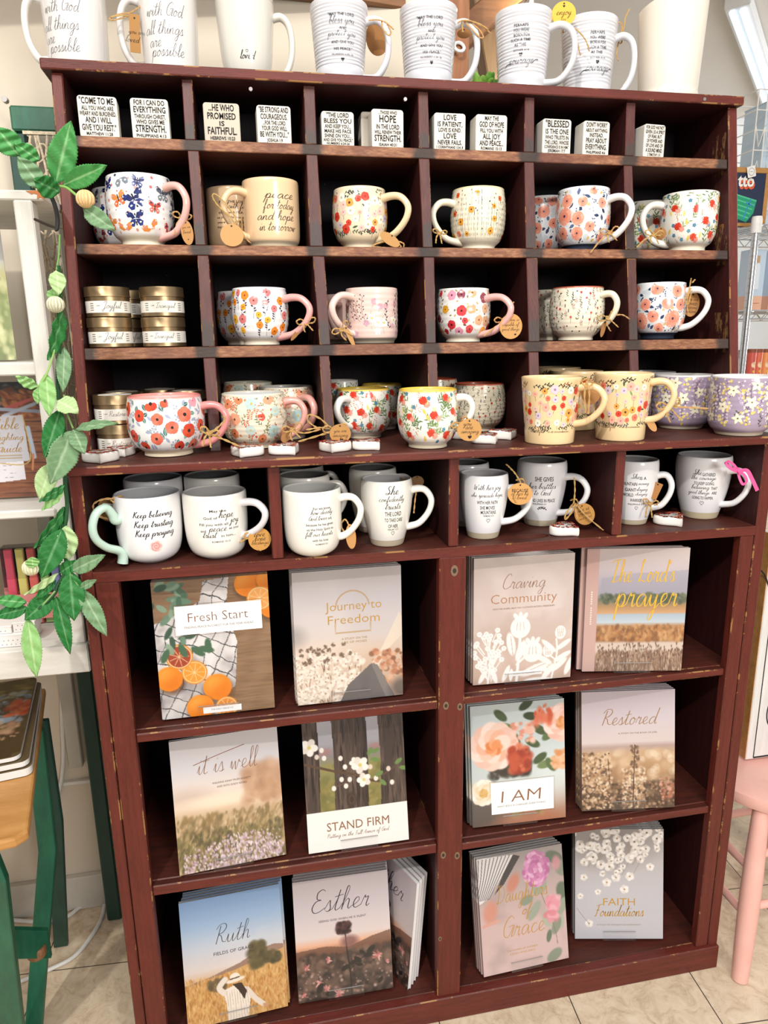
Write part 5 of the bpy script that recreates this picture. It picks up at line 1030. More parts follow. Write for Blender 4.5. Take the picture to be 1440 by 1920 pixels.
mug('round', 408, 117, 922, 1049, 'white mug lettered May the God of hope, right of the mint-handled mug', CT, None, KW2, inside=H('bdbab8'), hcol=H('dcd8dc'), hand=(-26, 42, .84, .34), group=KG,
    lines=[('t', 'May the', 404, 959, 30, SMK), ('t', 'God of', 391, 972, 25, SMK), ('s', 'hope', 419, 969, 28, Q), ('t', 'Fill you with all', 397, 984, 52, SMK), ('s', 'joy', 433, 980, 20, Q), ('t', 'and', 379, 996, 10, SMK), ('s', 'peace', 404, 994, 34, Q), ('t', 'as you', 433, 993, 20, SMK), ('s', 'trust', 391, 1006, 28, Q), ('t', 'in him...', 424, 1006, 28, SMK), ('t', 'ROMANS 15:13', 411, 1017, 34, XS)])
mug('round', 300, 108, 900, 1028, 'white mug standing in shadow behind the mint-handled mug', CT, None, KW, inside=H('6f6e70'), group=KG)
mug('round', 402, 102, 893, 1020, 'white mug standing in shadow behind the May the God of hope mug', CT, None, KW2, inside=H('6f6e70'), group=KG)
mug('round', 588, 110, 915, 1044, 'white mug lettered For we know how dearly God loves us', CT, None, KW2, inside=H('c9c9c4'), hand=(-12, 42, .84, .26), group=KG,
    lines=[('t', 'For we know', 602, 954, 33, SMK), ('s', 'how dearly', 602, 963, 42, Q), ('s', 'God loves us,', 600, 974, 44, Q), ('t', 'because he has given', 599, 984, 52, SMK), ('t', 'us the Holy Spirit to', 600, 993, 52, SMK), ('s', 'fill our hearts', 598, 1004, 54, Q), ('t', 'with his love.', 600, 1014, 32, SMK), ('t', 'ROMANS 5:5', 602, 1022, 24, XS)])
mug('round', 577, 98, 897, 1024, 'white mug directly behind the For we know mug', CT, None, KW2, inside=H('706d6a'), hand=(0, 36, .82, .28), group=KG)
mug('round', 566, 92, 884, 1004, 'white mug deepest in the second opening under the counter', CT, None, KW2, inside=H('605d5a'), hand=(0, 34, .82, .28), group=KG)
mug('bistro', 726, 97, 898, 1026, 'white mug lettered She confidently trusts on a grey clay foot', CT, None, KW2, foot=SAND, footh=.10, inside=GIN, hand=(-6, 42, .82, .26), dots='in', group=KG,
    lines=[('s', 'She', 735, 925, 24, Q), ('s', 'confidently', 735, 939, 48, Q), ('s', 'trusts', 736, 953, 30, Q), ('t', 'THE LORD', 737, 965, 33, {'h': 8}), ('t', 'TO TAKE CARE', 738, 977, 38, {'h': 7}), ('t', 'OF HER.', 737, 989, 22, {'h': 7}), ('t', 'PSALM 112:7', 737, 996, 24, XS), ('h', '', 736, 1003, 8, {'o': .0006})])
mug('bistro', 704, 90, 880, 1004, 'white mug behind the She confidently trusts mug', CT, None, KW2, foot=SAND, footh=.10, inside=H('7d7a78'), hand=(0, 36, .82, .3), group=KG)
mug('bistro', 905, 91, 888, 1012, 'white mug lettered With her joy she spreads hope', CT, None, KW, foot=SAND, footh=.10, inside=GIN, hand=(-6, 46, .76, .24), dots='in', group=KG,
    lines=[('s', 'With her joy', 915, 917, 50, Q), ('s', 'she spreads hope,', 914, 931, 62, Q), ('t', 'WITH HER FAITH', 914, 943, 40, {'h': 6.5}), ('t', 'SHE MOVES', 914, 953, 29, {'h': 6.5}), ('t', 'MOUNTAINS.', 916, 962, 32, {'h': 6.5}), ('t', 'ROMANS 15:13', 916, 969, 22, XS), ('h', '', 915, 978, 8, {'o': .0006})])
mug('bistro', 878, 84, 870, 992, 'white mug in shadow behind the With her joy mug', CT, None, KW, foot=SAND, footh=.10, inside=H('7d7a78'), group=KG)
mug('bistro', 1012, 92, 864, 988, 'white mug lettered She gives her battles to God', CT, None, KW, foot=SAND, footh=.10, inside=H('8d8a88'), hand=(-22, 43, .76, .20), dots='in', group=KG,
    lines=[('t', 'SHE GIVES', 1021, 899, 34, {'h': 8}), ('s', 'her battles', 1017, 915, 52, Q), ('s', 'to God', 1018, 927, 34, Q), ('t', 'AND LIVES IN PEACE.', 1018, 940, 52, {'h': 6.5}), ('t', 'PHILIPPIANS 4:7', 1012, 947, 28, XS), ('f', '', 1015, 956, 0, {'f': lambda a, u, v, k: a.sprig(u - 9 * k, v, 18 * k, 0, INK, 1, 9, 2.2 * k, 4 * k, .7 * k)})])
mug('bistro', 1182, 87, 862, 985, 'white mug lettered Warrior half hidden behind the right-hand divider', CT, None, KW, foot=SAND, footh=.09, inside=H('9d9a98'), hand=(-8, 30, .76, .26), dots='in', group=KG,
    lines=[('s', 'She', 1192, 896, 14, Q), ('t', 'IS A', 1205, 897, 12, {'h': 5.5}), ('t', 'MOUNTAIN', 1180, 908, 30, {'h': 6}), ('s', 'moving', 1206, 908, 20, Q), ('t', 'GIANT', 1183, 919, 20, {'h': 6}), ('s', 'slaying', 1203, 919, 22, Q), ('t', 'WORLD', 1179, 929, 20, {'h': 6}), ('s', 'changing', 1202, 928, 24, Q), ('t', 'WARRIOR.', 1193, 939, 24, {'h': 6}), ('t', 'PHILIPPIANS 4:13', 1193, 947, 34, XS), ('h', '', 1193, 954, 7, {'o': .0006})])
mug('bistro', 1310, 98, 854, 974, 'white mug lettered She gathered the courage, rightmost under the counter', CT, None, KW, foot=H('c2b497'), footh=.11, inside=GIN, hand=(-14, 38, .78, .24), dots='in', group=KG,
    lines=[('s', 'She', 1310, 889, 15, Q), ('t', 'GATHERED', 1329, 890, 22, {'h': 6}), ('s', 'the courage', 1320, 898, 43, Q), ('t', 'TO KEEP GOING,', 1321, 907, 36, {'h': 5.5}), ('s', 'believing', 1314, 916, 32, Q), ('t', 'THAT', 1337, 916, 12, {'h': 5.5}), ('s', 'good things', 1311, 926, 40, Q), ('t', 'ARE', 1337, 925, 10, {'h': 5.5}), ('t', 'GOING TO HAPPEN.', 1318, 935, 42, {'h': 5.5}), ('h', '', 1316, 945, 8, {'o': .0006})])

# settle: nothing may stand inside a divider, a wall or its neighbour
def edges(r): return [(-.05, .0173)] + [(onup((c[r][0] + c[r][3]) / 2, (c[r][1] + c[r][4]) / 2)[0], onup((c[r][2] + c[r][5]) / 2, (c[r][1] + c[r][4]) / 2)[0]) for c in DIV] + [(1.0966, 1.2)]
for z0, ds in ((Z2, edges(1)), (Z3, edges(2)), (ZC, edges(3)), (CT, [(-.05, XSL), (.2753, .2925), (.5525, .569), (.8339, .8506), (XSR, 1.2)])):
    G_ = [s for s in SOLID if z0 - .01 < s[2] < z0 + .13]; yf = yfront(z0) + .001 if z0 > CT + .01 else .002
    P_ = [np.array(s[0].location[:2]) for s in G_]
    for it in range(400):
        for i in range(len(G_)):
            for j in range(i + 1, len(G_)):
                if G_[i][3] < G_[j][2] or G_[j][3] < G_[i][2]: continue
                d = P_[j] - P_[i]; L = np.linalg.norm(d); gap = G_[i][1] + G_[j][1] - L
                if gap > 0: u = d / (L + 1e-9); wi, wj = 1 / G_[i][4], 1 / G_[j][4]; P_[i] -= u * gap * wi / (wi + wj); P_[j] += u * gap * wj / (wi + wj)
            for xl, xr in ds:
                q = np.array([min(max(P_[i][0], xl), xr), max(P_[i][1], yf)]); d = P_[i] - q; L = np.linalg.norm(d)
                if L < 1e-6: P_[i][0] += .002 if P_[i][0] > (xl + xr) / 2 else -.002
                elif L < G_[i][1] and z0 == ZC and G_[i][4] > 5 and P_[i][1] < yf + .02 and G_[i][1] - L > .006:
                    dx = max(xl - P_[i][0], P_[i][0] - xr, 0.); P_[i][1] -= min(.002, max(0, P_[i][1] - (yf - math.sqrt(max(0, G_[i][1] ** 2 - dx * dx)))))
                elif L < G_[i][1]: P_[i] += d / L * (G_[i][1] - L)
            P_[i][1] = min(P_[i][1], DB - .002 - G_[i][1])
    for s, p_ in zip(G_, P_): s[0].location[0], s[0].location[1] = p_
    for k, s in enumerate(G_):                      # turn a hand that would run into wood or a neighbour
        if len(s) < 6: continue
        h_ = s[5]; V = np.array([v.co[:] for v in h_.data.vertices]); r0 = s[0].rotation_euler.z; V = V[np.hypot(V[:, 0], V[:, 1]) > s[1] + .004]
        for dl in [q * sg for q in range(0, 75, 3) for sg in (1, -1)]:
            a = r0 + math.radians(dl); X = s[0].location[0] + V[:, 0] * math.cos(a) - V[:, 1] * math.sin(a); Y = s[0].location[1] + V[:, 0] * math.sin(a) + V[:, 1] * math.cos(a); bad = (Y > DB - .002).any()
            for xl, xr in ds: bad = bad or ((X > xl - .0012) & (X < xr + .0012) & (Y > yf - .0012)).any()
            for i, o_ in enumerate(G_):
                if i != k and o_[2] < s[3] and s[2] < o_[3]: bad = bad or (np.hypot(X - P_[i][0], Y - P_[i][1]) < o_[1] + .0005).any()
            if not bad: break
        h_.rotation_euler.z = math.radians(dl) if not bad else 0

# ================================================================ study booklets: the cover pictures are painted here, dot by dot
class Cv:
    """a small picture, x 0..1 across and y 0..1.28 down, kept as colours of a fine grid of points"""
    def __init__(s, w=176, seed=1):
        s.w = w; s.h = int(w * 1.28); s.r = np.random.RandomState(seed); s.a = np.zeros((s.h, s.w, 3)); s.X, s.Y = np.meshgrid(np.linspace(0, 1, s.w), np.linspace(0, 1.28, s.h))
    def c(s, h): return np.array([int(h[i:i + 2], 16) / 255 for i in (0, 2, 4)]) if isinstance(h, str) else np.array(h)
    def grad(s, st, y0=0, y1=2, x0=-1, x1=2, wob=None):
        ys = [q[0] for q in st]; C = np.stack([s.c(q[1]) for q in st]); Y = s.Y + (wob if wob is not None else 0)
        g = np.stack([np.interp(Y, ys, C[:, i]) for i in range(3)], 2); m = (Y >= y0) & (Y < y1) & (s.X >= x0) & (s.X < x1); s.a[m] = g[m]
    def over(s, m, col, al=1.): m = np.clip(m * al, 0, 1)[..., None]; s.a = s.a * (1 - m) + s.c(col) * m
    def win(s, x, y, r):
        i0, i1 = max(0, int((y - r) * s.w)), min(s.h, int((y + r) * s.w) + 2); j0, j1 = max(0, int((x - r) * s.w)), min(s.w, int((x + r) * s.w) + 2); return slice(i0, i1), slice(j0, j1)
    def blob(s, x, y, rx, ry=None, col='ffffff', al=1., soft=.15, rot=0):
        ry = rx if ry is None else ry; i, j = s.win(x, y, max(rx, ry) * (1 + soft) + .006)
        if i.stop <= i.start or j.stop <= j.start: return
        dx, dy = s.X[i, j] - x, s.Y[i, j] - y; c, q = math.cos(rot), math.sin(rot)
        d = np.sqrt(((dx * c + dy * q) / rx) ** 2 + ((-dx * q + dy * c) / ry) ** 2); m = np.clip((1 + soft - d) / (2 * soft), 0, 1)[..., None] * al
        s.a[i, j] = s.a[i, j] * (1 - m) + s.c(col) * m
    def line(s, P, w, col, al=1.):
        P = crom([np.array(p, float) for p in P], 8)
        for p, q in zip(P[:-1], P[1:]):
            n = max(1, int(np.linalg.norm(q - p) * s.w * 1.2))
            for t in range(n): z = p + (q - p) * t / n; s.blob(z[0], z[1], w, w, col, al, .35)
    def poly(s, P, col, al=1., wob=0):
        m = np.zeros(s.X.shape, bool); n = len(P)
        for k in range(n):
            (x0, y0), (x1, y1) = P[k], P[(k + 1) % n]
            if y0 == y1: continue
            m ^= ((s.Y > y0) != (s.Y > y1)) & (s.X < (x1 - x0) * (s.Y - y0) / (y1 - y0) + x0)
        s.over(m.astype(float), col, al)
    def noise(s, fx, fy, seed=0, oct=3):
        r = np.random.RandomState(seed); o = np.zeros(s.X.shape); amp = 1; tot = 0
        for k in range(oct):
            gx, gy = int(fx * 2 ** k) + 2, int(fy * 2 ** k) + 2; g = r.rand(gy, gx); u = s.X * (gx - 1.001); v = s.Y / 1.28 * (gy - 1.001)
            i, j = v.astype(int), u.astype(int); fu, fv = u - j, v - i; fu, fv = fu * fu * (3 - 2 * fu), fv * fv * (3 - 2 * fv)
            j2, i2 = np.minimum(j + 1, gx - 1), np.minimum(i + 1, gy - 1)
            o += amp * ((g[i, j] * (1 - fu) + g[i, j2] * fu) * (1 - fv) + (g[i2, j] * (1 - fu) + g[i2, j2] * fu) * fv); tot += amp; amp *= .55
        return o / tot
    def grain(s, n, cols, box, r, al=.8, asp=1., rot=0, soft=.4, rj=.6):
        for _ in range(n):
            q = s.r.uniform(1 - rj, 1 + rj) * r; s.blob(s.r.uniform(box[0], box[2]), s.r.uniform(box[1], box[3]), q, q * asp, cols[s.r.randint(len(cols))], al, soft, rot + s.r.uniform(-.4, .4))
    def leaf(s, x, y, ln, w, rot, col, al=1.): s.blob(x + math.cos(rot) * ln / 2, y + math.sin(rot) * ln / 2, ln / 2, w / 2, col, al, .14, rot)
    def bloom(s, x, y, r, n, cols, ctr=None, al=1., fat=.5, soft=.2):
        t0 = s.r.uniform(0, 6)
        for k in range(n): t = t0 + 2 * pi * k / n; s.blob(x + math.cos(t) * r * .55, y + math.sin(t) * r * .55, r * .5, r * fat, cols[k % len(cols)], al, soft, t)
        if ctr: s.blob(x, y, r * .22, None, ctr, al, .3)
    def lin(s):
        a = np.clip(s.a, 0, 1); return .87 * np.where(a <= .04045, a / 12.92, ((a + .055) / 1.055) ** 2.4)

def cv_oranges():
    c = Cv(seed=2); n = c.noise(3, 60, 4) + .6 * np.sin((c.X * .6 + c.Y * .25) * 40 + 6 * c.noise(2, 3, 9)) * .2
    c.a[:] = c.c('8a6b50'); c.over(n - .25, 'a5866a', .9); c.over(np.clip(c.noise(5, 90, 8) - .55, 0, 1) * 3, '5f4530', .5)
    tw = [(.0, .38), (.22, .30), (.40, .20), (.44, .02), (.66, .0), (.62, .30), (.70, .60), (.66, 1.02), (.58, 1.10), (.52, 1.28), (0, 1.28)]; c.poly(tw, 'c9c3c2')
    k = c.noise(6, 7, 12); msk = np.zeros(c.X.shape); b = Cv(seed=3); b.poly(tw, 'ffffff'); msk = (b.a[..., 0] > .5)
    wv = (k - .5) * .09; g1 = np.abs(((c.X + c.Y * .45 + wv) % .135) - .0675) < .0055; g2 = np.abs(((c.Y - c.X * .5 + wv) % .135) - .0675) < .0055
    c.over(msk * np.clip(k - .42, 0, 1) * 4, 'e8e3e2', .8); c.over(msk * np.clip(.45 - k, 0, 1) * 4, '7a7078', .6); c.over(msk * (g1 | g2), '3c3b40', .85)
    for x, y, r in ((.82, .08, .115), (1.0, .05, .10), (1.02, .30, .11), (.09, .90, .115), (.50, 1.02, .125), (.34, 1.20, .12)):
        c.blob(x + .01, y + .025, r * 1.08, None, '3a2a20', .55, .2); c.blob(x, y, r, None, 'ef8a24', 1, .03); c.blob(x - r * .25, y - r * .3, r * .55, None, 'f7a545', .8, .5); c.blob(x + r * .2, y + r * .35, r * .7, None, 'd96d12', .45, .5)
    for x, y, r, f in ((.92, .22, .115, 'eda65c'), (.31, .86, .112, 'f09a38'), (.19, .70, .118, 'a8442a'), (.57, 1.22, .10, 'e08a3a')):
        c.blob(x, y, r, None, 'e08a2c', 1, .03); c.blob(x, y, r * .90, None, 'f4d6a4', 1, .03); c.blob(x, y, r * .83, None, f, 1, .03)
        for q in range(9): t = q * 2 * pi / 9; c.line([(x, y), (x + math.cos(t) * r * .8, y + math.sin(t) * r * .8)], .0035, 'f6dcae', .7)
    for k in range(34):
        x, y = c.r.uniform(0, .35), c.r.uniform(.05, .62); c.leaf(x, y, c.r.uniform(.09, .15), c.r.uniform(.045, .07), c.r.uniform(-1, 2.5), ['4f6f5a', '6b8a72', '8aa48c', '3a5646'][k % 4], .95)
    for x, y, r in ((.20, .58, 1.2), (.30, .62, .7), (.36, .63, .3), (.44, .55, 1.5), (.1, .62, 2)): c.leaf(x, y, .14, .06, r, '486a50')
    return c
def cv_journey():
    c = Cv(seed=5); c.grad([(0, 'bdb4b2'), (.28, 'c3bcc0'), (.62, 'd0c6c4'), (.8, 'dccabb'), (1.28, 'c9ae98')])
    c.blob(-.02, .62, .12, .10, '7f7a7c', .6, .5); c.over(np.clip(c.noise(2, 2, 3) - .4, 0, 1), 'e6ddd8', .8)
    c.blob(.2, 1.0, .45, .30, 'ead7c6', .8, .6); c.blob(.75, 1.05, .4, .25, 'c6a58c', .6, .6)
    for k in range(24):
        x = c.r.uniform(0, .6); y = c.r.uniform(.78, 1.05); c.line([(x, y), (x + c.r.uniform(-.03, .05), y + .14), (x + c.r.uniform(-.06, .1), 1.28)], .0035, ['7a5f4c', '5f4a3e', '947a64'][k % 3], .8)
    for k in range(130):
        x, y = c.r.uniform(0, .62), c.r.uniform(.80, 1.26); c.bloom(x, y, c.r.uniform(.02, .045), 5, ['f2e7db', 'e2d2c2', 'f7efe6', 'cdb8a6'], 'a5886e', .85, .6, .4)
    for k in range(26):
        x, y = c.r.uniform(.05, .55), c.r.uniform(.70, .88); c.bloom(x, y, .022, 5, ['6a554a', '8a7262', 'd9c8b8'], '3a2c26', .8)
    for k in range(9): c.line([(.62 + k * .012, 1.05), (.80 + k * .008, .80), (.98 + .01 * k, .45 + k * .02)], .006, 'e6d6c4', .7)
    for k in range(90):
        x, y = c.r.uniform(.70, 1.02), c.r.uniform(.80, 1.14); c.blob(x, y, c.r.uniform(.012, .03), None, ['d49a78', 'b87a5a', 'e0b49a', '8a5a40'][k % 4], .85, .3)
    c.poly([(.40, 1.28), (.48, 1.12), (.70, .93), (.76, .95), (.92, 1.28)], '6e6868'); c.poly([(.70, .93), (.76, .95), (.92, 1.28), (.83, 1.28)], '837c7a'); c.over(np.clip(c.noise(5, 6, 6) - .5, 0, 1) * ((c.Y > 1.0) & (c.X > .42) & (c.X < .9)), '4a4648', .6)
    c.blob(1.0, 1.2, .12, .10, '4a4444', .7, .4); return c
def cv_heather():
    c = Cv(seed=6); c.grad([(0, 'cfc8ca'), (.30, 'd8d4d8'), (.55, 'ead9cc'), (.66, 'f2dcc2'), (.72, 'dcbfa0'), (.85, 'a98f6e'), (1.28, '7d6a58')])
    c.blob(.12, .58, .22, .10, 'c9b0a0', .6, .6); c.blob(.35, .62, .3, .05, 'f6e3cc', .8, .6)
    c.grain(260, ['c49a78', 'b08466', 'd8b294'], (.66, .34, 1.05, .70), .035, .35, soft=.6)
    c.grain(900, ['b59672', 'c9a880', '94784f', '7d6a48', 'd9bd98', '8c7a52'], (0, .76, 1, 1.28), .014, .7, 2.2, .3)
    c.grain(700, ['6a5f3e', '7f7448', '57503a', 'a39260'], (0, .90, 1, 1.28), .010, .65, 2.6, .2)
    for k in range(900):
        x = c.r.uniform(.05, .98); y = c.r.uniform(.98, 1.28)
        if abs(x - .62) * .35 + .98 < y + c.r.uniform(-.1, .1): c.blob(x, y, c.r.uniform(.004, .010), c.r.uniform(.008, .02), ['d3b9c8', 'e3cfd8', 'b898ac', 'c8a8ba', 'efe2e6'][k % 5], .8, .35, c.r.uniform(-.4, .4))
    return c
def cv_fence():
    c = Cv(seed=7); c.grad([(0, 'b8b4bc'), (.22, 'a9a6ae'), (.34, '8c8484'), (.45, '8d8a5a'), (.88, '7a7440')]); c.grain(160, ['9a8a50', '6f6a3a', 'a89a60', '84783e'], (0, .45, 1, .9), .03, .5)
    for x in (.18, .5, .68): c.blob(x + .03, .30, .06, .035, 'b5706a', .5, .4)
    g = c.noise(40, 4, 3, 4); g2 = c.noise(70, 6, 5)
    for x0, x1 in ((-.05, .145), (.285, .625), (.745, 1.05)):
        m = ((c.X > x0 + .01 * np.sin(c.Y * 4)) & (c.X < x1 + .008 * np.sin(c.Y * 5 + x0))).astype(float)
        c.over(m, '4b3d36'); c.over(m * np.clip(g - .42, 0, 1) * 4, '6d5a4e', .8); c.over(m * np.clip(g2 - .55, 0, 1) * 4, '241a18', .8)
        c.over(m * np.clip((c.X - (x1 - .05)) / .05, 0, 1), '2a201d', .5)
    for r in (.05, .035, .02): c.blob(.45, .80, r, r * 1.5, '33271f' if r != .035 else '5a4638', .7, .25)
    c.line([(0, .40), (.15, .45), (.32, .51), (.5, .56), (.64, .63), (.78, .66)], .011, '5d4634'); c.line([(.32, .51), (.5, .45), (.6, .42)], .006, '5d4634'); c.line([(.5, .56), (.38, .63), (.28, .66)], .005, '6a5040'); c.line([(.64, .63), (.8, .58), (.9, .52)], .005, '6a5040')
    for x, y, r in ((.06, .24, .085), (.50, .44, .055), (.55, .47, .085), (.58, .62, .07)): c.bloom(x, y, r, 5, ['f3eee6', 'e6dcd2'], 'd8c878', 1, .42, .12)
    for x, y in ((.18, .28), (.20, .36), (.13, .34), (.36, .38), (.40, .47), (.83, .54), (.86, .68), (.28, .67), (.40, .66), (.44, .60), (.36, .59), (.7, .62), (.65, .50)): c.blob(x, y, .022, .026, ['efe6dc', 'e0cfc0'][int(x * 100) % 2], 1, .15)
    for x, y, r in ((.63, .38, -1), (.66, .42, .3), (.67, .36, -.4), (.90, .50, -.6), (.94, .54, .2), (.74, .64, .8), (.70, .60, -.5)): c.leaf(x, y, .085, .042, r, '6f8a4c')
    c.grad([(0, 'f2eeea'), (1.3, 'f2eeea')], .89, 2, wob=None); return c
def cv_field():
    c = Cv(seed=8); c.grad([(0, '7fa2cf'), (.25, '9ab6d8'), (.5, 'c3cad6'), (.72, 'dccfca'), (.82, 'd8b496'), (1.28, 'c08a4e')])
    c.over(np.clip(c.noise(3, 4, 8) - .5, 0, 1) * ((c.Y > .4) & (c.Y < .78)), 'e6e0de', .9)
    c.poly([(0, .84), (.25, .80), (.55, .72), (.75, .63), (.9, .60), (1, .62), (1, .85), (0, .9)], '9c7c6c'); c.poly([(0, .86), (.5, .78), (1, .66), (1, 1.28), (0, 1.28)], 'cf9f62')
    c.grain(1500, ['dcae6c', 'b9803e', 'e8c184', 'a46c34', 'cf9450'], (0, .80, 1, 1.28), .006, .6, 3.2, 0)
    c.grain(60, ['5c5236', '4a442e', '6d6040'], (.66, .56, .80, .80), .03, .75); c.grain(50, ['5c5236', '4a442e'], (.80, .68, .95, .78), .02, .75); c.grain(40, ['5a4c36', '6a5840'], (.24, .85, .38, .95), .022, .7)
    # walker seen from behind: dress, plait, hat
    c.poly([(.36, .97), (.50, .93), (.60, .98), (.63, 1.10), (.60, 1.28), (.40, 1.28), (.39, 1.1)], 'efe3d6'); c.line([(.38, 1.0), (.33, .93), (.40, .85)], .024, 'e8dccf'); c.line([(.60, 1.0), (.68, 1.12), (.76, 1.20)], .022, 'e6d8ca'); c.line([(.76, 1.2), (.80, 1.22)], .012, 'c99878')
    for k in range(9): x = .40 + k * .025; c.line([(x, .98), (x + .005, 1.12), (x - .01 + k * .004, 1.28)], .0028, 'b89a86', .8)
    c.poly([(.46, .92), (.55, .92), (.60, 1.02), (.57, 1.10), (.52, 1.0)], '3a2a24'); c.blob(.495, .885, .095, .022, 'eee0ce', 1, .1, -.12); c.blob(.49, .85, .05, .038, 'f1e5d5', 1, .1); c.line([(.445, .87), (.54, .86)], .006, '3c2c28'); return c
def cv_clover():
    c = Cv(seed=9); c.grad([(0, 'c3b7bd'), (.35, 'cdc3c8'), (.62, 'dfd0cd'), (.70, 'e8b294'), (.78, 'a06b52'), (.9, '5a453e'), (1.28, '332c2a')])
    c.poly([(0, .74), (.3, .72), (.55, .76), (.8, .68), (1, .64), (1, .95), (0, .95)], '6a4a3c', .75); c.grain(420, ['6d554a', '4a3c36', '2c2624', '7c6456', '8a6f60', '3a3330'], (0, .80, 1, 1.28), .03, .55)
    c.grain(70, ['d8b6a6', 'c79a8c', 'e6cabc'], (0, .95, 1, 1.25), .012, .5)
    for x, y, r in ((.10, .92, .05), (.33, .87, .045), (.85, .90, .075), (.22, 1.10, .06), (.42, 1.24, .07), (.06, 1.2, .04), (.62, .90, .04), (.95, .98, .03), (.30, 1.17, .05)):
        for k in range(30): t = c.r.uniform(0, 6.3); q = c.r.uniform(0, 1) * r; c.leaf(x, y, q, .014, t, ['d48f8a', 'c47a76', 'e8b4ac', 'a85c5a'][k % 4], .85)
    c.line([(.52, .62), (.53, .8), (.55, 1.0), (.56, 1.28)], .006, '2a2422'); c.line([(.56, 1.0), (.66, .92), (.74, .86)], .005, '2a2422')
    for x, y, r in ((.60, .88, .07), (.66, .82, .05), (.70, .88, .07), (.55, .95, .06), (.74, .86, .08), (.46, 1.0, .07), (.62, .96, .05), (.2, 1.2, .08), (.28, 1.22, .08), (.84, 1.2, .06)): c.leaf(x, y, r * 1.4, r * .75, c.r.uniform(-1.2, .8), '2e2927')
    c.blob(.50, .56, .075, .06, '3a2426', 1, .3); c.grain(60, ['4a2c30', '2a1c1e', '5c3a3c'], (.44, .50, .57, .60), .018, .9); c.blob(.56, .70, .09, .06, '7c5456', .8, .4); return c
def cv_cutout():
    c = Cv(seed=10); c.grad([(0, 'cdbdb6'), (.5, 'd2c1bb'), (1.28, 'c9ac9d')]); c.over(np.clip(c.noise(3, 4, 4) - .45, 0, 1), 'e9dcd6', 1.2); c.over(np.clip(c.noise(4, 4, 14) - .5, 0, 1) * (c.Y > .55), 'a88a7c', 1.0)
    c.blob(.72, .38, .16, .28, 'dccfca', .5, .3, -.5); W_ = 'f6f3f0'
    def L(P, w=.010): c.line(P, w, W_)
    L([(.44, 1.28), (.46, 1.0), (.47, .80)], .012); L([(.44, 1.1), (.55, 1.0)], .010); L([(.80, 1.28), (.85, 1.02), (.84, .86)], .008); L([(.86, 1.1), (.74, 1.0)], .007); L([(.15, 1.28), (.17, 1.0), (.16, .9)], .008)
    for x, y, r in ((.47, .72, .10), (.60, .98, .10)): 
        c.blob(x, y, r, r * 1.08, W_, 1, .04)
        for d in (-.04, 0, .04): c.leaf(x + d * .6, y - r * .8, .08, .04, -pi / 2 + d * 14, W_)
        for d in (-.03, 0, .03): c.line([(x + d, y - .05), (x + d * 1.3, y + .03)], .0035, 'cbb6ae')
    for x, y in ((.88, .80), (.76, .98)):
        c.blob(x, y, .055, .07, W_, 1, .05)
        for d in (-.03, -.01, .01, .03): c.line([(x + d, y - .05), (x + d * .7, y + .05)], .003, 'c3a99e')
    for x, y, ln, w, r in ((.40, 1.0, .24, .085, -1.75), (.44, 1.06, .22, .08, -1.2), (.48, 1.22, .32, .09, -.35), (.52, 1.28, .30, .07, .05), (.84, .98, .18, .05, -.6), (.84, 1.0, .2, .05, -2.4), (.82, 1.1, .2, .055, -.5), (.8, 1.12, .2, .055, -2.6), (.80, 1.2, .2, .06, -.7), (.78, 1.2, .18, .05, -2.7), (.3, 1.27, .18, .05, -1.2), (.24, 1.28, .17, .05, -1.9), (.70, 1.28, .2, .06, -.9), (.94, 1.25, .2, .06, -1.2), (.06, 1.27, .16, .05, -1.1), (.38, 1.27, .13, .04, -1.5)): c.leaf(x, y, ln, w, r, W_)
    c.line([(.40, 1.0), (.375, .80)], .004, 'cdb7ad'); c.line([(.50, 1.2), (.74, 1.11)], .004, 'cdb7ad')
    for k in range(34):
        x, y = c.r.uniform(.01, .31), c.r.uniform(.72, 1.16); c.blob(x, y, .026, None, W_, 1, .06); c.blob(x, y, .009, None, 'cdb9b0', 1, .2); c.line([(x, y), (.16 + (x - .16) * .35, y + .12)], .005, W_)
    return c
def cv_marsh():
    c = Cv(seed=11); c.grad([(0, 'd2c2bd'), (.22, 'c9bcc0'), (.30, 'b9b0ba'), (.46, 'a59fac'), (.52, '7d7a70'), (.60, 'b58f66'), (.66, 'd2a278'), (.68, 'aebecb'), (.76, 'c4cfd8'), (.80, 'b98a64'), (.95, '9a6a4a'), (.98, 'd6c4b6'), (1.06, 'dccabc'), (1.12, 'a98a74'), (1.28, '84695a')])
    c.poly([(.15, .30), (.5, .25), (.8, .24), (1, .22), (1, .48), (.15, .48)], 'a3a0ac', .6)
    c.grain(160, ['5c6650', '4c5646', '6f7458', '7a7a5e'], (.15, .47, 1, .56), .018, .7); c.grain(420, ['b9804e', 'c99864', '94603e', 'd6a878', '7f5a3e'], (.13, .80, 1, .95), .014, .6, 1.6)
    c.grain(900, ['a07f6a', '7a5f50', 'c2a48e', 'd8c2b0', '624c42', '8f6d5a'], (.14, 1.06, 1, 1.28), .006, .7, 3.5, 0)
    for k in range(120): x = c.r.uniform(.14, 1); y = c.r.uniform(.98, 1.16); c.line([(x, 1.28), (x + .005, y)], .0022, ['6a5446', '8a6c58', 'b89a84'][k % 3], .7); c.blob(x + .005, y, .006, .014, '6a4c40', .8, .3)
    c.grad([(0, 'c9a59e'), (1.28, 'd0ada5')], 0, 2, -1, .125); return c
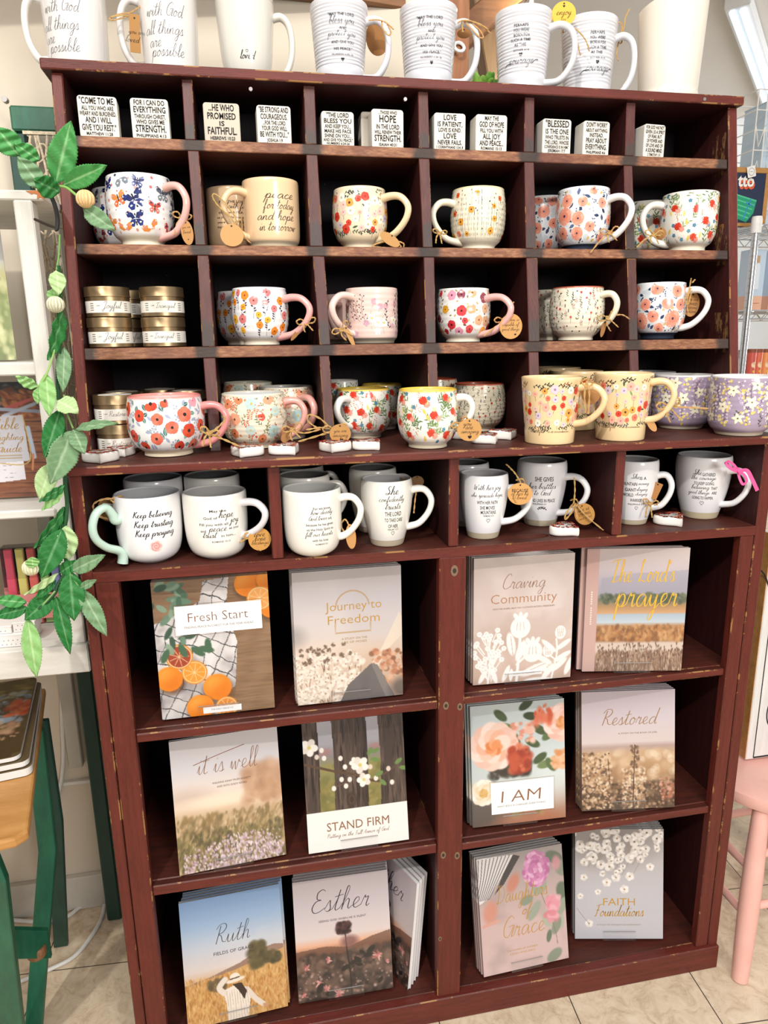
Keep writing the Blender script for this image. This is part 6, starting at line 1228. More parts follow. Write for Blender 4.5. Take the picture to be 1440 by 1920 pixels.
def cv_roses():
    c = Cv(seed=12); c.grad([(0, 'c9d2d2'), (.3, 'c3cecf'), (.8, 'ccd4d2'), (1.05, 'b9a294'), (1.28, 'a9745a')]); c.blob(.05, 1.15, .32, .2, '4a4644', .8, .5); c.blob(.9, .8, .25, .25, 'dfe8e8', .6, .5)
    for x, y, r in ((.52, .08, -.6), (.56, .14, .2), (.38, .18, -2.4), (.30, .22, .4), (.66, .26, .6), (.58, .40, .5), (.50, .46, 2.2), (.76, .42, -.6), (.66, .66, -.6), (.70, .7, -.2), (.3, .66, .3), (.8, .62, 1.0), (.42, .30, 1)): c.leaf(x, y, .17, .085, r, ['4a5a3c', '5d7048', '38462f', '76885a'][int(x * 97) % 4])
    c.grain(130, ['3c3530', '2c2a28', '4a4038'], (.2, .5, .62, .78), .03, .6)
    def rose(x, y, r, A, B, C):
        for k in range(11): t = k * .571; c.blob(x + math.cos(t) * r * .6, y + math.sin(t) * r * .58, r * .52, r * .46, A[k % len(A)], 1, .08, t)
        for k in range(9): t = k * .7 + .3; c.blob(x + math.cos(t) * r * .36, y + math.sin(t) * r * .34, r * .42, r * .34, B[k % len(B)], 1, .1, t); 
        for k in range(7): t = k * .9; c.blob(x + math.cos(t) * r * .16, y + math.sin(t) * r * .16 + r * .05, r * .24, r * .18, C[k % len(C)], .9, .2, t)
    rose(.24, .44, .24, ['f0cfc0', 'ecc2b2', 'f6dfd4'], ['f3c8b2', 'eeb69c', 'f6d9ca'], ['e8935e', 'dd7e44', 'f0ac80'])
    rose(.98, .25, .19, ['f3c6b8', 'f0b9aa', 'f8dcd2'], ['f6d2c6', 'f2bfae'], ['e8a878', 'd88a50'])
    rose(.12, .92, .13, ['f6ecdc', 'f0e2cc', 'faf3e8'], ['f3e4cc', 'ecd6b4'], ['e2b878', 'd8a860'])
    c.grain(70, ['c4583c', 'b0442e', 'd87452', '9a3a2a'], (.42, .46, .62, .72), .03, .85); c.grain(50, ['e8b4a0', 'd9927c', 'f0cabb'], (.44, .22, .66, .42), .02, .9); c.grain(26, ['cc5a3e', 'e07a5c'], (.68, .02, .86, .24), .025, .8, 1.6); c.grain(40, ['e2a87a', 'd98f5c', 'eec09a'], (.85, .55, 1.02, .74), .022, .8)
    c.grain(40, ['7d9a5a', '9ab074', '5f7a44'], (.38, 1.1, .75, 1.22), .018, .7); c.blob(.6, 1.24, .3, .07, 'b5684a', .6, .4); return c
def cv_restored():
    c = Cv(seed=13); c.grad([(0, 'cbbdc4'), (.3, 'd3c6cc'), (.55, 'd9c9c6'), (.60, 'b89f98'), (.68, 'c9a684'), (.85, 'b08a66'), (1.28, '5d4a3c')])
    c.grain(120, ['d6b592', 'e3c8a8', 'c39a74', 'ead6bc'], (.2, .66, 1, 1.1), .035, .4, soft=.5); c.grain(160, ['5a4434', '3e3028', '7a5e48', '4c3a2e'], (0, 1.0, 1, 1.28), .035, .5)
    c.grain(520, ['d9b794', 'c8a07a', 'ead0b4', '8a684e', '5c4636'], (0, .66, .32, 1.26), .012, .8); c.grain(420, ['e3c6a6', 'caa27c', 'f0dcc4', '8a684e'], (.44, .84, .68, 1.26), .012, .8); c.grain(300, ['7a5c48', 'c29a78', '4a382c'], (.3, 1.0, 1, 1.28), .011, .7)
    c.line([(.55, 1.28), (.56, .9), (.57, .58)], .005, '4c3a30'); c.line([(.30, 1.0), (.28, .72)], .004, '5a4436'); c.line([(.9, 1.28), (.92, .95)], .004, '5a3c30'); c.grain(60, ['6a5040', '8a6c56'], (.53, .58, .61, .84), .010, .8); c.grain(70, ['b5745c', '8f5644', 'd8a48c'], (.84, .95, .98, 1.2), .012, .8)
    for k in range(20): c.blob(c.r.uniform(.6, 1), c.r.uniform(.66, .98), c.r.uniform(.02, .05), None, 'efdcc4', .3, .12)
    return c
def cv_peony():
    c = Cv(seed=14); c.grad([(0, 'a49a98'), (.3, 'b5a3a0'), (.7, 'cfb3b0'), (1.28, 'd6b9b6')]); c.over(np.clip(c.noise(4, 5, 4) - .5, 0, 1), '8f8280', .9)
    c.poly([(0, .0), (.42, .02), (.30, .20), (.12, .44), (0, .50)], 'e6e0de')
    for k in range(9): c.line([(.02 + k * .045, .02), (.0 + k * .03, .25), (-.05 + k * .02, .46)], .005, '6a6470')
    c.poly([(.42, .02), (.50, .05), (.30, .32), (.18, .42), (.30, .20)], '4a4446'); c.blob(.40, .33, .06, .11, 'c9826e', .9, .3, .5); c.blob(.12, .60, .08, .12, 'd3907c', .9, .3, .2)
    for k in range(5): c.blob(.04 + k * .04, .74 - k * .008, .022, .02, 'dca090', .9, .2)
    for x, y, ln, w, r in ((.80, .08, .22, .13, .5), (.92, .18, .2, .14, 1), (.78, .36, .2, .14, 2.4), (.95, .42, .22, .15, 1.3), (.7, .58, .24, .10, 2.2), (.74, .70, .2, .12, 1.2), (.90, .70, .24, .10, 1.4), (.92, .8, .2, .1, 2.0), (.8, .92, .14, .06, 1.8), (.92, 1.16, .2, .12, 2.6), (.62, .52, .16, .1, 2.8), (1, .6, .2, .1, 2.0)): c.leaf(x, y, ln, w, r, ['8b9482', '9ea594', '6c7866', 'b0b5a2'][int(x * 53) % 4])
    c.line([(.72, .5), (.85, .9), (.88, 1.1)], .004, '8a7868')
    for k in range(220): t = c.r.uniform(0, 6.3); q = math.sqrt(c.r.uniform(0, 1)); c.blob(.68 + math.cos(t) * q * .15, .22 + math.sin(t) * q * .19, .032, .020, ['cf86b4', 'dc9ec4', 'b86a9c', 'e6b8d4', 'c478a8'][k % 5], .85, .2, t + 1.5)
    for k in range(30): c.blob(.84 + c.r.uniform(-.07, .07), .70 + c.r.uniform(-.12, .12), .05, .035, ['e39aa8', 'eab2bc', 'd9848f'][k % 3], .8, .25, c.r.uniform(0, 3))
    c.blob(.92, .2, .05, .08, 'dc96a4', .8, .3); return c
def cv_wax():
    c = Cv(seed=15); c.grad([(0, 'a19b9b'), (.4, 'bdb8ba'), (.7, 'c3c0c6'), (1.28, 'c6c4cb')]); c.blob(.4, .15, .4, .25, '8c8480', .7, .6)
    for k in range(40): x, y = c.r.uniform(.1, .7), c.r.uniform(.1, .6); c.line([(x, y), (x + .08, y - .16)], .0028, '8a7468', .7)
    for k in range(120):
        x = c.r.uniform(-.02, 1); y = c.r.uniform(0, .74)
        if y > .62 - abs(x - .42) * .75: continue
        r = c.r.uniform(.03, .055); c.bloom(x, y, r, 5, ['efe9e4', 'e2d9d2', 'f6f2ee', 'd0c6be'], ['8a6a50', 'a58a70', '6a5242'][k % 3], .9, .55, .2)
    for x, y, r in ((.06, .78, .035), (.10, .56, .04), (.36, .62, .05), (.56, .70, .05), (.26, .73, .035), (.85, .44, .045), (.16, 1.10, .045), (.62, .55, .05)): c.bloom(x, y, r, 5, ['f3eeea', 'e6ddd6'], 'b08a68', .95, .5)
    c.line([(.02, .92), (.10, 1.03), (.16, 1.1)], .003, '9a8478'); return c
def cv_flat(top, bot):
    c = Cv(16); c.grad([(0, top), (1.28, bot)]); return c
BW, BH = .1780, .2279
def booklet(BL, BR, TL, TR, z, label, cv, art=None, n=2, tilt0=None, step=(.004, .0065, 0.), thick=.0075, shift=None, lift=.0055, stand=True, cat='booklet', group=None, W_=None):
    """one propped booklet, its clear stand and the copies behind it; corners as measured give its place, turn and lean"""
    tot = (n + 1) * (thick + .0007) + .003
    for _ in range(3):
      a, b = onz(*BL, z + lift), onz(*BR, z + lift); mid = (a + b) / 2; rz = math.atan2(b[1] - a[1], b[0] - a[0]); w = W_ or BW; h = BH * w / BW
      tgt = (TL[1] + TR[1]) / 2; nx, ny = -math.sin(rz), math.cos(rz); lo, hi = 0., .75
      f = lambda t: proj((mid[0] + nx * math.sin(t) * h, mid[1] + ny * math.sin(t) * h, z + lift + math.cos(t) * h))[1]
      best = min(np.linspace(.03, .42, 79), key=lambda t: abs(f(t) - tgt)); tilt = best if tilt0 is None else tilt0
      lift = tot * math.sin(tilt) + .0045
    def make(lbl):
        root = thing('booklet', lbl, cat, (mid[0], mid[1], z + lift), rz, group); R_ = root
        R_.rotation_euler = (-tilt, 0, rz); return root
    root = make(label)
    def face(mb, c, y, mi):
        k = c.w; L = c.lin(); V = np.stack([(c.X - .5) * w, np.full(c.X.shape, y), (1.28 - c.Y) / 1.28 * h], 2).reshape(-1, 3)
        F = [(i * k + j, i * k + j + 1, (i + 1) * k + j + 1, (i + 1) * k + j) for i in range(c.h - 1) for j in range(k - 1)]; mb.add(V, F, mi, L.reshape(-1, 3))
    m = MB(); m.box(-w / 2, w / 2, 0, .0006, 0, h, 0, cv.lin()[2, 4]); m.box(-w / 2, w / 2, thick - .0006, thick, 0, h, 0, cv.lin()[2, 4]); m.box(-w / 2, -w / 2 + .0006, 0, thick, 0, h, 0, cv.lin()[cv.h // 2, 1]); face(m, cv, -.00012, 0)
    if art: a_ = Pr(); art(a_, w, h); a_.lay(m, lambda U, V, o: np.stack([U, 0 * U - .0002 - o, V], 1), 0); 
    cover = m.build('cover', ['print_paper'], root, fix=False)
    m = MB(); m.box(-w / 2 + .0008, w / 2 - .0012, .0006, thick - .0006, .0008, h - .0004, 0, (.80, .79, .77)); pages = m.build('pages', 'matte_paper', root)
    for q in range(n):
        o = root.copy(); COL.objects.link(o); o['label'] = label + [', second copy behind it', ', third copy behind it', ', fourth copy behind it', ', fifth copy behind it'][q]
        d = (q + 1) * (thick + .0007); sx = (shift or [0] * 9)[q]

        E_ = Euler((-tilt, 0, rz)); o.rotation_euler = E_; o.location = Vector((mid[0], mid[1], z + lift)) + E_.to_matrix() @ Vector((sx, d, .0005 * (q + 1)))
        for ch in (cover, pages):
            k = ch.copy(); COL.objects.link(k); k.parent = o
    if stand:
        st = thing('booklet_stand', 'clear acrylic stand under the ' + label.replace(' on its cover', '').replace(' cover', ''), 'display stand', (mid[0], mid[1], z + .0012), rz, 'clear booklet stands'); st_w = .066
        ct, s_ = math.cos(tilt), math.sin(tilt)
        def P(along, out): return (along * s_ + out * ct, lift - .0012 + along * ct - out * s_)   # (y, z) in the leaning frame
        prof = [P(.017, -.0022), P(-.0022, -.0022), P(-.0022, tot), P(.10, tot), (tot + .05, .0), (tot + .052, .0), P(.103, tot + .0018), P(-.0006, tot + .0018), P(-.0004, -.0004), P(.017, -.0004)]
        L = [P(.017, -.0032), P(-.0015, -.0032), P(-.0015, tot), P(.10, tot)]; foot = [(L[3][0], L[3][1]), (tot + .055, 0.0016)]
        m = MB()
        def sheet(pts, t=.0016):
            for (y0, z0), (y1, z1) in zip(pts[:-1], pts[1:]):
                d = np.array([y1 - y0, z1 - z0]); d = d / np.linalg.norm(d); n_ = np.array([-d[1], d[0]]) * t / 2
                m.hexa([(-st_w / 2, y0 + n_[0], z0 + n_[1]), (st_w / 2, y0 + n_[0], z0 + n_[1]), (st_w / 2, y0 - n_[0], z0 - n_[1]), (-st_w / 2, y0 - n_[0], z0 - n_[1]), (-st_w / 2, y1 + n_[0], z1 + n_[1]), (st_w / 2, y1 + n_[0], z1 + n_[1]), (st_w / 2, y1 - n_[0], z1 - n_[1]), (-st_w / 2, y1 - n_[0], z1 - n_[1])])
        sheet(L); sheet(foot); m.build('acrylic_sheet', 'clear_acrylic', st)
        # a bright cut edge along the top of the lip
        m = MB(); m.box(-st_w / 2, st_w / 2, L[0][0] - .0009, L[0][0] + .0003, L[0][1] - .0002, L[0][1] + .0005, 0, (.30, .29, .28)); m.build('lip_edge', 'glazed_ceramic', st)
    return root
GOLD = H('b98a2e'); BRN = H('7a5238'); DK = H('2b2326'); COP = H('8a5f42')
def A(*lines, box=None, extra=None):
    def art(a, w, h):
        if extra: extra(a, w, h)
        for L in lines:
            st, tx, x, y, ww, c = L[:6]; o = dict(L[6]) if len(L) > 6 else {}; hh = o.pop('h', None)
            u, v = (x - .5) * w, h - y / 1.28 * h
            if st == 's': a.script(tx, u, v, ww * w, hh * w if hh else None, c, 3, **{**dict(pen=.12), **o, **({'pen': o['pen'] * 1.35} if 'pen' in o else {})})
            else: a.text(tx, u, v, ww * w, hh * w if hh else None, c, 3, **o)
    return art
def card(x0, y0, x1, y1, edge=None):
    def f(a, w, h):
        P = lambda x, y: ((x - .5) * w, h - y / 1.28 * h)
        a.fan([P(x0, y1), P(x1, y1), P(x1, y0), P(x0, y0)], H('f4f2f2'), 0, False)
        if edge:
            e = .012; a.rib([P(x0 - e, y0 - e), P(x1 + e, y0 - e), P(x1 + e, y1 + e), P(x0 - e, y1 + e), P(x0 - e, y0 - e)], .0005, edge, 1)
    return f
def both(*fs): return lambda a, w, h: [f(a, w, h) for f in fs]
zL1, zL2, zR1, zR2, zF = .6632, .383, .6638, .3761, .0513
def thin_arch(a, w, h):
    P = lambda x, y: ((x - .5) * w, h - y / 1.28 * h)
    for d in (0, .008): a.rib([P(.54 + (.15 + d) * math.cos(t), .36 - (.15 + d) * math.sin(t)) for t in np.linspace(.05, pi - .05, 26)], .0007, GOLD, 2); a.rib([P(.38 - d, .52), P(.38 - d, .60 + d), P(.70 + d, .60 + d), P(.70 + d, .52)], .0007, GOLD, 2)
booklet((304, 1350), (516, 1326), (289, 1093), (503, 1075), zL1, 'booklet with oranges on a checked cloth on its cover', cv_oranges(),
    A(('t', 'Fresh Start', .55, .345, .52, BRN, {'h': .085, 'off': -.012}), ('t', 'FINDING PEACE IN CHRIST FOR THE YEAR AHEAD', .555, .435, .60, H('6a5a52'), {'h': .020}), ('t', 'THE DAILY GRACE CO.', .53, 1.232, .2, H('4a4242'), {'h': .014}),
      extra=both(card(.18, .235, .93, .50, BRN), card(.36, 1.205, .70, 1.265))), 1)
booklet((560, 1323), (754, 1302), (546, 1072), (732, 1062), zL1, 'booklet with dried blossoms and a dark stone on its cover', cv_journey(),
    A(('t', 'Journey to', .55, .345, .52, GOLD, {'h': .085, 'off': -.01}), ('t', 'Freedom', .55, .475, .48, GOLD, {'h': .085, 'off': -.01}), ('t', 'A STUDY ON THE', .55, .665, .24, H('a58a5c'), {'h': .020}), ('t', 'LIFE OF MOSES', .55, .70, .23, H('a58a5c'), {'h': .020}), extra=thin_arch), 2, shift=[-.002, -.003])
booklet((339, 1642), (535, 1602), (319, 1389), (511, 1363), zL2, 'booklet with a hazy heather field on its cover', cv_heather(),
    A(('s', 'it is well', .52, .31, .58, COP, {'h': .085, 'pen': .055, 'slant': .18}), ('t', 'WALKING AWAY FROM ANXIETY', .54, .455, .36, H('6a4a3a'), {'h': .018}), ('t', "AND INTO GOD'S WORD", .54, .495, .28, H('6a4a3a'), {'h': .018}),
      extra=lambda a, w, h: a.rib(crom([(-.30 * w, h * .80), (-.1 * w, h * .845), (.18 * w, h * .90)], 6), .0011, COP, 3)), 0)
booklet((581, 1601), (765, 1574), (564, 1358), (745, 1336), zL2, 'booklet with white blossoms on a dark fence on its cover', cv_fence(),
    A(('t', 'STAND FIRM', .50, 1.045, .62, COP, {'h': .085}), ('s', 'Putting on the Full Armor of God', .50, 1.145, .62, H('8a6a54'), {'pen': .12})), 0)
booklet((352, 1932), (541, 1886), (328, 1700), (517, 1651), zF, 'booklet with a hatted walker in a wheat field on its cover', cv_field(),
    A(('s', 'Ruth', .50, .44, .34, DK, {'h': .085, 'pen': .055}), ('t', 'FIELDS OF GRACE', .50, .58, .40, H('3a3436'), {'h': .033})), 3, shift=[.004, .006, .006])
booklet((562, 1882), (736, 1852), (546, 1657), (723, 1628), zF, 'booklet with pink clover before a dusk sky on its cover', cv_clover(),
    A(('s', 'Esther', .49, .30, .60, DK, {'h': .105, 'pen': .06}), ('t', 'SEEING GOD WHEN HE IS SILENT', .50, .45, .50, H('4a4044'), {'h': .022})), 3, shift=[.0, .002, .003])
booklet((888, 1285), (1068, 1269), (877, 1048), (1055, 1037), zR1, 'booklet with white cut-out flowers on its blush cover', cv_cutout(),
    A(('s', 'Craving', .50, .285, .42, COP, {'h': .065, 'pen': .06}), ('t', 'Community', .50, .415, .66, H('a8754e'), {'h': .095, 'off': -.014}), ('t', 'HOW THE GOSPEL HELPS YOU CULTIVATE FAITHFUL FRIENDSHIPS', .50, .515, .62, H('8a6a58'), {'h': .016}), ('t', 'A STUDY OF FRIENDSHIP', .52, 1.195, .22, H('5a4a44'), {'h': .013}), extra=card(.36, 1.17, .70, 1.22)), 3, shift=[-.002, -.004, -.005])
booklet((1089, 1259), (1279, 1257), (1074, 1030), (1263, 1026), zR1, 'booklet with a marsh landscape and pink spine band on its cover', cv_marsh(),
    A(('s', "The Lord's", .56, .29, .62, H('dcae3c'), {'h': .10, 'pen': .10, 'slant': .12}), ('s', 'prayer', .60, .53, .62, H('dcae3c'), {'h': .13, 'pen': .085, 'slant': .12}), extra=lambda a, w, h: [a.rib([(-.438 * w, h * .66 - k * .0042), (-.438 * w, h * .66 - k * .0042 - .0026)], .0024, H('e8d8c8'), 1) for k in range(15) if k != 6]), 1, shift=[-.008, -.01])
booklet((889, 1552), (1059, 1532), (877, 1326), (1042, 1308), zR2, 'booklet with peach roses around a white label on its cover', cv_roses(),
    A(('t', 'I AM', .52, .985, .42, COP, {'h': .125, 'off': -.01, 'sh': .1}), ('t', 'WHO JESUS IS CHANGES EVERYTHING', .52, 1.085, .52, H('5a4a42'), {'h': .018}), extra=card(.20, .83, .87, 1.165, COP)), 2, shift=[-.003, -.006])
booklet((1093, 1521), (1263, 1513), (1078, 1298), (1249, 1292), zR2, 'booklet with brown bokeh wildflowers on its mauve cover', cv_restored(),
    A(('s', 'Restored', .53, .325, .62, H('9a7446'), {'h': .075, 'pen': .075}), ('t', 'A STUDY ON THE BOOK OF JOEL', .60, .455, .42, H('8a6a50'), {'h': .016})), 3, shift=[.0, -.001, -.002])
booklet((909, 1832), (1065, 1796), (883, 1608), (1040, 1585), zF, 'booklet with a pink peony and bare feet on its cover', cv_peony(),
    A(('s', 'Daughters', .50, .48, .60, GOLD, {'h': .085, 'pen': .07, 'slant': .2}), ('s', 'of', .55, .665, .12, GOLD, {'h': .055, 'pen': .09}), ('s', 'Grace', .50, .86, .48, GOLD, {'h': .10, 'pen': .06, 'slant': .2}), ('t', 'THE WOMEN OF THE BIBLE', .46, 1.06, .36, H('c09a5a'), {'h': .018}), ('t', 'A STUDY OF HIS GRACE', .46, 1.10, .30, H('c09a5a'), {'h': .018})), 3, shift=[-.002, -.003, -.004])
booklet((1078, 1760), (1243, 1760), (1074, 1558), (1238, 1551), zF, 'booklet with white waxflowers on its grey cover', cv_wax(),
    A(('t', 'FAITH', .50, .845, .36, GOLD, {'h': .085, 'off': -.004}), ('s', 'Foundations', .50, .985, .56, GOLD, {'h': .06, 'pen': .12}), ('t', 'A STUDY ON THE BASICS OF CHRISTIANITY', .50, 1.115, .50, H('9a8a6a'), {'h': .016})), 3, shift=[.001, .0, .001])
# the bundle turned on edge beside the centre post
cv = cv_clover(); nB = 4; near = onz(764, 1858, zF); rz = math.radians(-66); tl = .10; t = .0078; w, h = BW * .98, BH
E_ = Euler((-tl, 0, rz)); M_ = E_.to_matrix(); base = Vector(near) - M_ @ Vector((w, 0, 0)); base.z = zF + .0012
for q in range(nB):
    root = thing('booklet', 'clover booklet turned on edge against the centre post, ' + ['foremost', 'second', 'third', 'last'][q] + ' of its bundle', 'booklet', (0, 0, 0), 0, 'clover booklets turned on edge')
    d = q * (t + .0012); root.rotation_euler = E_; root.location = base + M_ @ Vector((-.004 * q, d, d * math.tan(tl)))
    m = MB(); m.box(0, w, 0, .0006, 0, h, 0, cv.lin()[2, 4]); m.box(0, w, t - .0006, t, 0, h, 0, H('cfc6cc')); k = cv.w; L = cv.lin()
    if q == 0:
        V = np.stack([cv.X * w, np.full(cv.X.shape, -.00012), (1.28 - cv.Y) / 1.28 * h], 2).reshape(-1, 3)
        m.add(V, [(i * k + j, i * k + j + 1, (i + 1) * k + j + 1, (i + 1) * k + j) for i in range(cv.h - 1) for j in range(k - 1)], 0, L.reshape(-1, 3))
        a = Pr(); a.script('Esther', 0, h - .30 / 1.28 * h, .6 * w, .105 * w, DK, 3, pen=.09); a.lay(m, lambda U, V, o: np.stack([U + w / 2, 0 * U - .0002 - o, V], 1))
    m.build('cover', 'print_paper', root, fix=False)
    m = MB(); m.box(.001, w - .001, .0007, t - .0007, .001, h - .001, 0, (.82, .81, .79)); m.build('pages', 'matte_paper', root)

# ================================================================ gift tags tied on the handles
# twine = pixel polylines laid at the depth of the handle; tag = (px, py, w, h, roll, yaw, shape, dy)
def bow(x, y, s, a=0., tails=1.):
    """a small tied bow round (x, y): two loops and two tails, turned by a"""
    c, q = math.cos(a), math.sin(a); R_ = lambda P: [(x + s * (u * c - v * q), y + s * (u * q + v * c), w) for u, v, w in P]
    return [R_([(0, 0, 0), (-.6, -.55, -.004), (-1.15, -.35, -.006), (-.9, .05, -.003), (0, .05, -.002), (.7, -.6, -.005), (1.2, -.5, -.007), (.95, .0, -.003), (0, .05, 0)]),
            R_([(0, 0, -.002), (-.35, .5 * tails, -.005), (-.25, 1.2 * tails, -.006)]), R_([(0, 0, -.002), (.4, .55 * tails, -.004), (.75, 1.1 * tails, -.006)]), R_([(-.16, -.2, .004), (-.2, .05, -.004), (.1, .22, -.004), (.2, -.05, .003), (-.1, -.22, .003)])]
HM = lambda p: p
gift_tag('long brown paper tag hanging from the second tall white mug', .205, [[(241, 30), (232, 33, -.004), (212, 38, -.006), (206, 34, -.004), (225, 26), (243, 24), (258, 15), (266, 9)], [(241, 30), (228, 29, -.006), (208, 32, -.008)], [(243, 24), (250, 40)]], (253, 63, 19, 64, 3, .0, 'rect'), text=[('s', 'you are', .2, .02, 1.6), ('s', 'loved', -.2, -.2, 1.4)], col='a67a48')
gift_tag('round brown tag seen through the handle of the first ribbed verse mug', .186, [[(692, 38), (702, 37), (714, 38, -.002), (726, 44, -.004), (738, 55, -.006)], [(716, 40), (718, 54, -.004), (728, 66, -.006), (733, 60, -.006), (726, 46, -.003)]], (708, 70, 44, 62, 0, 0, 'oval', .062), col='8f6238')
gift_tag('twine bow with a brown tag on the handle of the second ribbed verse mug', .20, [[(858, 43), (868, 38, -.004), (885, 40, -.006), (905, 50, -.006), (920, 62, -.006)], [(870, 40), (885, 55, -.006), (900, 70, -.008), (906, 68, -.008), (895, 52, -.006), (872, 38)], [(868, 38), (895, 43, -.006), (915, 55, -.008)], [(866, 38), (868, 60)]], (870, 63, 26, 16, 0, 0, 'oval', .03), col='8f6238')
gift_tag('round yellow-lit tag above the handle of the front courage mug', .19, [[(1034, 44), (1046, 43, -.004), (1058, 46, -.006), (1078, 66, -.006), (1088, 104, -.006)], [(1056, 44), (1080, 55, -.006), (1098, 75, -.007), (1105, 96, -.007)], [(1056, 44), (1056, 62)]], (1057, 26, 45, 42, 0, 0, 'oval', .01), tcol='e3b64e', text=[('s', 'enjoy', 0, .02, .62), ('t', 'JOY', 0, -.24, .22, .08), ('h', '', 0, .3, .05)])  # the bulb's yellow light is put into the tag colour
gift_tag('tall twine bow with edge-on tag on the rear courage mug', .235, [[(1160, 78), (1156, 55, -.004), (1160, 42, -.005), (1166, 48, -.005), (1164, 70, -.003), (1160, 80)], [(1162, 76), (1170, 50, -.004), (1172, 35, -.004), (1180, 17, -.004)], [(1160, 78), (1156, 100, -.004), (1159, 114, -.004)], [(1155, 70, .003), (1163, 82, -.004), (1168, 72, -.002)]], (1174, 74, 24, 5, 12, 0, 'oval', -.012), col='8f6238')
gift_tag('tan tag and twine bow on the pink handle of the butterfly mug', F2 + .012, bow(340, 408, 15, .25, 1.9), (351, 436, 22, 44, -6, .55, 'oval', -.008), text=[('s', 'you are', 0, .2, .7), ('s', 'loved', 0, 0, .7), ('h', '', 0, -.28, .06)])
gift_tag('plain round kraft tag on the handle of the peach lettered mug', F2 + .010, [[(442, 421, .0), (430, 405, .002), (408, 385, .004), (398, 368, .004), (404, 364, .004), (420, 378, .0), (440, 405), (446, 424)], [(442, 421), (452, 412, -.002), (456, 440, .006), (470, 456, .008)]], (435, 441, 43, 40, 0, -.1, 'oval', -.012), col='c79a66')
gift_tag('kraft tag lying aslant on twine beside the cream coral-flowered mug', F2 + .008, [[(727, 436), (735, 446, -.002), (752, 462, -.004), (740, 465, -.004), (715, 464, -.004), (698, 462, -.004), (706, 457, -.003), (722, 452, -.002)], [(737, 450), (756, 456, -.004), (757, 463, -.004)]], (731, 449, 42, 19, 32, 0, 'oval', -.005), col='bd8f5b')
gift_tag('dark twine bow on the handle of the poppy mug', F2 + .012, bow(824, 437, 11, .2, 1.5))
gift_tag('loose twine bow on the handle of the peach-flowered mug', F2 + .006, bow(1143, 436, 15, -.15, 1.0) + [[(1143, 438), (1125, 452, -.006), (1107, 474, -.010)]])
gift_tag('brown tag and twine bow on the left handle of the red-thistle mug', F2 + .008, bow(1226, 440, 14, .1, 1.0) + [[(1226, 440), (1208, 450, -.004), (1194, 464, -.006)]], (1237, 438, 24, 22, 10, .5, 'oval', .004), col='9c6d40')
gift_tag('twine bow on the pink handle of the orange-flowered mug', F3 + .012, bow(574, 606, 15, -.1, .9), (556, 625, 8, 34, 40, .2, 'oval', .004), col='9c6d40')
gift_tag('twine bow and narrow tag on the handle of the pale pink mug', F3 + .006, bow(640, 618, 15, -.6, 1.2), (656, 631, 9, 42, -24, .6, 'oval', -.004), col='bd8f5b')
gift_tag('round lettered tag beside the painterly blossom mug', F3 + .006, bow(944, 600, 14, -.3, 1.1) + [[(944, 602), (925, 616, -.004), (907, 630, -.006)], [(945, 600), (955, 580, -.004), (963, 566, -.005)]], (958, 612, 42, 46, 0, -.05, 'oval', -.018), text=[('s', 'you are so', .02, .24, .7), ('s', 'capable of', .0, .05, .74), ('s', 'great things', -.02, -.13, .78), ('h', '', .2, -.32, .05)], col='c9985f')
gift_tag('twine bow and edge-on tag on the handle of the tiny-sprig mug', F3 + .004, bow(1140, 596, 16, -.35, 1.3) + [[(1140, 594), (1165, 590, -.006), (1180, 598, -.006)]], (1131, 617, 8, 30, 12, .4, 'oval', .002), col='9c6d40')
gift_tag('brown oval tag tied inside the handle of the single peach-flowered mug', F3 + .040, [[(1296, 522), (1292, 545, -.03), (1288, 568, -.032), (1291, 590, -.032)], [(1296, 540, -.03), (1284, 562, -.034), (1290, 570, -.034), (1297, 545, -.032)], [(1298, 530, -.02), (1303, 524, -.02)]], (1297, 571, 27, 44, 4, 0, 'oval', -.016), text=[('s', 'you are', 0, .2, .8), ('t', 'LOVED', 0, .02, .7, .1), ('t', 'A BLESSING', 0, -.14, .8, .1), ('t', 'AMAZING', 0, -.3, .7, .1)], col='b07f4c')
yC = lambda px, py: onz(px, py, KT)[1]
gift_tag('twine knot trailing from the pink handle of the red poppy mug', -.002, bow(392, 812, 15, .3, 1.5) + [[(392, 812), (410, 800, .004), (422, 786, .006), (419, 780, .006)], [(394, 814), (420, 824, -.002), (447, 836, .0)]], r=.0013)
gift_tag('twine bow on the pink handle of the pastel flowered mug', .045, bow(548, 806, 16, -.2, 1.0) + [[(548, 806), (570, 812, .0), (598, 806, .0)]], (537, 818, 16, 26, 40, .3, 'oval', .01), col='a87a4a')
gift_tag('round lettered tag half behind a twine bow on the left-handled thistle mug', .055, bow(628, 808, 19, -.1, .7) + [[(626, 806), (603, 802, -.004), (575, 806, -.006)], [(624, 808), (600, 816, -.004), (560, 828, -.006)], [(622, 805), (600, 785, -.004), (580, 778, -.005), (578, 790, -.005), (600, 806, -.004)]], (638, 813, 40, 36, 0, 0, 'oval', -.008), text=[('s', 'you are', 0, .12, .6), ('s', 'amazing', 0, -.12, .7), ('h', '', .05, -.32, .08)], col='b98a52', r=.0013)
gift_tag('round lettered tag on the handle of the front middle thistle mug', .0, bow(863, 795, 14, -.5, 1.7), (880, 806, 46, 42, 0, -.08, 'oval', -.010), text=[('s', 'you', -.08, .24, .34), ('s', 'are', .0, .08, .3), ('s', 'amazing', .03, -.1, .7), ('h', '', .02, -.32, .08)], col='c3935a', r=.0013)
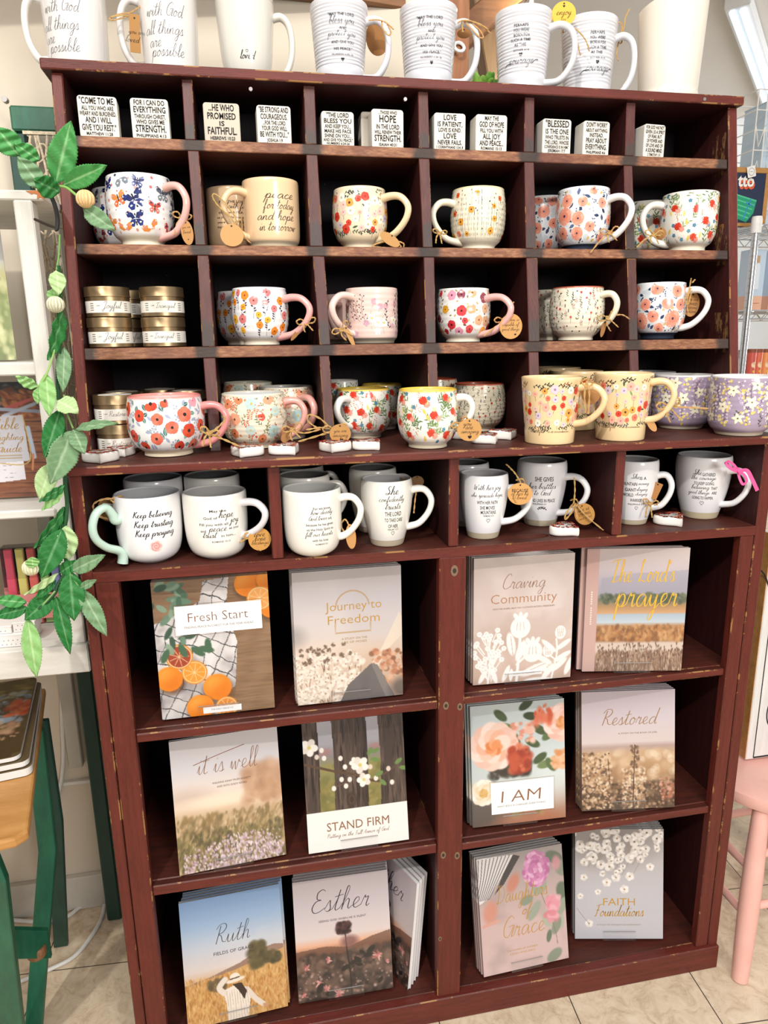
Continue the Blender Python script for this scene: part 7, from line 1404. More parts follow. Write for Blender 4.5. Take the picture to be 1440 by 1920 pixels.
gift_tag('brown tag hanging behind twine on the handle of the left tan mug', -.030, [[(1100, 713), (1096, 740, -.004), (1098, 774, -.006)], [(1100, 713), (1105, 738, -.005), (1103, 776, -.006)], [(1088, 720, .004), (1098, 710, -.002), (1112, 718, .004), (1100, 726, -.003), (1090, 716)]], (1108, 737, 36, 42, 0, 0, 'oval', .040), col='ad7e4c', r=.0013)
gift_tag('twine bow and narrow tag on the handle of the right tan mug', -.012, bow(1254, 762, 19, -.25, 1.3) + [[(1254, 762), (1290, 764, -.003), (1327, 766, -.003)]], (1222, 797, 13, 28, -35, .3, 'oval', .012), col='c2915c', r=.0013)
gift_tag('end of twine beneath the rightmost purple mug', .012, [[(1424, 802), (1432, 798, -.006), (1438, 790, -.006), (1446, 786)], [(1424, 802), (1436, 804, -.004), (1446, 800)]])
gift_tag('round brown tag with a price sticker behind the mint green handle', .085, [[(229, 950, -.05), (222, 937, -.055), (196, 936, -.058), (177, 944, -.058), (176, 956, -.06), (186, 968, -.062), (206, 973, -.062), (224, 978, -.062)], [(230, 948, -.052), (214, 942, -.055), (208, 936, -.055), (226, 930, -.052), (230, 934, -.05)]], (203, 955, 38, 46, 0, 0, 'oval', -.02), text=[], col='9c7440', r=.0013)
gift_tag('round lettered tag on the handle of the May the God of hope mug', .02, bow(476, 1002, 16, -.5, 1.7) + [[(474, 1000), (455, 1014, -.002), (450, 1016, -.002)], [(478, 998), (492, 988, .006), (500, 960, .012), (494, 945, .014)]], (487, 1011, 42, 44, 0, -.1, 'oval', -.006), text=[('s', 'love', 0, .18, .5), ('s', 'hope', .02, 0, .5), ('s', 'blessings', 0, -.18, .74)], col='c8934f', r=.0013)
gift_tag('plain narrow oval tag on the handle of the For we know mug', .012, [[(652, 980), (646, 974, .002), (640, 985, .006), (648, 998, .002), (662, 986, .0), (664, 978, .002)], [(652, 980), (655, 986, -.004)]], (658, 1006, 19, 48, -4, .45, 'oval', -.006), col='c2905a')
gift_tag('twine thread and dim tag on the handle of the She confidently trusts mug', .075, [[(770, 908, -.02), (780, 916, -.03), (778, 940, -.034), (776, 962, -.034)], [(752, 895, 0), (765, 905, -.02), (778, 912, -.028)]], (782, 903, 26, 22, 0, 0, 'oval', .0), col='7d5c3c')
gift_tag('round lettered kraft tag on the With her joy mug', .016, [[(976, 904), (966, 888, .002), (955, 876, .002), (949, 871, .004)], [(976, 904), (972, 920, -.002), (965, 934, -.003), (968, 942, -.003)], [(978, 906), (984, 925, -.003), (976, 946, -.002)], [(968, 900, .004), (980, 898, -.002), (984, 908, 0), (972, 910, -.003)]], (975, 926, 46, 42, 0, -.05, 'oval', -.004), text=[('t', 'BECAUSE', 0, .16, .66, .15), ('s', 'of her he', 0, -.02, .7), ('s', 'is loved', 0, -.2, .6)], col='cd9b60', r=.0012)
gift_tag('lettered tag and long twine on the handle of the She gives mug', .045, [[(1077, 895), (1078, 920, -.006), (1076, 943, -.008)], [(1076, 943), (1062, 962, -.010), (1060, 974, -.010), (1072, 960, -.010), (1078, 945, -.008)], [(1078, 943), (1100, 968, -.012), (1131, 994, -.02)], [(1077, 945), (1082, 970, -.010), (1086, 980, -.010)], [(1070, 938, .002), (1080, 936, -.01), (1084, 946, -.004), (1074, 950, -.01)]], (1096, 964, 37, 42, -20, -.1, 'oval', -.004), text=[('s', 'she is', 0, .2, .6), ('t', 'STRONG', 0, .02, .6, .12), ('s', 'and loved', 0, -.18, .66)], col='b98749', r=.0012)
gift_tag('folded kraft tag and twine below the handle of the Warrior mug', .040, bow(1219, 944, 12, .2, 1.9), (1228, 920, 18, 32, 20, .5, 'rect', .004), col='b07c4a', r=.0012)
p = bow(1384, 886, 13, .3, 1.4)
y_ = .020; o0 = ony(1384, 886, y_); rb_ = thing('ribbon_bow', 'bright pink velvet ribbon bow on the rightmost white mug', 'ribbon', tuple(o0))
def band(P, w, nm):
    Q = crom([np.array(ony(a, b, y_ + c)) - o0 for a, b, c in P], 7); m = MB(); V = []
    for i, q in enumerate(Q):
        d = Q[min(i + 1, len(Q) - 1)] - Q[max(i - 1, 0)]; d = d / (np.linalg.norm(d) + 1e-9); nrm = np.cross(d, (0.1, 1, .2)); nrm /= np.linalg.norm(nrm) + 1e-9
        for s_, dy in ((-1, .0004), (1, .0004), (1, -.0004), (-1, -.0004)): V.append(q + nrm * w / 2 * s_ + np.array((0, dy, 0)))
    n = len(Q); F = [(i * 4 + j, i * 4 + (j + 1) % 4, i * 4 + 4 + (j + 1) % 4, i * 4 + 4 + j) for i in range(n - 1) for j in range(4)] + [(3, 2, 1, 0), tuple((n - 1) * 4 + j for j in range(4))]
    m.add(V, F).build(nm, 'pink_velvet', rb_)
band([(1384, 883, -.014), (1376, 872, -.012), (1366, 865, -.008), (1362, 870, -.010), (1370, 879, -.014), (1384, 885, -.015)], .0042, 'loop'); band([(1385, 884, -.014), (1395, 890, -.017), (1400, 902, -.018), (1393, 908, -.018), (1387, 898, -.016), (1384, 886, -.014)], .0042, 'loop')
band([(1385, 884, -.015), (1400, 882, -.017), (1410, 898, -.018), (1420, 920, -.018)], .0062, 'tail'); band([(1384, 884, -.015), (1374, 880, -.012), (1366, 874, -.006), (1360, 866, -.002)], .0055, 'tail'); band([(1380, 879, -.014), (1386, 882, -.0175), (1389, 889, -.0165)], .0065, 'knot')
sx = ony(205, 951, .062); st_ = MB(); st_.prism([(x, q) for x, q in rounded(.019, .0135, .002)], 'y', -.0003, .0003, 0, H('ece6da')); a = Pr(); a.script('vs', 0, .0025, .007, None, INK, 1, .14); a.text('$14.95', 0, -.003, .011, .003, INK, 1); a.lay(st_, lambda U, V, o: np.stack([U, 0 * U - .0004 - o, V], 1))
tg = [o for o in bpy.data.objects if o.get('label', '').startswith('round brown tag with a price')][0]
so = st_.build('price_sticker', 'matte_paper', tg, fix=False); so.location = tuple(np.array(sx) - np.array(tg.location) + (0, -.004, 0)); so.rotation_euler = (0, .15, 0); so['label'] = 'white price sticker'

# ================================================================ leafy garland down the cabinet's left edge
gar = thing('leafy_garland', 'artificial garland of green leaves and pompom buds hanging down the left edge of the cabinet', 'garland', tuple(ony(112, 640, -.01))); g0 = np.array(gar.location)
GR = {'d': (H('1f6a2c'), H('2c7a38'), H('79ab78')), 'm': (H('3f8a45'), H('4f9a50'), H('a5cf98')), 'l': (H('86b56c'), H('95c07a'), H('c4dca8')), 'g': (H('6d9068'), H('7d9e76'), H('b3c8a6')), 'p': (H('a9c48a'), H('b5cd98'), H('d2e0b8'))}
def gleaf(bx_, by, tx, ty, wpx, kind, y0=-.02, y1=None, turn=0., curl=.12, fold=.22, shape=.85, ser=1):
    y1 = y0 if y1 is None else y1; B_, T_ = ony(bx_, by, y0) - g0, ony(tx, ty, y1) - g0; A_ = T_ - B_; L = np.linalg.norm(A_); A_ = A_ / L
    vw = CO - (B_ + T_) / 2 - g0; vw /= np.linalg.norm(vw); S_ = np.cross(A_, vw); S_ /= np.linalg.norm(S_); N_ = np.cross(S_, A_)
    c, q = math.cos(turn), math.sin(turn); S_, N_ = S_ * c + N_ * q, N_ * c - S_ * q; w = wpx * ((B_ + g0 - CO) @ CF) / FPX / max(.35, abs(c))
    n, mcol = 38, 13; V = []; C = []; c0, c1, c2 = (np.array(x) for x in GR[kind])
    for i in range(n + 1):
        t = i / n; hw = w / 2 * max(.012, math.sin(pi * min(1, t ** shape)) ** .85) * (1 + (.05 * ((i % 2) * 2 - 1) if ser and .1 < t < .97 else 0))
        for j in range(mcol):
            s_ = (j / (mcol - 1)) * 2 - 1; V.append(B_ + A_ * (t * L) + S_ * (hw * s_) + N_ * (-fold * hw * (abs(s_) - .5) * -1 * .9 - curl * L * (t - .5) ** 2 * 2 + .0015 * math.sin(t * 22 + s_ * 3)))
            vein = 1. if abs(s_) < .06 else (.32 * (1 - .5 * abs(s_)) if ((t * 7.5 - abs(s_) * 1.3 + .12 * math.sin(bx_ + s_)) % 1) < .14 and abs(s_) < .9 else 0); k = random.random() * .5
            vein *= .62; C.append(c0 * (1 - vein) * (1 - k) + c1 * (1 - vein) * k + c2 * vein)
    F = [(i * mcol + j, i * mcol + j + 1, (i + 1) * mcol + j + 1, (i + 1) * mcol + j) for i in range(n) for j in range(mcol - 1)]
    m = MB(); m.add(V, F, 0, C); return m.build('leaf', 'leaf_cloth', gar, True, thick=.0005, fix=False)
for a_ in [(104, 345, 133, 227, 50, 'm', -.03, -.045), (116, 348, 198, 311, 37, 'm', -.035, -.055), (112, 361, 63, 337, 40, 'd', -.035, -.045, .3), (80, 354, 33, 293, 38, 'g', -.02, -.03), (74, 301, 26, 268, 30, 'm', -.02, -.03), (36, 292, -8, 238, 46, 'm', -.02, -.03),
           (154, 388, 213, 430, 34, 'g', -.04, -.06), (106, 506, 110, 552, 30, 'p', -.015, -.025), (100, 540, 104, 570, 26, 'l', -.005, -.012), (121, 580, 94, 676, 26, 'd', -.01, -.03, .7), (121, 650, 118, 735, 27, 'g', -.008, -.022), (71, 727, 29, 706, 20, 'l', -.03, -.04, .4), (71, 727, 70, 757, 17, 'l', -.03, -.035), (86, 700, 93, 781, 30, 'l', -.03, -.04),
           (107, 749, 146, 772, 36, 'p', -.03, -.045, .3), (113, 767, 84, 859, 36, 'd', -.02, -.04), (137, 803, 217, 791, 17, 'g', -.025, -.06, .5), (137, 804, 158, 850, 32, 'g', -.022, -.035), (137, 808, 96, 908, 52, 'g', -.025, -.045, .25), (97, 868, 74, 936, 38, 'p', -.02, -.035), (123, 911, 75, 942, 16, 'd', -.03, -.05, .5), (120, 914, 79, 958, 19, 'l', -.03, -.045, .3),
           (123, 958, 66, 1030, 20, 'd', -.02, -.04, .6), (120, 950, 112, 1000, 22, 'd', -.012, -.02), (116, 993, 77, 1085, 46, 'd', -.035, -.05), (124, 987, 128, 1053, 38, 'p', -.03, -.03), (111, 1075, 146, 1052, 26, 'd', -.035, -.04), (131, 1072, 194, 1042, 30, 'g', -.04, -.06), (131, 1072, 139, 1165, 46, 'd', -.04, -.05), (150, 1103, 179, 1088, 16, 'g', -.04, -.05), (150, 1103, 201, 1194, 33, 'g', -.04, -.045),
           (110, 1077, 45, 1118, 13, 'p', -.04, -.05, .5), (104, 1088, 66, 1124, 18, 'd', -.035, -.045), (100, 1116, 46, 1163, 40, 'd', -.035, -.05), (50, 1130, -12, 1124, 24, 'm', -.04, -.05), (52, 1140, -12, 1156, 26, 'd', -.04, -.05), (105, 1119, 132, 1228, 28, 'd', -.04, -.05), (52, 1161, 69, 1272, 34, 'l', -.045, -.055)]: gleaf(*a_)
def gstem(P, r, col, name='stem'):
    m = MB(); m.tube(crom([np.array(ony(a, b, c)) - g0 for a, b, c in P], 8), r, 7, 0, col); m.build(name, 'leaf_cloth', gar, True)
gstem([(110, 498, -.012), (114, 560, -.006), (112, 650, -.008), (108, 700, -.008), (112, 760, -.012), (124, 830, -.016), (122, 900, -.018), (126, 950, -.018), (120, 1010, -.02), (124, 1065, -.03), (108, 1098, -.034), (98, 1118, -.036), (52, 1160, -.042)], .0028, H('24502e'))
gstem([(109, 349, -.032), (125, 352, -.038), (143, 366, -.042)], .0016, H('7fae58')); gstem([(112, 440, -.002), (110, 480, -.008), (106, 506, -.014)], .0012, H('6d9850')); gstem([(104, 650, -.02), (88, 700, -.03), (72, 726, -.03)], .0014, H('93b868')); gstem([(137, 803, -.022), (124, 770, -.018), (120, 740, -.014)], .0013, H('88a860')); gstem([(52, 1161, -.042), (75, 1140, -.04), (104, 1108, -.036)], .0016, H('86a866')); gstem([(150, 1103, -.038), (138, 1084, -.038), (131, 1072, -.036)], .0014, H('7da060'))
gstem([(94, 364, -.01), (103, 385, -.006), (108, 410, -.004), (107, 428, -.004), (103, 430, -.004)], .0028, (.02, .02, .02), 'wire_hook'); gstem([(65, 411, .02), (90, 422, .004), (108, 428, -.004)], .0018, (.03, .02, .015), 'wire_hook')
for px, py, r, dp, c1, c2 in ((160, 373, 16, -.045, 'ecc793', 'd9ae78'), (104, 571, 15, -.022, 'dcd9c0', 'b8b79a'), (58, 1064, 15, -.045, 'e6e2c4', 'cfd0a8')):
    p = np.array(ony(px, py, dp)) - g0; R = r * ((p + g0 - CO) @ CF) / FPX; m = MB(); V = []; C = []; n, k = 56, 26; ca, cb2 = np.array(H(c1)), np.array(H(c2))
    for i in range(k + 1):
        f = pi * i / k
        for j in range(n): t = 2 * pi * j / n + .5 * math.sin(f); q = R * (1 + .07 * math.sin(t * 14) * math.sin(f)); V.append(p + q * np.array((math.sin(f) * math.cos(t), math.sin(f) * math.sin(t), -math.cos(f)))); C.append(ca if math.sin(t * 14) > 0 else cb2)
    m.add(V, [(i * n + j, i * n + (j + 1) % n, (i + 1) * n + (j + 1) % n, (i + 1) * n + j) for i in range(k) for j in range(n)], 0, C); m.build('pompom_bud', 'leaf_cloth', gar, True)
gleaf(60, 1045, 62, 1066, 24, 'l', -.055, -.056)

# ================================================================ left of the cabinet
ds = thing('display_shelf', 'white painted wooden shelf unit left of the cabinet', 'shelf unit', (-.3, .2, .755)); d0 = np.array(ds.location)
def dpart(name, x0, x1, y0, y1, z0, z1, m='white_wood', bev=.002): return MB().box(x0 - d0[0], x1 - d0[0], y0 - d0[1], y1 - d0[1], z0 - d0[2], z1 - d0[2]).build(name, m, ds, bevel=bev)
dpart('top_board', -.75, .0045 - .006, .06, .33, 1.4435, 1.4565)
dpart('shelf_board', -.75, -.040, .062, .33, 1.212, 1.2302); dpart('shelf_board', -.75, -.036, .052, .33, 1.0065, 1.0188); dpart('base_board', -.75, -.0137, .05, .33, .7545, .8008)
dpart('leg', -.0415, -.0175, .058, .085, .8008, 1.4435, 'white_wood_upright'); dpart('leg', -.0415, -.0175, .30, .33, .8008, 1.4435, 'white_wood_upright')
dpart('leg', -.75, -.725, .058, .085, .8008, 1.4435, 'white_wood_upright'); dpart('leg', -.75, -.725, .30, .33, .0005 + .0, 1.4435, 'white_wood_upright'); dpart('leg', -.45, -.42, .30, .33, .0005, .7545, 'white_wood_upright')
p = ony(82, 366, .0599); m = MB(); P = [(p[0] + a, p[2] + b) for a, b in ((-.022, .005), (-.004, .0058), (.001, -.001), (.0005, -.0052), (-.005, -.003), (-.009, -.005), (-.008, .0008), (-.013, .002), (-.015, .0006))]
m.prism([(a - d0[0], b - d0[2]) for a, b in P], 'y', .0592 - d0[1], .0603 - d0[1], 0, H('b8703c')); m.build('chipped_paint_patch', 'painted', ds)
# leaning print on the upper shelf
lp = thing('leaning_print', 'thick landscape print leaning on the upper white shelf, at the left edge', 'picture', (ony(-30, 660, .14)[0], .13, 1.2325), .25)
cv = Cv(60, 21); cv.grad([(0, 'b9bcc0'), (.35, 'd8d8d6'), (.5, 'c9c48a'), (.8, '8f9a5a'), (1.28, '6f7848')]); cv.grain(200, ['c8c890', '7a8a4a', 'e6e2b0'], (0, .5, 1, 1.28), .03, .6)
w, h = .115, .205; m = MB(); k = cv.w; V = np.stack([(cv.X - 1) * w + .045, np.full(cv.X.shape, -.0002), (1.28 - cv.Y) / 1.28 * h], 2).reshape(-1, 3)
m.add(V, [(i * k + j, i * k + j + 1, (i + 1) * k + j + 1, (i + 1) * k + j) for i in range(cv.h - 1) for j in range(k - 1)], 0, cv.lin().reshape(-1, 3)); m.build('picture', 'print_paper', lp, fix=False)
MB().box(.045 - w, .045, 0, .009, 0, h, 0, H('cfcabf')).build('board', 'matte_paper', lp); lp.rotation_euler = (-.12, 0, .25)
# poster in a clear holder on the middle shelf
zB3 = 1.0188 + .001; y_ = .14; xr = ony(85, 830, y_)[0]; ht = ony(85, 717, y_)[2] - zB3; wd_ = ht / 1.28
cv = Cv(150, 22); cv.grad([(0, '2a2626'), (.28, '3a2c26'), (.36, '8a5a3e'), (1.28, '8a5238')])
cv.grain(60, ['8a5a6a', '6a3c4c', 'a87888'], (.45, .08, .58, .30), .018, .9); cv.grain(60, ['3c4a3e', '55604e', '222624'], (.5, .02, .85, .22), .03, .7, .3)
cv.grain(180, ['a8623a', '8a4a2c', 'c07c4c', '70381e'], (.62, .08, 1.0, .40), .03, .8, .45, .5)
for k in range(8): y0 = .42 + k * .115; cv.line([(.4, y0), (1, y0 + .02)], .006, '4a2a1e', .8)
nz = cv.noise(6, 70, 5, 4); cv.over(np.clip(nz - .5, 0, 1) * (cv.Y > .38) * 3, 'b27850', .6); cv.over(np.clip(.45 - nz, 0, 1) * (cv.Y > .38) * 3, '5a3222', .7)
for a_, b_, c_ in ((((.60, .30), (.95, .18)), '', 'c9605a'), (((.56, .29), (1.0, .33)), '', 'b4bcd0'), (((.60, .37), (.95, .24)), '', 'c4ccdc')): cv.line(a_, .016, c_)
cv.line([(.84, .50), (.87, .84)], .018, 'b8c4d6'); cv.line([(.86, .80), (.83, .98)], .010, 'd88a5a')
cv.poly([(.3, .88), (.75, .86), (.75, 1.08), (.3, 1.12)], 'efe8ec')
for q in range(4): cv.line([(.5, .92 + q * .045), (.66, .915 + q * .045)], .0022, '8a8088')
cv.poly([(.3, .38), (.80, .36), (.815, .87), (.3, .90)], 'cfccd2'); cv.line([(.80, .36), (.815, .87), (.5, .89)], .006, 'cfae62')
ph = thing('poster_in_holder', 'dark plank poster in a clear holder on the middle white shelf', 'poster', (xr - wd_ / 2, y_, zB3), 0)
def posterart(a, w, h):
    P = lambda x, y: ((x - .5) * w, h - y / 1.28 * h)
    for t, x, y, ww in (('Bible', .62, .47, .26), ('Highlighting', .56, .60, .44), ('Guide', .62, .73, .26)): a.script(t, *P(x, y), ww * w, None, GOLD, 3, .13)
    for q in (.79, .82): a.rib([P(.46, q), P(.74, q)], .0012, H('b89a62'), 3)
m = MB(); k = cv.w; V = np.stack([(cv.X - .5) * wd_, np.full(cv.X.shape, 0.), (1.28 - cv.Y) / 1.28 * ht + .002], 2).reshape(-1, 3)
m.add(V, [(i * k + j, i * k + j + 1, (i + 1) * k + j + 1, (i + 1) * k + j) for i in range(cv.h - 1) for j in range(k - 1)], 0, cv.lin().reshape(-1, 3)); m.box(-wd_ / 2, wd_ / 2, .0003, .0014, .002, ht + .002, 0, (.6, .6, .6))
a = Pr(); posterart(a, wd_, ht); a.lay(m, lambda U, V, o: np.stack([U, 0 * U - .0002 - o, V], 1)); m.build('poster', 'print_paper', ph, fix=False)
m = MB(); m.box(-wd_ / 2 - .002, wd_ / 2 + .002, -.0035, -.002, .0, ht + .004); m.box(-wd_ / 2 - .002, wd_ / 2 + .002, .0022, .0037, .0, ht + .004); m.box(-wd_ / 2, wd_ / 2, -.03, .04, 0, .0014); m.build('clear_holder', 'clear_acrylic', ph)
# highlighter sets on the lowest shelf
zB4 = .8008 + .001
def hset(y, label, cols, first=True, dx=0.):
    x0, x1 = ony(5, 1080, y)[0] + dx, ony(112, 1080, y)[0] + dx; w = x1 - x0; h = ony(60, 1026, y)[2] - zB4; root = thing('highlighter_set', label, 'highlighter set', ((x0 + x1) / 2, y, zB4), 0, 'boxed highlighters on the lowest white shelf')
    n = len(cols)
    for i, c in enumerate(cols):
        cx = -w / 2 + w * (i + .5) / n; mk = MB(); r = w / n * .40; mk.prism([(a + cx, b + .013) for a, b in rounded(r * 2, r * 1.5, r * .4, 3)], 'z', .003, h * .60, 0, H(c)); o = mk.build('highlighter', 'painted', root)
        mk = MB(); mk.prism([(a + cx, b + .013) for a, b in rounded(r * 1.86, r * 1.3, r * .4, 3)], 'z', h * .60, h * .96, 0, tuple(np.array(H(c)) * .75)); mk.build('cap', 'painted', o)
    m = MB()
    for b in ((-w / 2, w / 2, .0, .0012, 0, h), (-w / 2, w / 2, .025, .0262, 0, h), (-w / 2, -w / 2 + .0012, .0012, .025, 0, h), (w / 2 - .0012, w / 2, .0012, .025, 0, h), (-w / 2, w / 2, 0, .0262, h, h + .0012)): m.box(*b)
    m.build('clear_box', 'clear_acrylic', root)
    m = MB(); z0, z1 = h * .10, h * .42; m.box(-w / 2 - .0006, w / 2 + .0006, -.0012, -.0004, z0, z1, 0, H('d98a86')); a = Pr()
    if first:
        zc = (z0 + z1) / 2; a.text('The Daily', -.16 * w, zc + .004, .34 * w, .0085, H('f8ece8'), 2); a.script('Grace', .14 * w, zc + .004, .22 * w, None, H('f8ece8'), 2, .14); a.text('GARDEN HIGHLIGHTERS', -.02 * w, zc - .008, .42 * w, .004, H('f3dcd6'), 2)
        for sd, n_ in ((-1, 3), (1, 3)):
            for t in (-.5, .1, .7): a.rib([(sd * .41 * w + .008 * math.sin(t) * sd + .004 * math.sin(q) * math.cos(t), zc - .012 + (.022 * math.cos(t) * .5) * (1 - math.cos(q)) ) for q in np.linspace(0, 2 * pi, 18)], .0008, H('f8ece8'), 2)
    a.lay(m, lambda U, V, o: np.stack([U, 0 * U - .0013 - o, V], 1)); m.build('paper_band', 'matte_paper', root, fix=False)
hset(.145, 'front clear box of highlighters with a pink paper band', ['e0526a', 'e3d77a', 'e86a62', '9fc07a', '8a8ac8'])
hset(.178, 'second clear box of highlighters behind the front one', ['e0526a', 'e3d77a', 'e86a62', '9fc07a', '8a8ac8'], False)
hset(.211, 'third clear box of highlighters at the back', ['e0526a', 'e3d77a', 'e86a62', '9fc07a', '8a8ac8'], False)
def dots(px0, px1, pyt, pyb, y, lb, d=.045, z=None):
    x0, x1 = ony(px0, pyb, y)[0], ony(px1, pyb, y)[0]; z0 = ony(px0, pyb, y)[2] if z is None else z; z1 = ony(px0, pyt, y)[2]; w, h = x1 - x0, z1 - z0
    root = thing('dotted_gift_box', lb, 'gift box', ((x0 + x1) / 2, y, z0), .0, 'white dotted gift boxes on the lowest white shelf'); m = MB(); m.box(-w / 2, w / 2, 0, d, 0, h, 0, H('ece6e2')); a = Pr()
    for i in range(int(w / .0065)):
        for j in range(int(h / .0065)): a.ell(-w / 2 + .004 + i * .0065 + (j % 2) * .003, .004 + j * .0065, .0007, None, 0, H('4a4044'), 1, 7)
    a.lay(m, lambda U, V, o: np.stack([U, 0 * U - .0002 - o, V], 1)); m.build('body', 'matte_paper', root, fix=False)
    m = MB(); m.box(-w / 2 - .0006, w / 2 + .0006, -.0008, d + .0008, h, h + .0022, 0, H('f3eeea')); m.build('lid', 'matte_paper', root, bevel=.0006); return z1
yD = .066; zt_ = dots(-60, 62, 1199, 1222, yD, 'wide dotted gift box at the bottom of the little pile', .055, zB4)
dots(-45, 24, 1181, 1200, yD + .004, 'dotted gift box, upper left of the little pile', .045, zt_ + .003); dots(28, 69, 1170, 1200, yD + .006, 'dotted gift box, upper right of the little pile', .04, zt_ + .003)
# wooden table with green folding legs, books on it
ft = thing('folding_table', 'orange-brown plank table on rusty green folding metal legs', 'table', (-.35, .1, 0)); f0 = np.array(ft.location)
m = MB(); P = [(-.62, -.225), (-.095, -.122), (-.082, -.108), (-.170, .335), (-.70, .23)]; m.prism([(a - f0[0], b - f0[1]) for a, b in P], 'z', .584, .6); m.build('tabletop', 'orange_wood', ft, bevel=.004, bseg=2)
def bar(P, w, t, m_='green_paint', nm='leg'):
    m = MB(); V = []
    for p in P:
        p = np.array(p) - f0; V += [p + (-w / 2, -t / 2, 0), p + (w / 2, -t / 2, 0), p + (w / 2, t / 2, 0), p + (-w / 2, t / 2, 0)]
    n = len(P); m.add(V, [(i * 4 + j, i * 4 + (j + 1) % 4, i * 4 + 4 + (j + 1) % 4, i * 4 + 4 + j) for i in range(n - 1) for j in range(4)] + [(3, 2, 1, 0), tuple((n - 1) * 4 + j for j in range(4))]); return m.build(nm, m_, ft, bevel=.0015)
a0, a1, a2 = ony(76, 1440, .20), ony(90, 1592, .165), onz(62, 1950, .001); bar([(a0[0], .20, .584), tuple(a1), tuple(a2)], .030, .014)
b1, b2 = ony(96, 1560, .215), onz(115, 1772, .001); bar([(a0[0] - .0, .235, .584), tuple(b1 + (0, .03, 0)), tuple(b2)], .028, .012, 'green_dark')
c1, c2 = ony(-14, 1650, -.07), onz(30, 1990, .001); bar([(c1[0] - .02, -.06, .584), tuple(c1), tuple(c2)], .040, .016); bar([(-.60, .10, .584), (-.58, .1, .001)], .03, .014)
e0, e1 = ony(28, 1772, .02), ony(92, 1772, .075); m = MB(); m.hexa([tuple(np.array(q) - f0) for q in (e0 + (0, 0, -.03), e1 + (0, 0, -.03), e1 + (0, .01, -.03), e0 + (0, .01, -.03), e0 + (0, 0, .03), e1 + (0, 0, .03), e1 + (0, .01, .03), e0 + (0, .01, .03))]); m.build('hinge_bracket', 'green_paint', ft, bevel=.002)
m = MB(); q = e1 + (-.008, -.004, .0) - f0; m.lathe([(.014, -.010), (.016, -.006), (.016, .006), (.014, .010)], 16, cx=q[0] - .01, cy=q[1] - .004); o = m.build('rusty_sleeve', 'rust', ft) if 'rust' in MATS else m.build('rusty_sleeve', 'beam_wood', ft); o.location.z = q[2]
# stack of flower journals lying on the plank
cvj = Cv(110, 31); cvj.grad([(0, '6a5a34'), (1.28, '4e3a24')]); cvj.over(np.clip(cvj.noise(6, 6, 2) - .45, 0, 1) * 2, '2e2418', .8); cvj.grain(160, ['9fb0c4', 'c0ccd8', '7f93aa'], (.45, .25, 1, .75), .025, .8); cvj.grain(50, ['d0603a', 'c04a2a', 'e07a50'], (.82, .42, 1, .66), .03, .9); cvj.grain(80, ['c9c49a', 'e0dcc0', 'a8a870'], (.2, .55, .6, .95), .03, .8); cvj.grain(90, ['8a7a3a', '6f7a3a', 'a89a50'], (0, 0, 1, .35), .05, .5, .3); cvj.grain(40, ['c09070', 'd8b08a'], (.6, .75, .95, 1.05), .025, .7)
cvj.poly([(.0, .45), (.52, .45), (.52, .95), (0, .95)], 'f0ead8')
for P in (((0, .48), (.49, .48)), ((.49, .48), (.49, .92)), ((.49, .92), (0, .92))): cvj.line(P, .003, '4a4a5a', .9)
jz = .6; jw, jh = .20, .285; xr_, yn = -.118, .028; JA = .198
for q, (dx, th, lb) in enumerate(((.006, .014, 'bottom flower journal of the pile on the plank table'), (.004, .010, 'middle flower journal of the pile on the plank table'), (-.006, .008, 'top flower journal with a cream label on the plank table'))):
    root = thing('flower_journal', lb, 'journal', (xr_ + dx - jw / 2 * math.cos(JA) - jh / 2 * math.sin(JA), yn - jw / 2 * math.sin(JA) + jh / 2 * math.cos(JA) + q * .004, jz + .0006), JA - .015 * q, 'flower journals on the plank table'); m = MB(); R_ = rounded(jw, jh, .012)
    m.prism(R_, 'z', .0008, th - .0008, 0, (.78, .76, .74)); m.build('pages', 'matte_paper', root)
    m = MB(); m.prism(R_, 'z', 0, .0008, 0, H('5a4a30')); m.prism(R_, 'z', th - .0008, th, 0, H('5a4a30'))
    if q == 2:
        k = cvj.w; V = np.stack([(cvj.X - .5) * jw * .985, (.64 - cvj.Y) / 1.28 * jh * .985, np.full(cvj.X.shape, th + .0002)], 2).reshape(-1, 3)
        F = [(i * k + j, i * k + j + 1, (i + 1) * k + j + 1, (i + 1) * k + j) for i in range(cvj.h - 1) for j in range(k - 1) if not ((abs((i + .5) / cvj.h - .5) > .455) and (abs((j + .5) / k - .5) > .44))]; m.add(V, F, 0, cvj.lin().reshape(-1, 3))
    m.build('cover', 'print_paper', root, fix=False); jz += th + .0008
# old green door frame leaning behind, with a crocheted hanging
gf = thing('green_frame', 'old dark green wooden frame standing against the wall behind the cabinet', 'frame', (-.10, .39, 0)); q0 = np.array(gf.location)
def gpart(nm, P, m_='green_paint'): MB().hexa([tuple(np.array(p) - q0) for p in P]).build(nm, m_, gf, bevel=.003)
xa, xb = -.115, -.085
gpart('upright', bx(-.122, -.092, .375, .40, .0, 1.606), 'green_dark'); gpart('cross_bar', bx(-.112, .5, .37, .40, 1.607, 1.646)); gpart('upright', bx(.47, .5, .375, .40, .0, 1.606), 'green_dark')
p = ony(19, 194, .36); m = MB(); m.tube([(-.112 - q0[0] - .003, .372 - q0[1], 1.652), (-.112 - q0[0] - .003, .36 - q0[1], 1.652)], .005, 10); m.build('screw_head', 'nail_steel', gf)
mc = thing('crocheted_hanging', 'cream crocheted hanging between the green frame and the cabinet edge', 'wall hanging', (-.055, .355, 1.05)); o0 = np.array(mc.location); m = MB()
for i in range(7):
    x = -.028 + i * .0095; m.tube([(x + .004 * math.sin(q * 1.7 + i * 2), .002 * math.cos(q * 2 + i), .005 + q * .0285) for q in range(20)], .0022, 6)
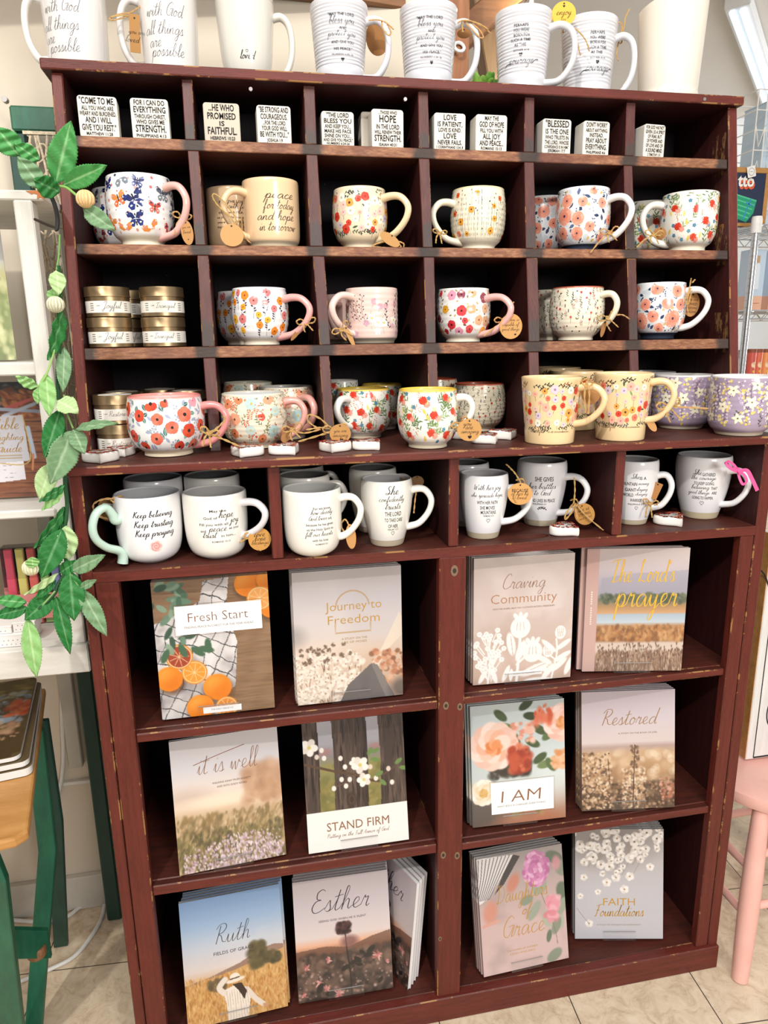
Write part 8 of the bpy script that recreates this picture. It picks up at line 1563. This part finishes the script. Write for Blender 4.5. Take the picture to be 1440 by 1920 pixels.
for j in range(27):
    z = .01 + j * .02; m.tube([(-.032 + q * .0055, .0025 * math.sin(q * 2.2 + j), z + .005 * math.sin(q * 1.57 + j)) for q in range(13)], .0017, 6)
m.build('net', 'macrame_cord', mc, True); MB().box(-.036, .038, -.002, .002, .548, .553).build('hanging_rod', 'macrame_cord', mc); m = MB(); m.tube([(-.03, 0, .551), (-.03, .008, .554), (-.03, .0135, .558)], .0012, 5); m.tube([(.03, 0, .551), (.03, .008, .554), (.03, .0135, .558)], .0012, 5); m.build('hook', 'nail_steel', mc)
# pale cables
def cable(P, lb, r=.0045):
    Q = [ony(a, b, WY - .012) if k == 'w' else onz(a, b, r + .0005) for a, b, k in P]; o0 = np.array(Q[0]); root = MB(); root.tube([np.array(q) - o0 for q in crom(Q, 8)], r, 8); o = root.build('power_cable', 'white_plastic', None, True); o.location = tuple(o0); tag_as(o, lb, 'cable', 'pale power cables by the wall')
cable([(117, 1262, 'w'), (116, 1340, 'w'), (119, 1420, 'w'), (113, 1475, 'w'), (100, 1512, 'w')], 'pale power cable hanging down the wall behind the green legs'); cable([(224, 1688, 'f'), (190, 1690, 'f'), (152, 1700, 'f'), (126, 1718, 'f'), (80, 1728, 'f'), (14, 1724, 'f')], 'pale power cable running along the baseboard')
cable([(196, 1697, 'f'), (190, 1722, 'f'), (170, 1757, 'f'), (138, 1794, 'f'), (92, 1818, 'f'), (38, 1840, 'f')], 'pale power cable curving over the floor tiles before the green legs')

# ================================================================ right of the cabinet
st = thing('pink_stool', 'chipped pale pink wooden stool right of the cabinet', 'stool', (1.30, .115, 0)); s0 = np.array(st.location); Rs, zs = .160, .375
m = MB(); m.lathe([(Rs * .86, zs - .034), (Rs * .97, zs - .028), (Rs, zs - .014), (Rs * .985, zs - .003), (Rs * .95, zs), (Rs * .5, zs - .004), (.004, zs - .006)], 56); m.build('seat', 'pink_paint', st, True)
legs = {}
for i, (dx, dy) in enumerate(((-1, -1), (1, -1), (1, 1), (-1, 1))):
    top = Vector((dx * .092, dy * .092, zs - .03)); bot = Vector((dx * .155 if dx > 0 else -.148, dy * .155, .0)); P = [bot.lerp(top, t) for t in np.linspace(0, 1, 9)]; rr = [.0150, .0172, .0185, .0195, .0195, .0190, .0180, .0165, .0150]; legs[i] = (bot, top)
    m = MB(); m.tube(P, rr, 16); m.build('leg', 'pink_paint', st, True)
for i, j, t in ((0, 1, .42), (0, 1, .72), (1, 2, .5), (2, 3, .42), (2, 3, .72), (3, 0, .36), (3, 0, .62)):
    a, b = legs[i][0].lerp(legs[i][1], t), legs[j][0].lerp(legs[j][1], t); m = MB(); m.tube([a, a.lerp(b, .5), b], [.0075, .0095, .0075], 12); m.build('stretcher', 'pink_paint', st, True)
sg = thing('painted_sign_board', 'whitewashed wooden sign board with black line drawing standing on the pink stool', 'sign', (1.205, .125, zs + .0012), .0); yb_ = .125
def on_sign(px, py): p = ony(px, py, yb_); return p[0] - 1.205, p[2] - zs
m = MB(); x0 = on_sign(1394, 1455)[0]; m.box(x0, x0 + .20, 0, .022, 0, .50); m.build('board', 'whitewash', sg, bevel=.002); m = MB(); m.box(x0 - .0012, x0 + .0004, .001, .021, .002, .498); m.build('raw_edge', 'orange_wood', sg)
a = Pr(); fr = [on_sign(1404, 1322), on_sign(1412, 1421), on_sign(1450, 1406)]; X0, Z0 = fr[1]
a.rib([(X0, .47), (X0, Z0)], .0022, INK, 1); a.rib([(X0, Z0), (X0 + .16, Z0)], .0034, INK, 1); lc = on_sign(1452, 1335)
for k in range(4): a.rib([(lc[0] + .018 * math.cos(t) + .026 * k, lc[1] + .036 * math.sin(t) + (.05 * (k % 2))) for t in np.linspace(0, 2 * pi, 26)], .0028, INK, 1)
a.rib(crom([on_sign(1426, 1070), on_sign(1436, 1085), on_sign(1452, 1130), on_sign(1480, 1150)], 6), .003, INK, 1)
m = MB(); a.lay(m, lambda U, V, o: np.stack([U, 0 * U - .0004 - o, V], 1)); m.build('drawing', 'matte_paper', sg, fix=False)
# chrome wire rack further back
YR0, YR1 = 1.30, 1.66; xp = ony(1404, 560, YR0)[0]
rk = thing('wire_rack', 'chrome wire shelving rack beyond the right side of the cabinet', 'rack', (xp, YR0, 0)); r0 = np.array(rk.location); XL_, XR_ = 0., .75
for x, y in ((0, 0), (XR_, 0), (0, YR1 - YR0), (XR_, YR1 - YR0)):
    prof = []
    for i in range(66): z = i * .025; prof += [(.0125, z), (.0125, z + .0225), (.0112, z + .0235), (.0112, z + .0245)]
    m = MB(); m.lathe(prof, 14, cx=x, cy=y); m.build('post', 'chrome', rk, True); m = MB(); m.lathe([(.017, 1.60), (.018, 1.61), (.018, 1.645), (.016, 1.655)], 14, cx=x, cy=y); m.build('collar', 'white_wire', rk, True)
for z in (.35, .72, 1.04, 1.31, 1.60):
    m = MB()
    for y in (0, YR1 - YR0):
        for dz in (0, .028): m.tube([(-.19 if False else .0, y, z + dz), (XR_, y, z + dz)], .0032, 6)
        n = 26; m.tube([(XR_ * i / n, y, z + (.028 if i % 2 else 0)) for i in range(n + 1)], .0022, 5)
    for x in (0, XR_):
        for dz in (0, .028): m.tube([(x, 0, z + dz), (x, YR1 - YR0, z + dz)], .0032, 6)
    for i in range(1, 24): m.tube([(XR_ * i / 24, 0, z + .03), (XR_ * i / 24, YR1 - YR0, z + .03)], .0018, 5)
    m.build('wire_shelf', 'chrome', rk, True)
zs1, zs2, zs3 = 1.632, 1.342, 1.072
# chalkboard on the top shelf, with a paper tag
yk = 1.38; cbx = ony(1432, 370, yk)[0]; cz1 = ony(1420, 318, yk)[2]
cb = thing('framed_chalkboard', 'navy chalkboard in an orange wood frame with white lettering and a green striped drawing', 'chalkboard', (cbx, yk, zs1 + .002)); hh = cz1 - zs1 - .002
MB().box(-.30, .0, 0, .012, 0, hh, 0, H('2a3350')).build('slate', 'painted', cb)
m = MB(); m.box(-.315, .016, -.004, .016, -.0, .012); m.box(-.315, .016, -.004, .016, hh - .012, hh + .006); m.box(0, .016, -.004, .016, .012, hh - .012); m.box(-.315, -.30, -.004, .016, .012, hh - .012); m.build('frame', 'orange_wood', cb, bevel=.002)
def on_cb(px, py): p = ony(px, py, yk); return p[0] - cbx, p[2] - zs1 - .002
a = Pr(); u, v = on_cb(1399, 338); a.text('tto', u + .004, v - .008, .066, .040, H('e0653c'), 1, off=.03); a.text('tto', u, v, .066, .040, H('f3efe8'), 2, off=.03)
Q = [on_cb(*q) for q in ((1380, 365), (1418, 377), (1412, 400), (1398, 417), (1376, 408))]; a.fan(Q, H('2f9e78'), 1, False)
for k in range(5): t = k / 5; a.rib([np.array(Q[0]) * (1 - t) + np.array(Q[4]) * t, np.array(Q[1]) * (1 - t) + np.array(Q[3]) * t], .005, H('58c492'), 2)
a.rib([on_cb(1408, 372), on_cb(1392, 412)], .004, H('3f8fd0'), 3); a.rib([on_cb(1398, 380), on_cb(1412, 386)], .004, H('3f8fd0'), 3)
m = MB(); a.lay(m, lambda U, V, o: np.stack([U, 0 * U - .0006 - o * 3, V], 1)); m.build('chalk_drawing', 'matte_paper', cb, fix=False)
p = ony(1409, 322, yk - .012); tg_ = thing('paper_tag', 'small white square tag with a printed ring, hung on the chalkboard frame', 'tag', tuple(p), 0); m = MB(); m.prism([(x * math.cos(.25) - z * math.sin(.25), x * math.sin(.25) + z * math.cos(.25)) for x, z in rounded(.032, .036, .003)], 'y', -.0006, .0006, 0, H('f1efec')); a = Pr(); a.rib([(.011 * math.cos(t), .012 * math.sin(t)) for t in np.linspace(0, 2 * pi, 26)], .001, INK, 1); a.rib([(-.006, 0), (.006, 0)], .001, INK, 1); a.lay(m, lambda U, V, o: np.stack([U, 0 * U - .0008 - o, V], 1)); m.build('card', 'matte_paper', tg_, fix=False); m = MB(); m.tube([(0, .0, .016), (.004, .010, .026), (.006, .02, .02)], .0008, 5); m.build('string', 'fibre', tg_, True)
# white wire basket with a pale blue carton standing above
bk = thing('white_wire_basket', 'white wire basket on the rack behind the chalkboard, near the ceiling light', 'basket', (ony(1425, 300, 1.52)[0], 1.52, zs1 + .001)); b0 = np.array(bk.location); zt0, zt1 = .0, ony(1420, 185, 1.52)[2] - zs1; m = MB()
for z in np.linspace(.004, zt1, 8): m.tube([(-.10, -.09, z), (.2, -.09, z), (.2, .09, z), (-.10, .09, z), (-.10, -.09, z)], .0022, 5)
for k in range(9):
    x = -.10 + k * .0375; m.tube([(x, -.09, 0), (x, -.09, zt1)], .0022, 5)
    if k < 8: m.tube([(x, -.091, zt1 * .35), (x + .018, -.091, zt1 * .5), (x + .0375, -.091, zt1 * .35)], .002, 5); m.tube([(x, -.091, zt1 * .75), (x + .018, -.091, zt1 * .6), (x + .0375, -.091, zt1 * .75)], .002, 5)
m.build('wire_body', 'white_wire', bk, True)
ct_ = thing('pale_blue_carton', 'tall pale blue carton inside the white wire basket', 'carton', (b0[0] + .035, 1.52, zs1 + .004)); MB().box(-.075, .14, -.06, .06, 0, zt1 * .93, 0, H('c9dcea')).build('carton_body', 'matte_paper', ct_, bevel=.002); m = MB(); m.box(-.076, .141, -.061, .061, zt1 * .93, zt1 * .93 + .003, 0, H('dbe8f0')); m.build('flap', 'matte_paper', ct_)
# boxes with a bottle printed on them
for i, (px, lb) in enumerate(((1412, 'pale blue boxed bottle on the second rack shelf, behind the chrome post'), (1452, 'pale blue boxed bottle on the second rack shelf, right of the chrome post'))):
    y = 1.40; p = ony(px, 585, y); h = ony(px, 468, y)[2] - zs2; root = thing('boxed_bottle', lb, 'box', (p[0], y, zs2 + .001), 0, 'boxed bottles on the second rack shelf'); w = .062
    m = MB(); m.box(-w / 2, w / 2, 0, .06, 0, h * .24, 0, H('e9b79c')); m.box(-w / 2, w / 2, 0, .06, h * .24, h, 0, H('c6d8ea')); a = Pr(); a.fan([(-.010, h * .35), (.010, h * .35), (.010, h * .72), (.005, h * .78), (-.005, h * .78), (-.010, h * .72)], H('e3ecf3'), 1); a.fan([(-.006, h * .78), (.006, h * .78), (.006, h * .9), (-.006, h * .9)], H('c8a27c'), 1); a.rib([(-.02, h * .12), (.02, h * .12)], .002, H('b8785c'), 1)
    a.lay(m, lambda U, V, o: np.stack([U, 0 * U - .0006 - o * 3, V], 1)); m.build('printed_box', 'print_paper', root, fix=False)
for i, (px, c, lb) in enumerate(((1404, 'c9564a', 'red paper canister on the third rack shelf'), (1420, 'd9694a', 'orange-red paper canister beside the red one on the third rack shelf'), (1438, 'e8965a', 'orange paper canister on the third rack shelf'))):
    y = 1.37; p = ony(px, 715, y); h = ony(px, 655, y)[2] - zs3; root = thing('paper_canister', lb, 'canister', (p[0], y + .012 * i, zs3 + .001), .4, 'paper canisters on the third rack shelf'); R = .0165; m = MB(); m.lathe([(R, 0), (R, h * .9)], 24, 0, [H(c)] * 2); a = Pr(); a.ell(-.006, h * .55, .009, .011, 0, H('f3d8b0'), 1, 14); a.ell(-.004, h * .36, .006, .005, 0, H('eab63c'), 2, 10); a.script('Pa', -.006, h * .58, .010, None, H('b03a2a'), 3, .2)
    a.lay(m, lambda U, V, o: np.stack([(R + .0003 + o) * np.sin(U / R), -(R + .0003 + o) * np.cos(U / R), V], 1)); m.build('canister_body', 'print_paper', root, True, fix=False); m = MB(); m.lathe([(R * 1.03, h * .9), (R * 1.03, h), (.002, h)], 24, 0, [H('8a4a34')] * 3); m.build('lid', 'painted', root, True)
bx_ = thing('wooden_crate', 'shallow wooden crate behind the orange canisters on the third rack shelf', 'crate', (xp + .2, 1.56, zs3 + .001)); m = MB(); m.box(-.16, .2, -.07, -.06, 0, .12); m.box(-.16, .2, .06, .07, 0, .12); m.box(-.16, -.15, -.06, .06, 0, .12); m.box(.19, .2, -.06, .06, 0, .12); m.box(-.15, .19, -.06, .06, 0, .01); m.build('crate_body', 'beam_wood', bx_, bevel=.002)
# ceiling light strip
p, q = onz(1383, 15, 2.695), onz(1452, 215, 2.695); d = Vector(q - p); fl = thing('fluorescent_light', 'long bluish white fluorescent strip light on the far ceiling', 'ceiling light', tuple((p + q) / 2 - np.array((0, 0, .002))), math.atan2(d.y, d.x)); L = d.length / 2 + .02
MB().box(-L, L, -.055, .055, 0, .05).build('housing', 'far_wall_white', fl, bevel=.004); m = MB()
for s_ in (-1, 1): m.tube([(-L + .02, s_ * .022, -.012), (L - .02, s_ * .022, -.012)], .013, 12)
m.build('tube', 'tube_glow', fl, True)
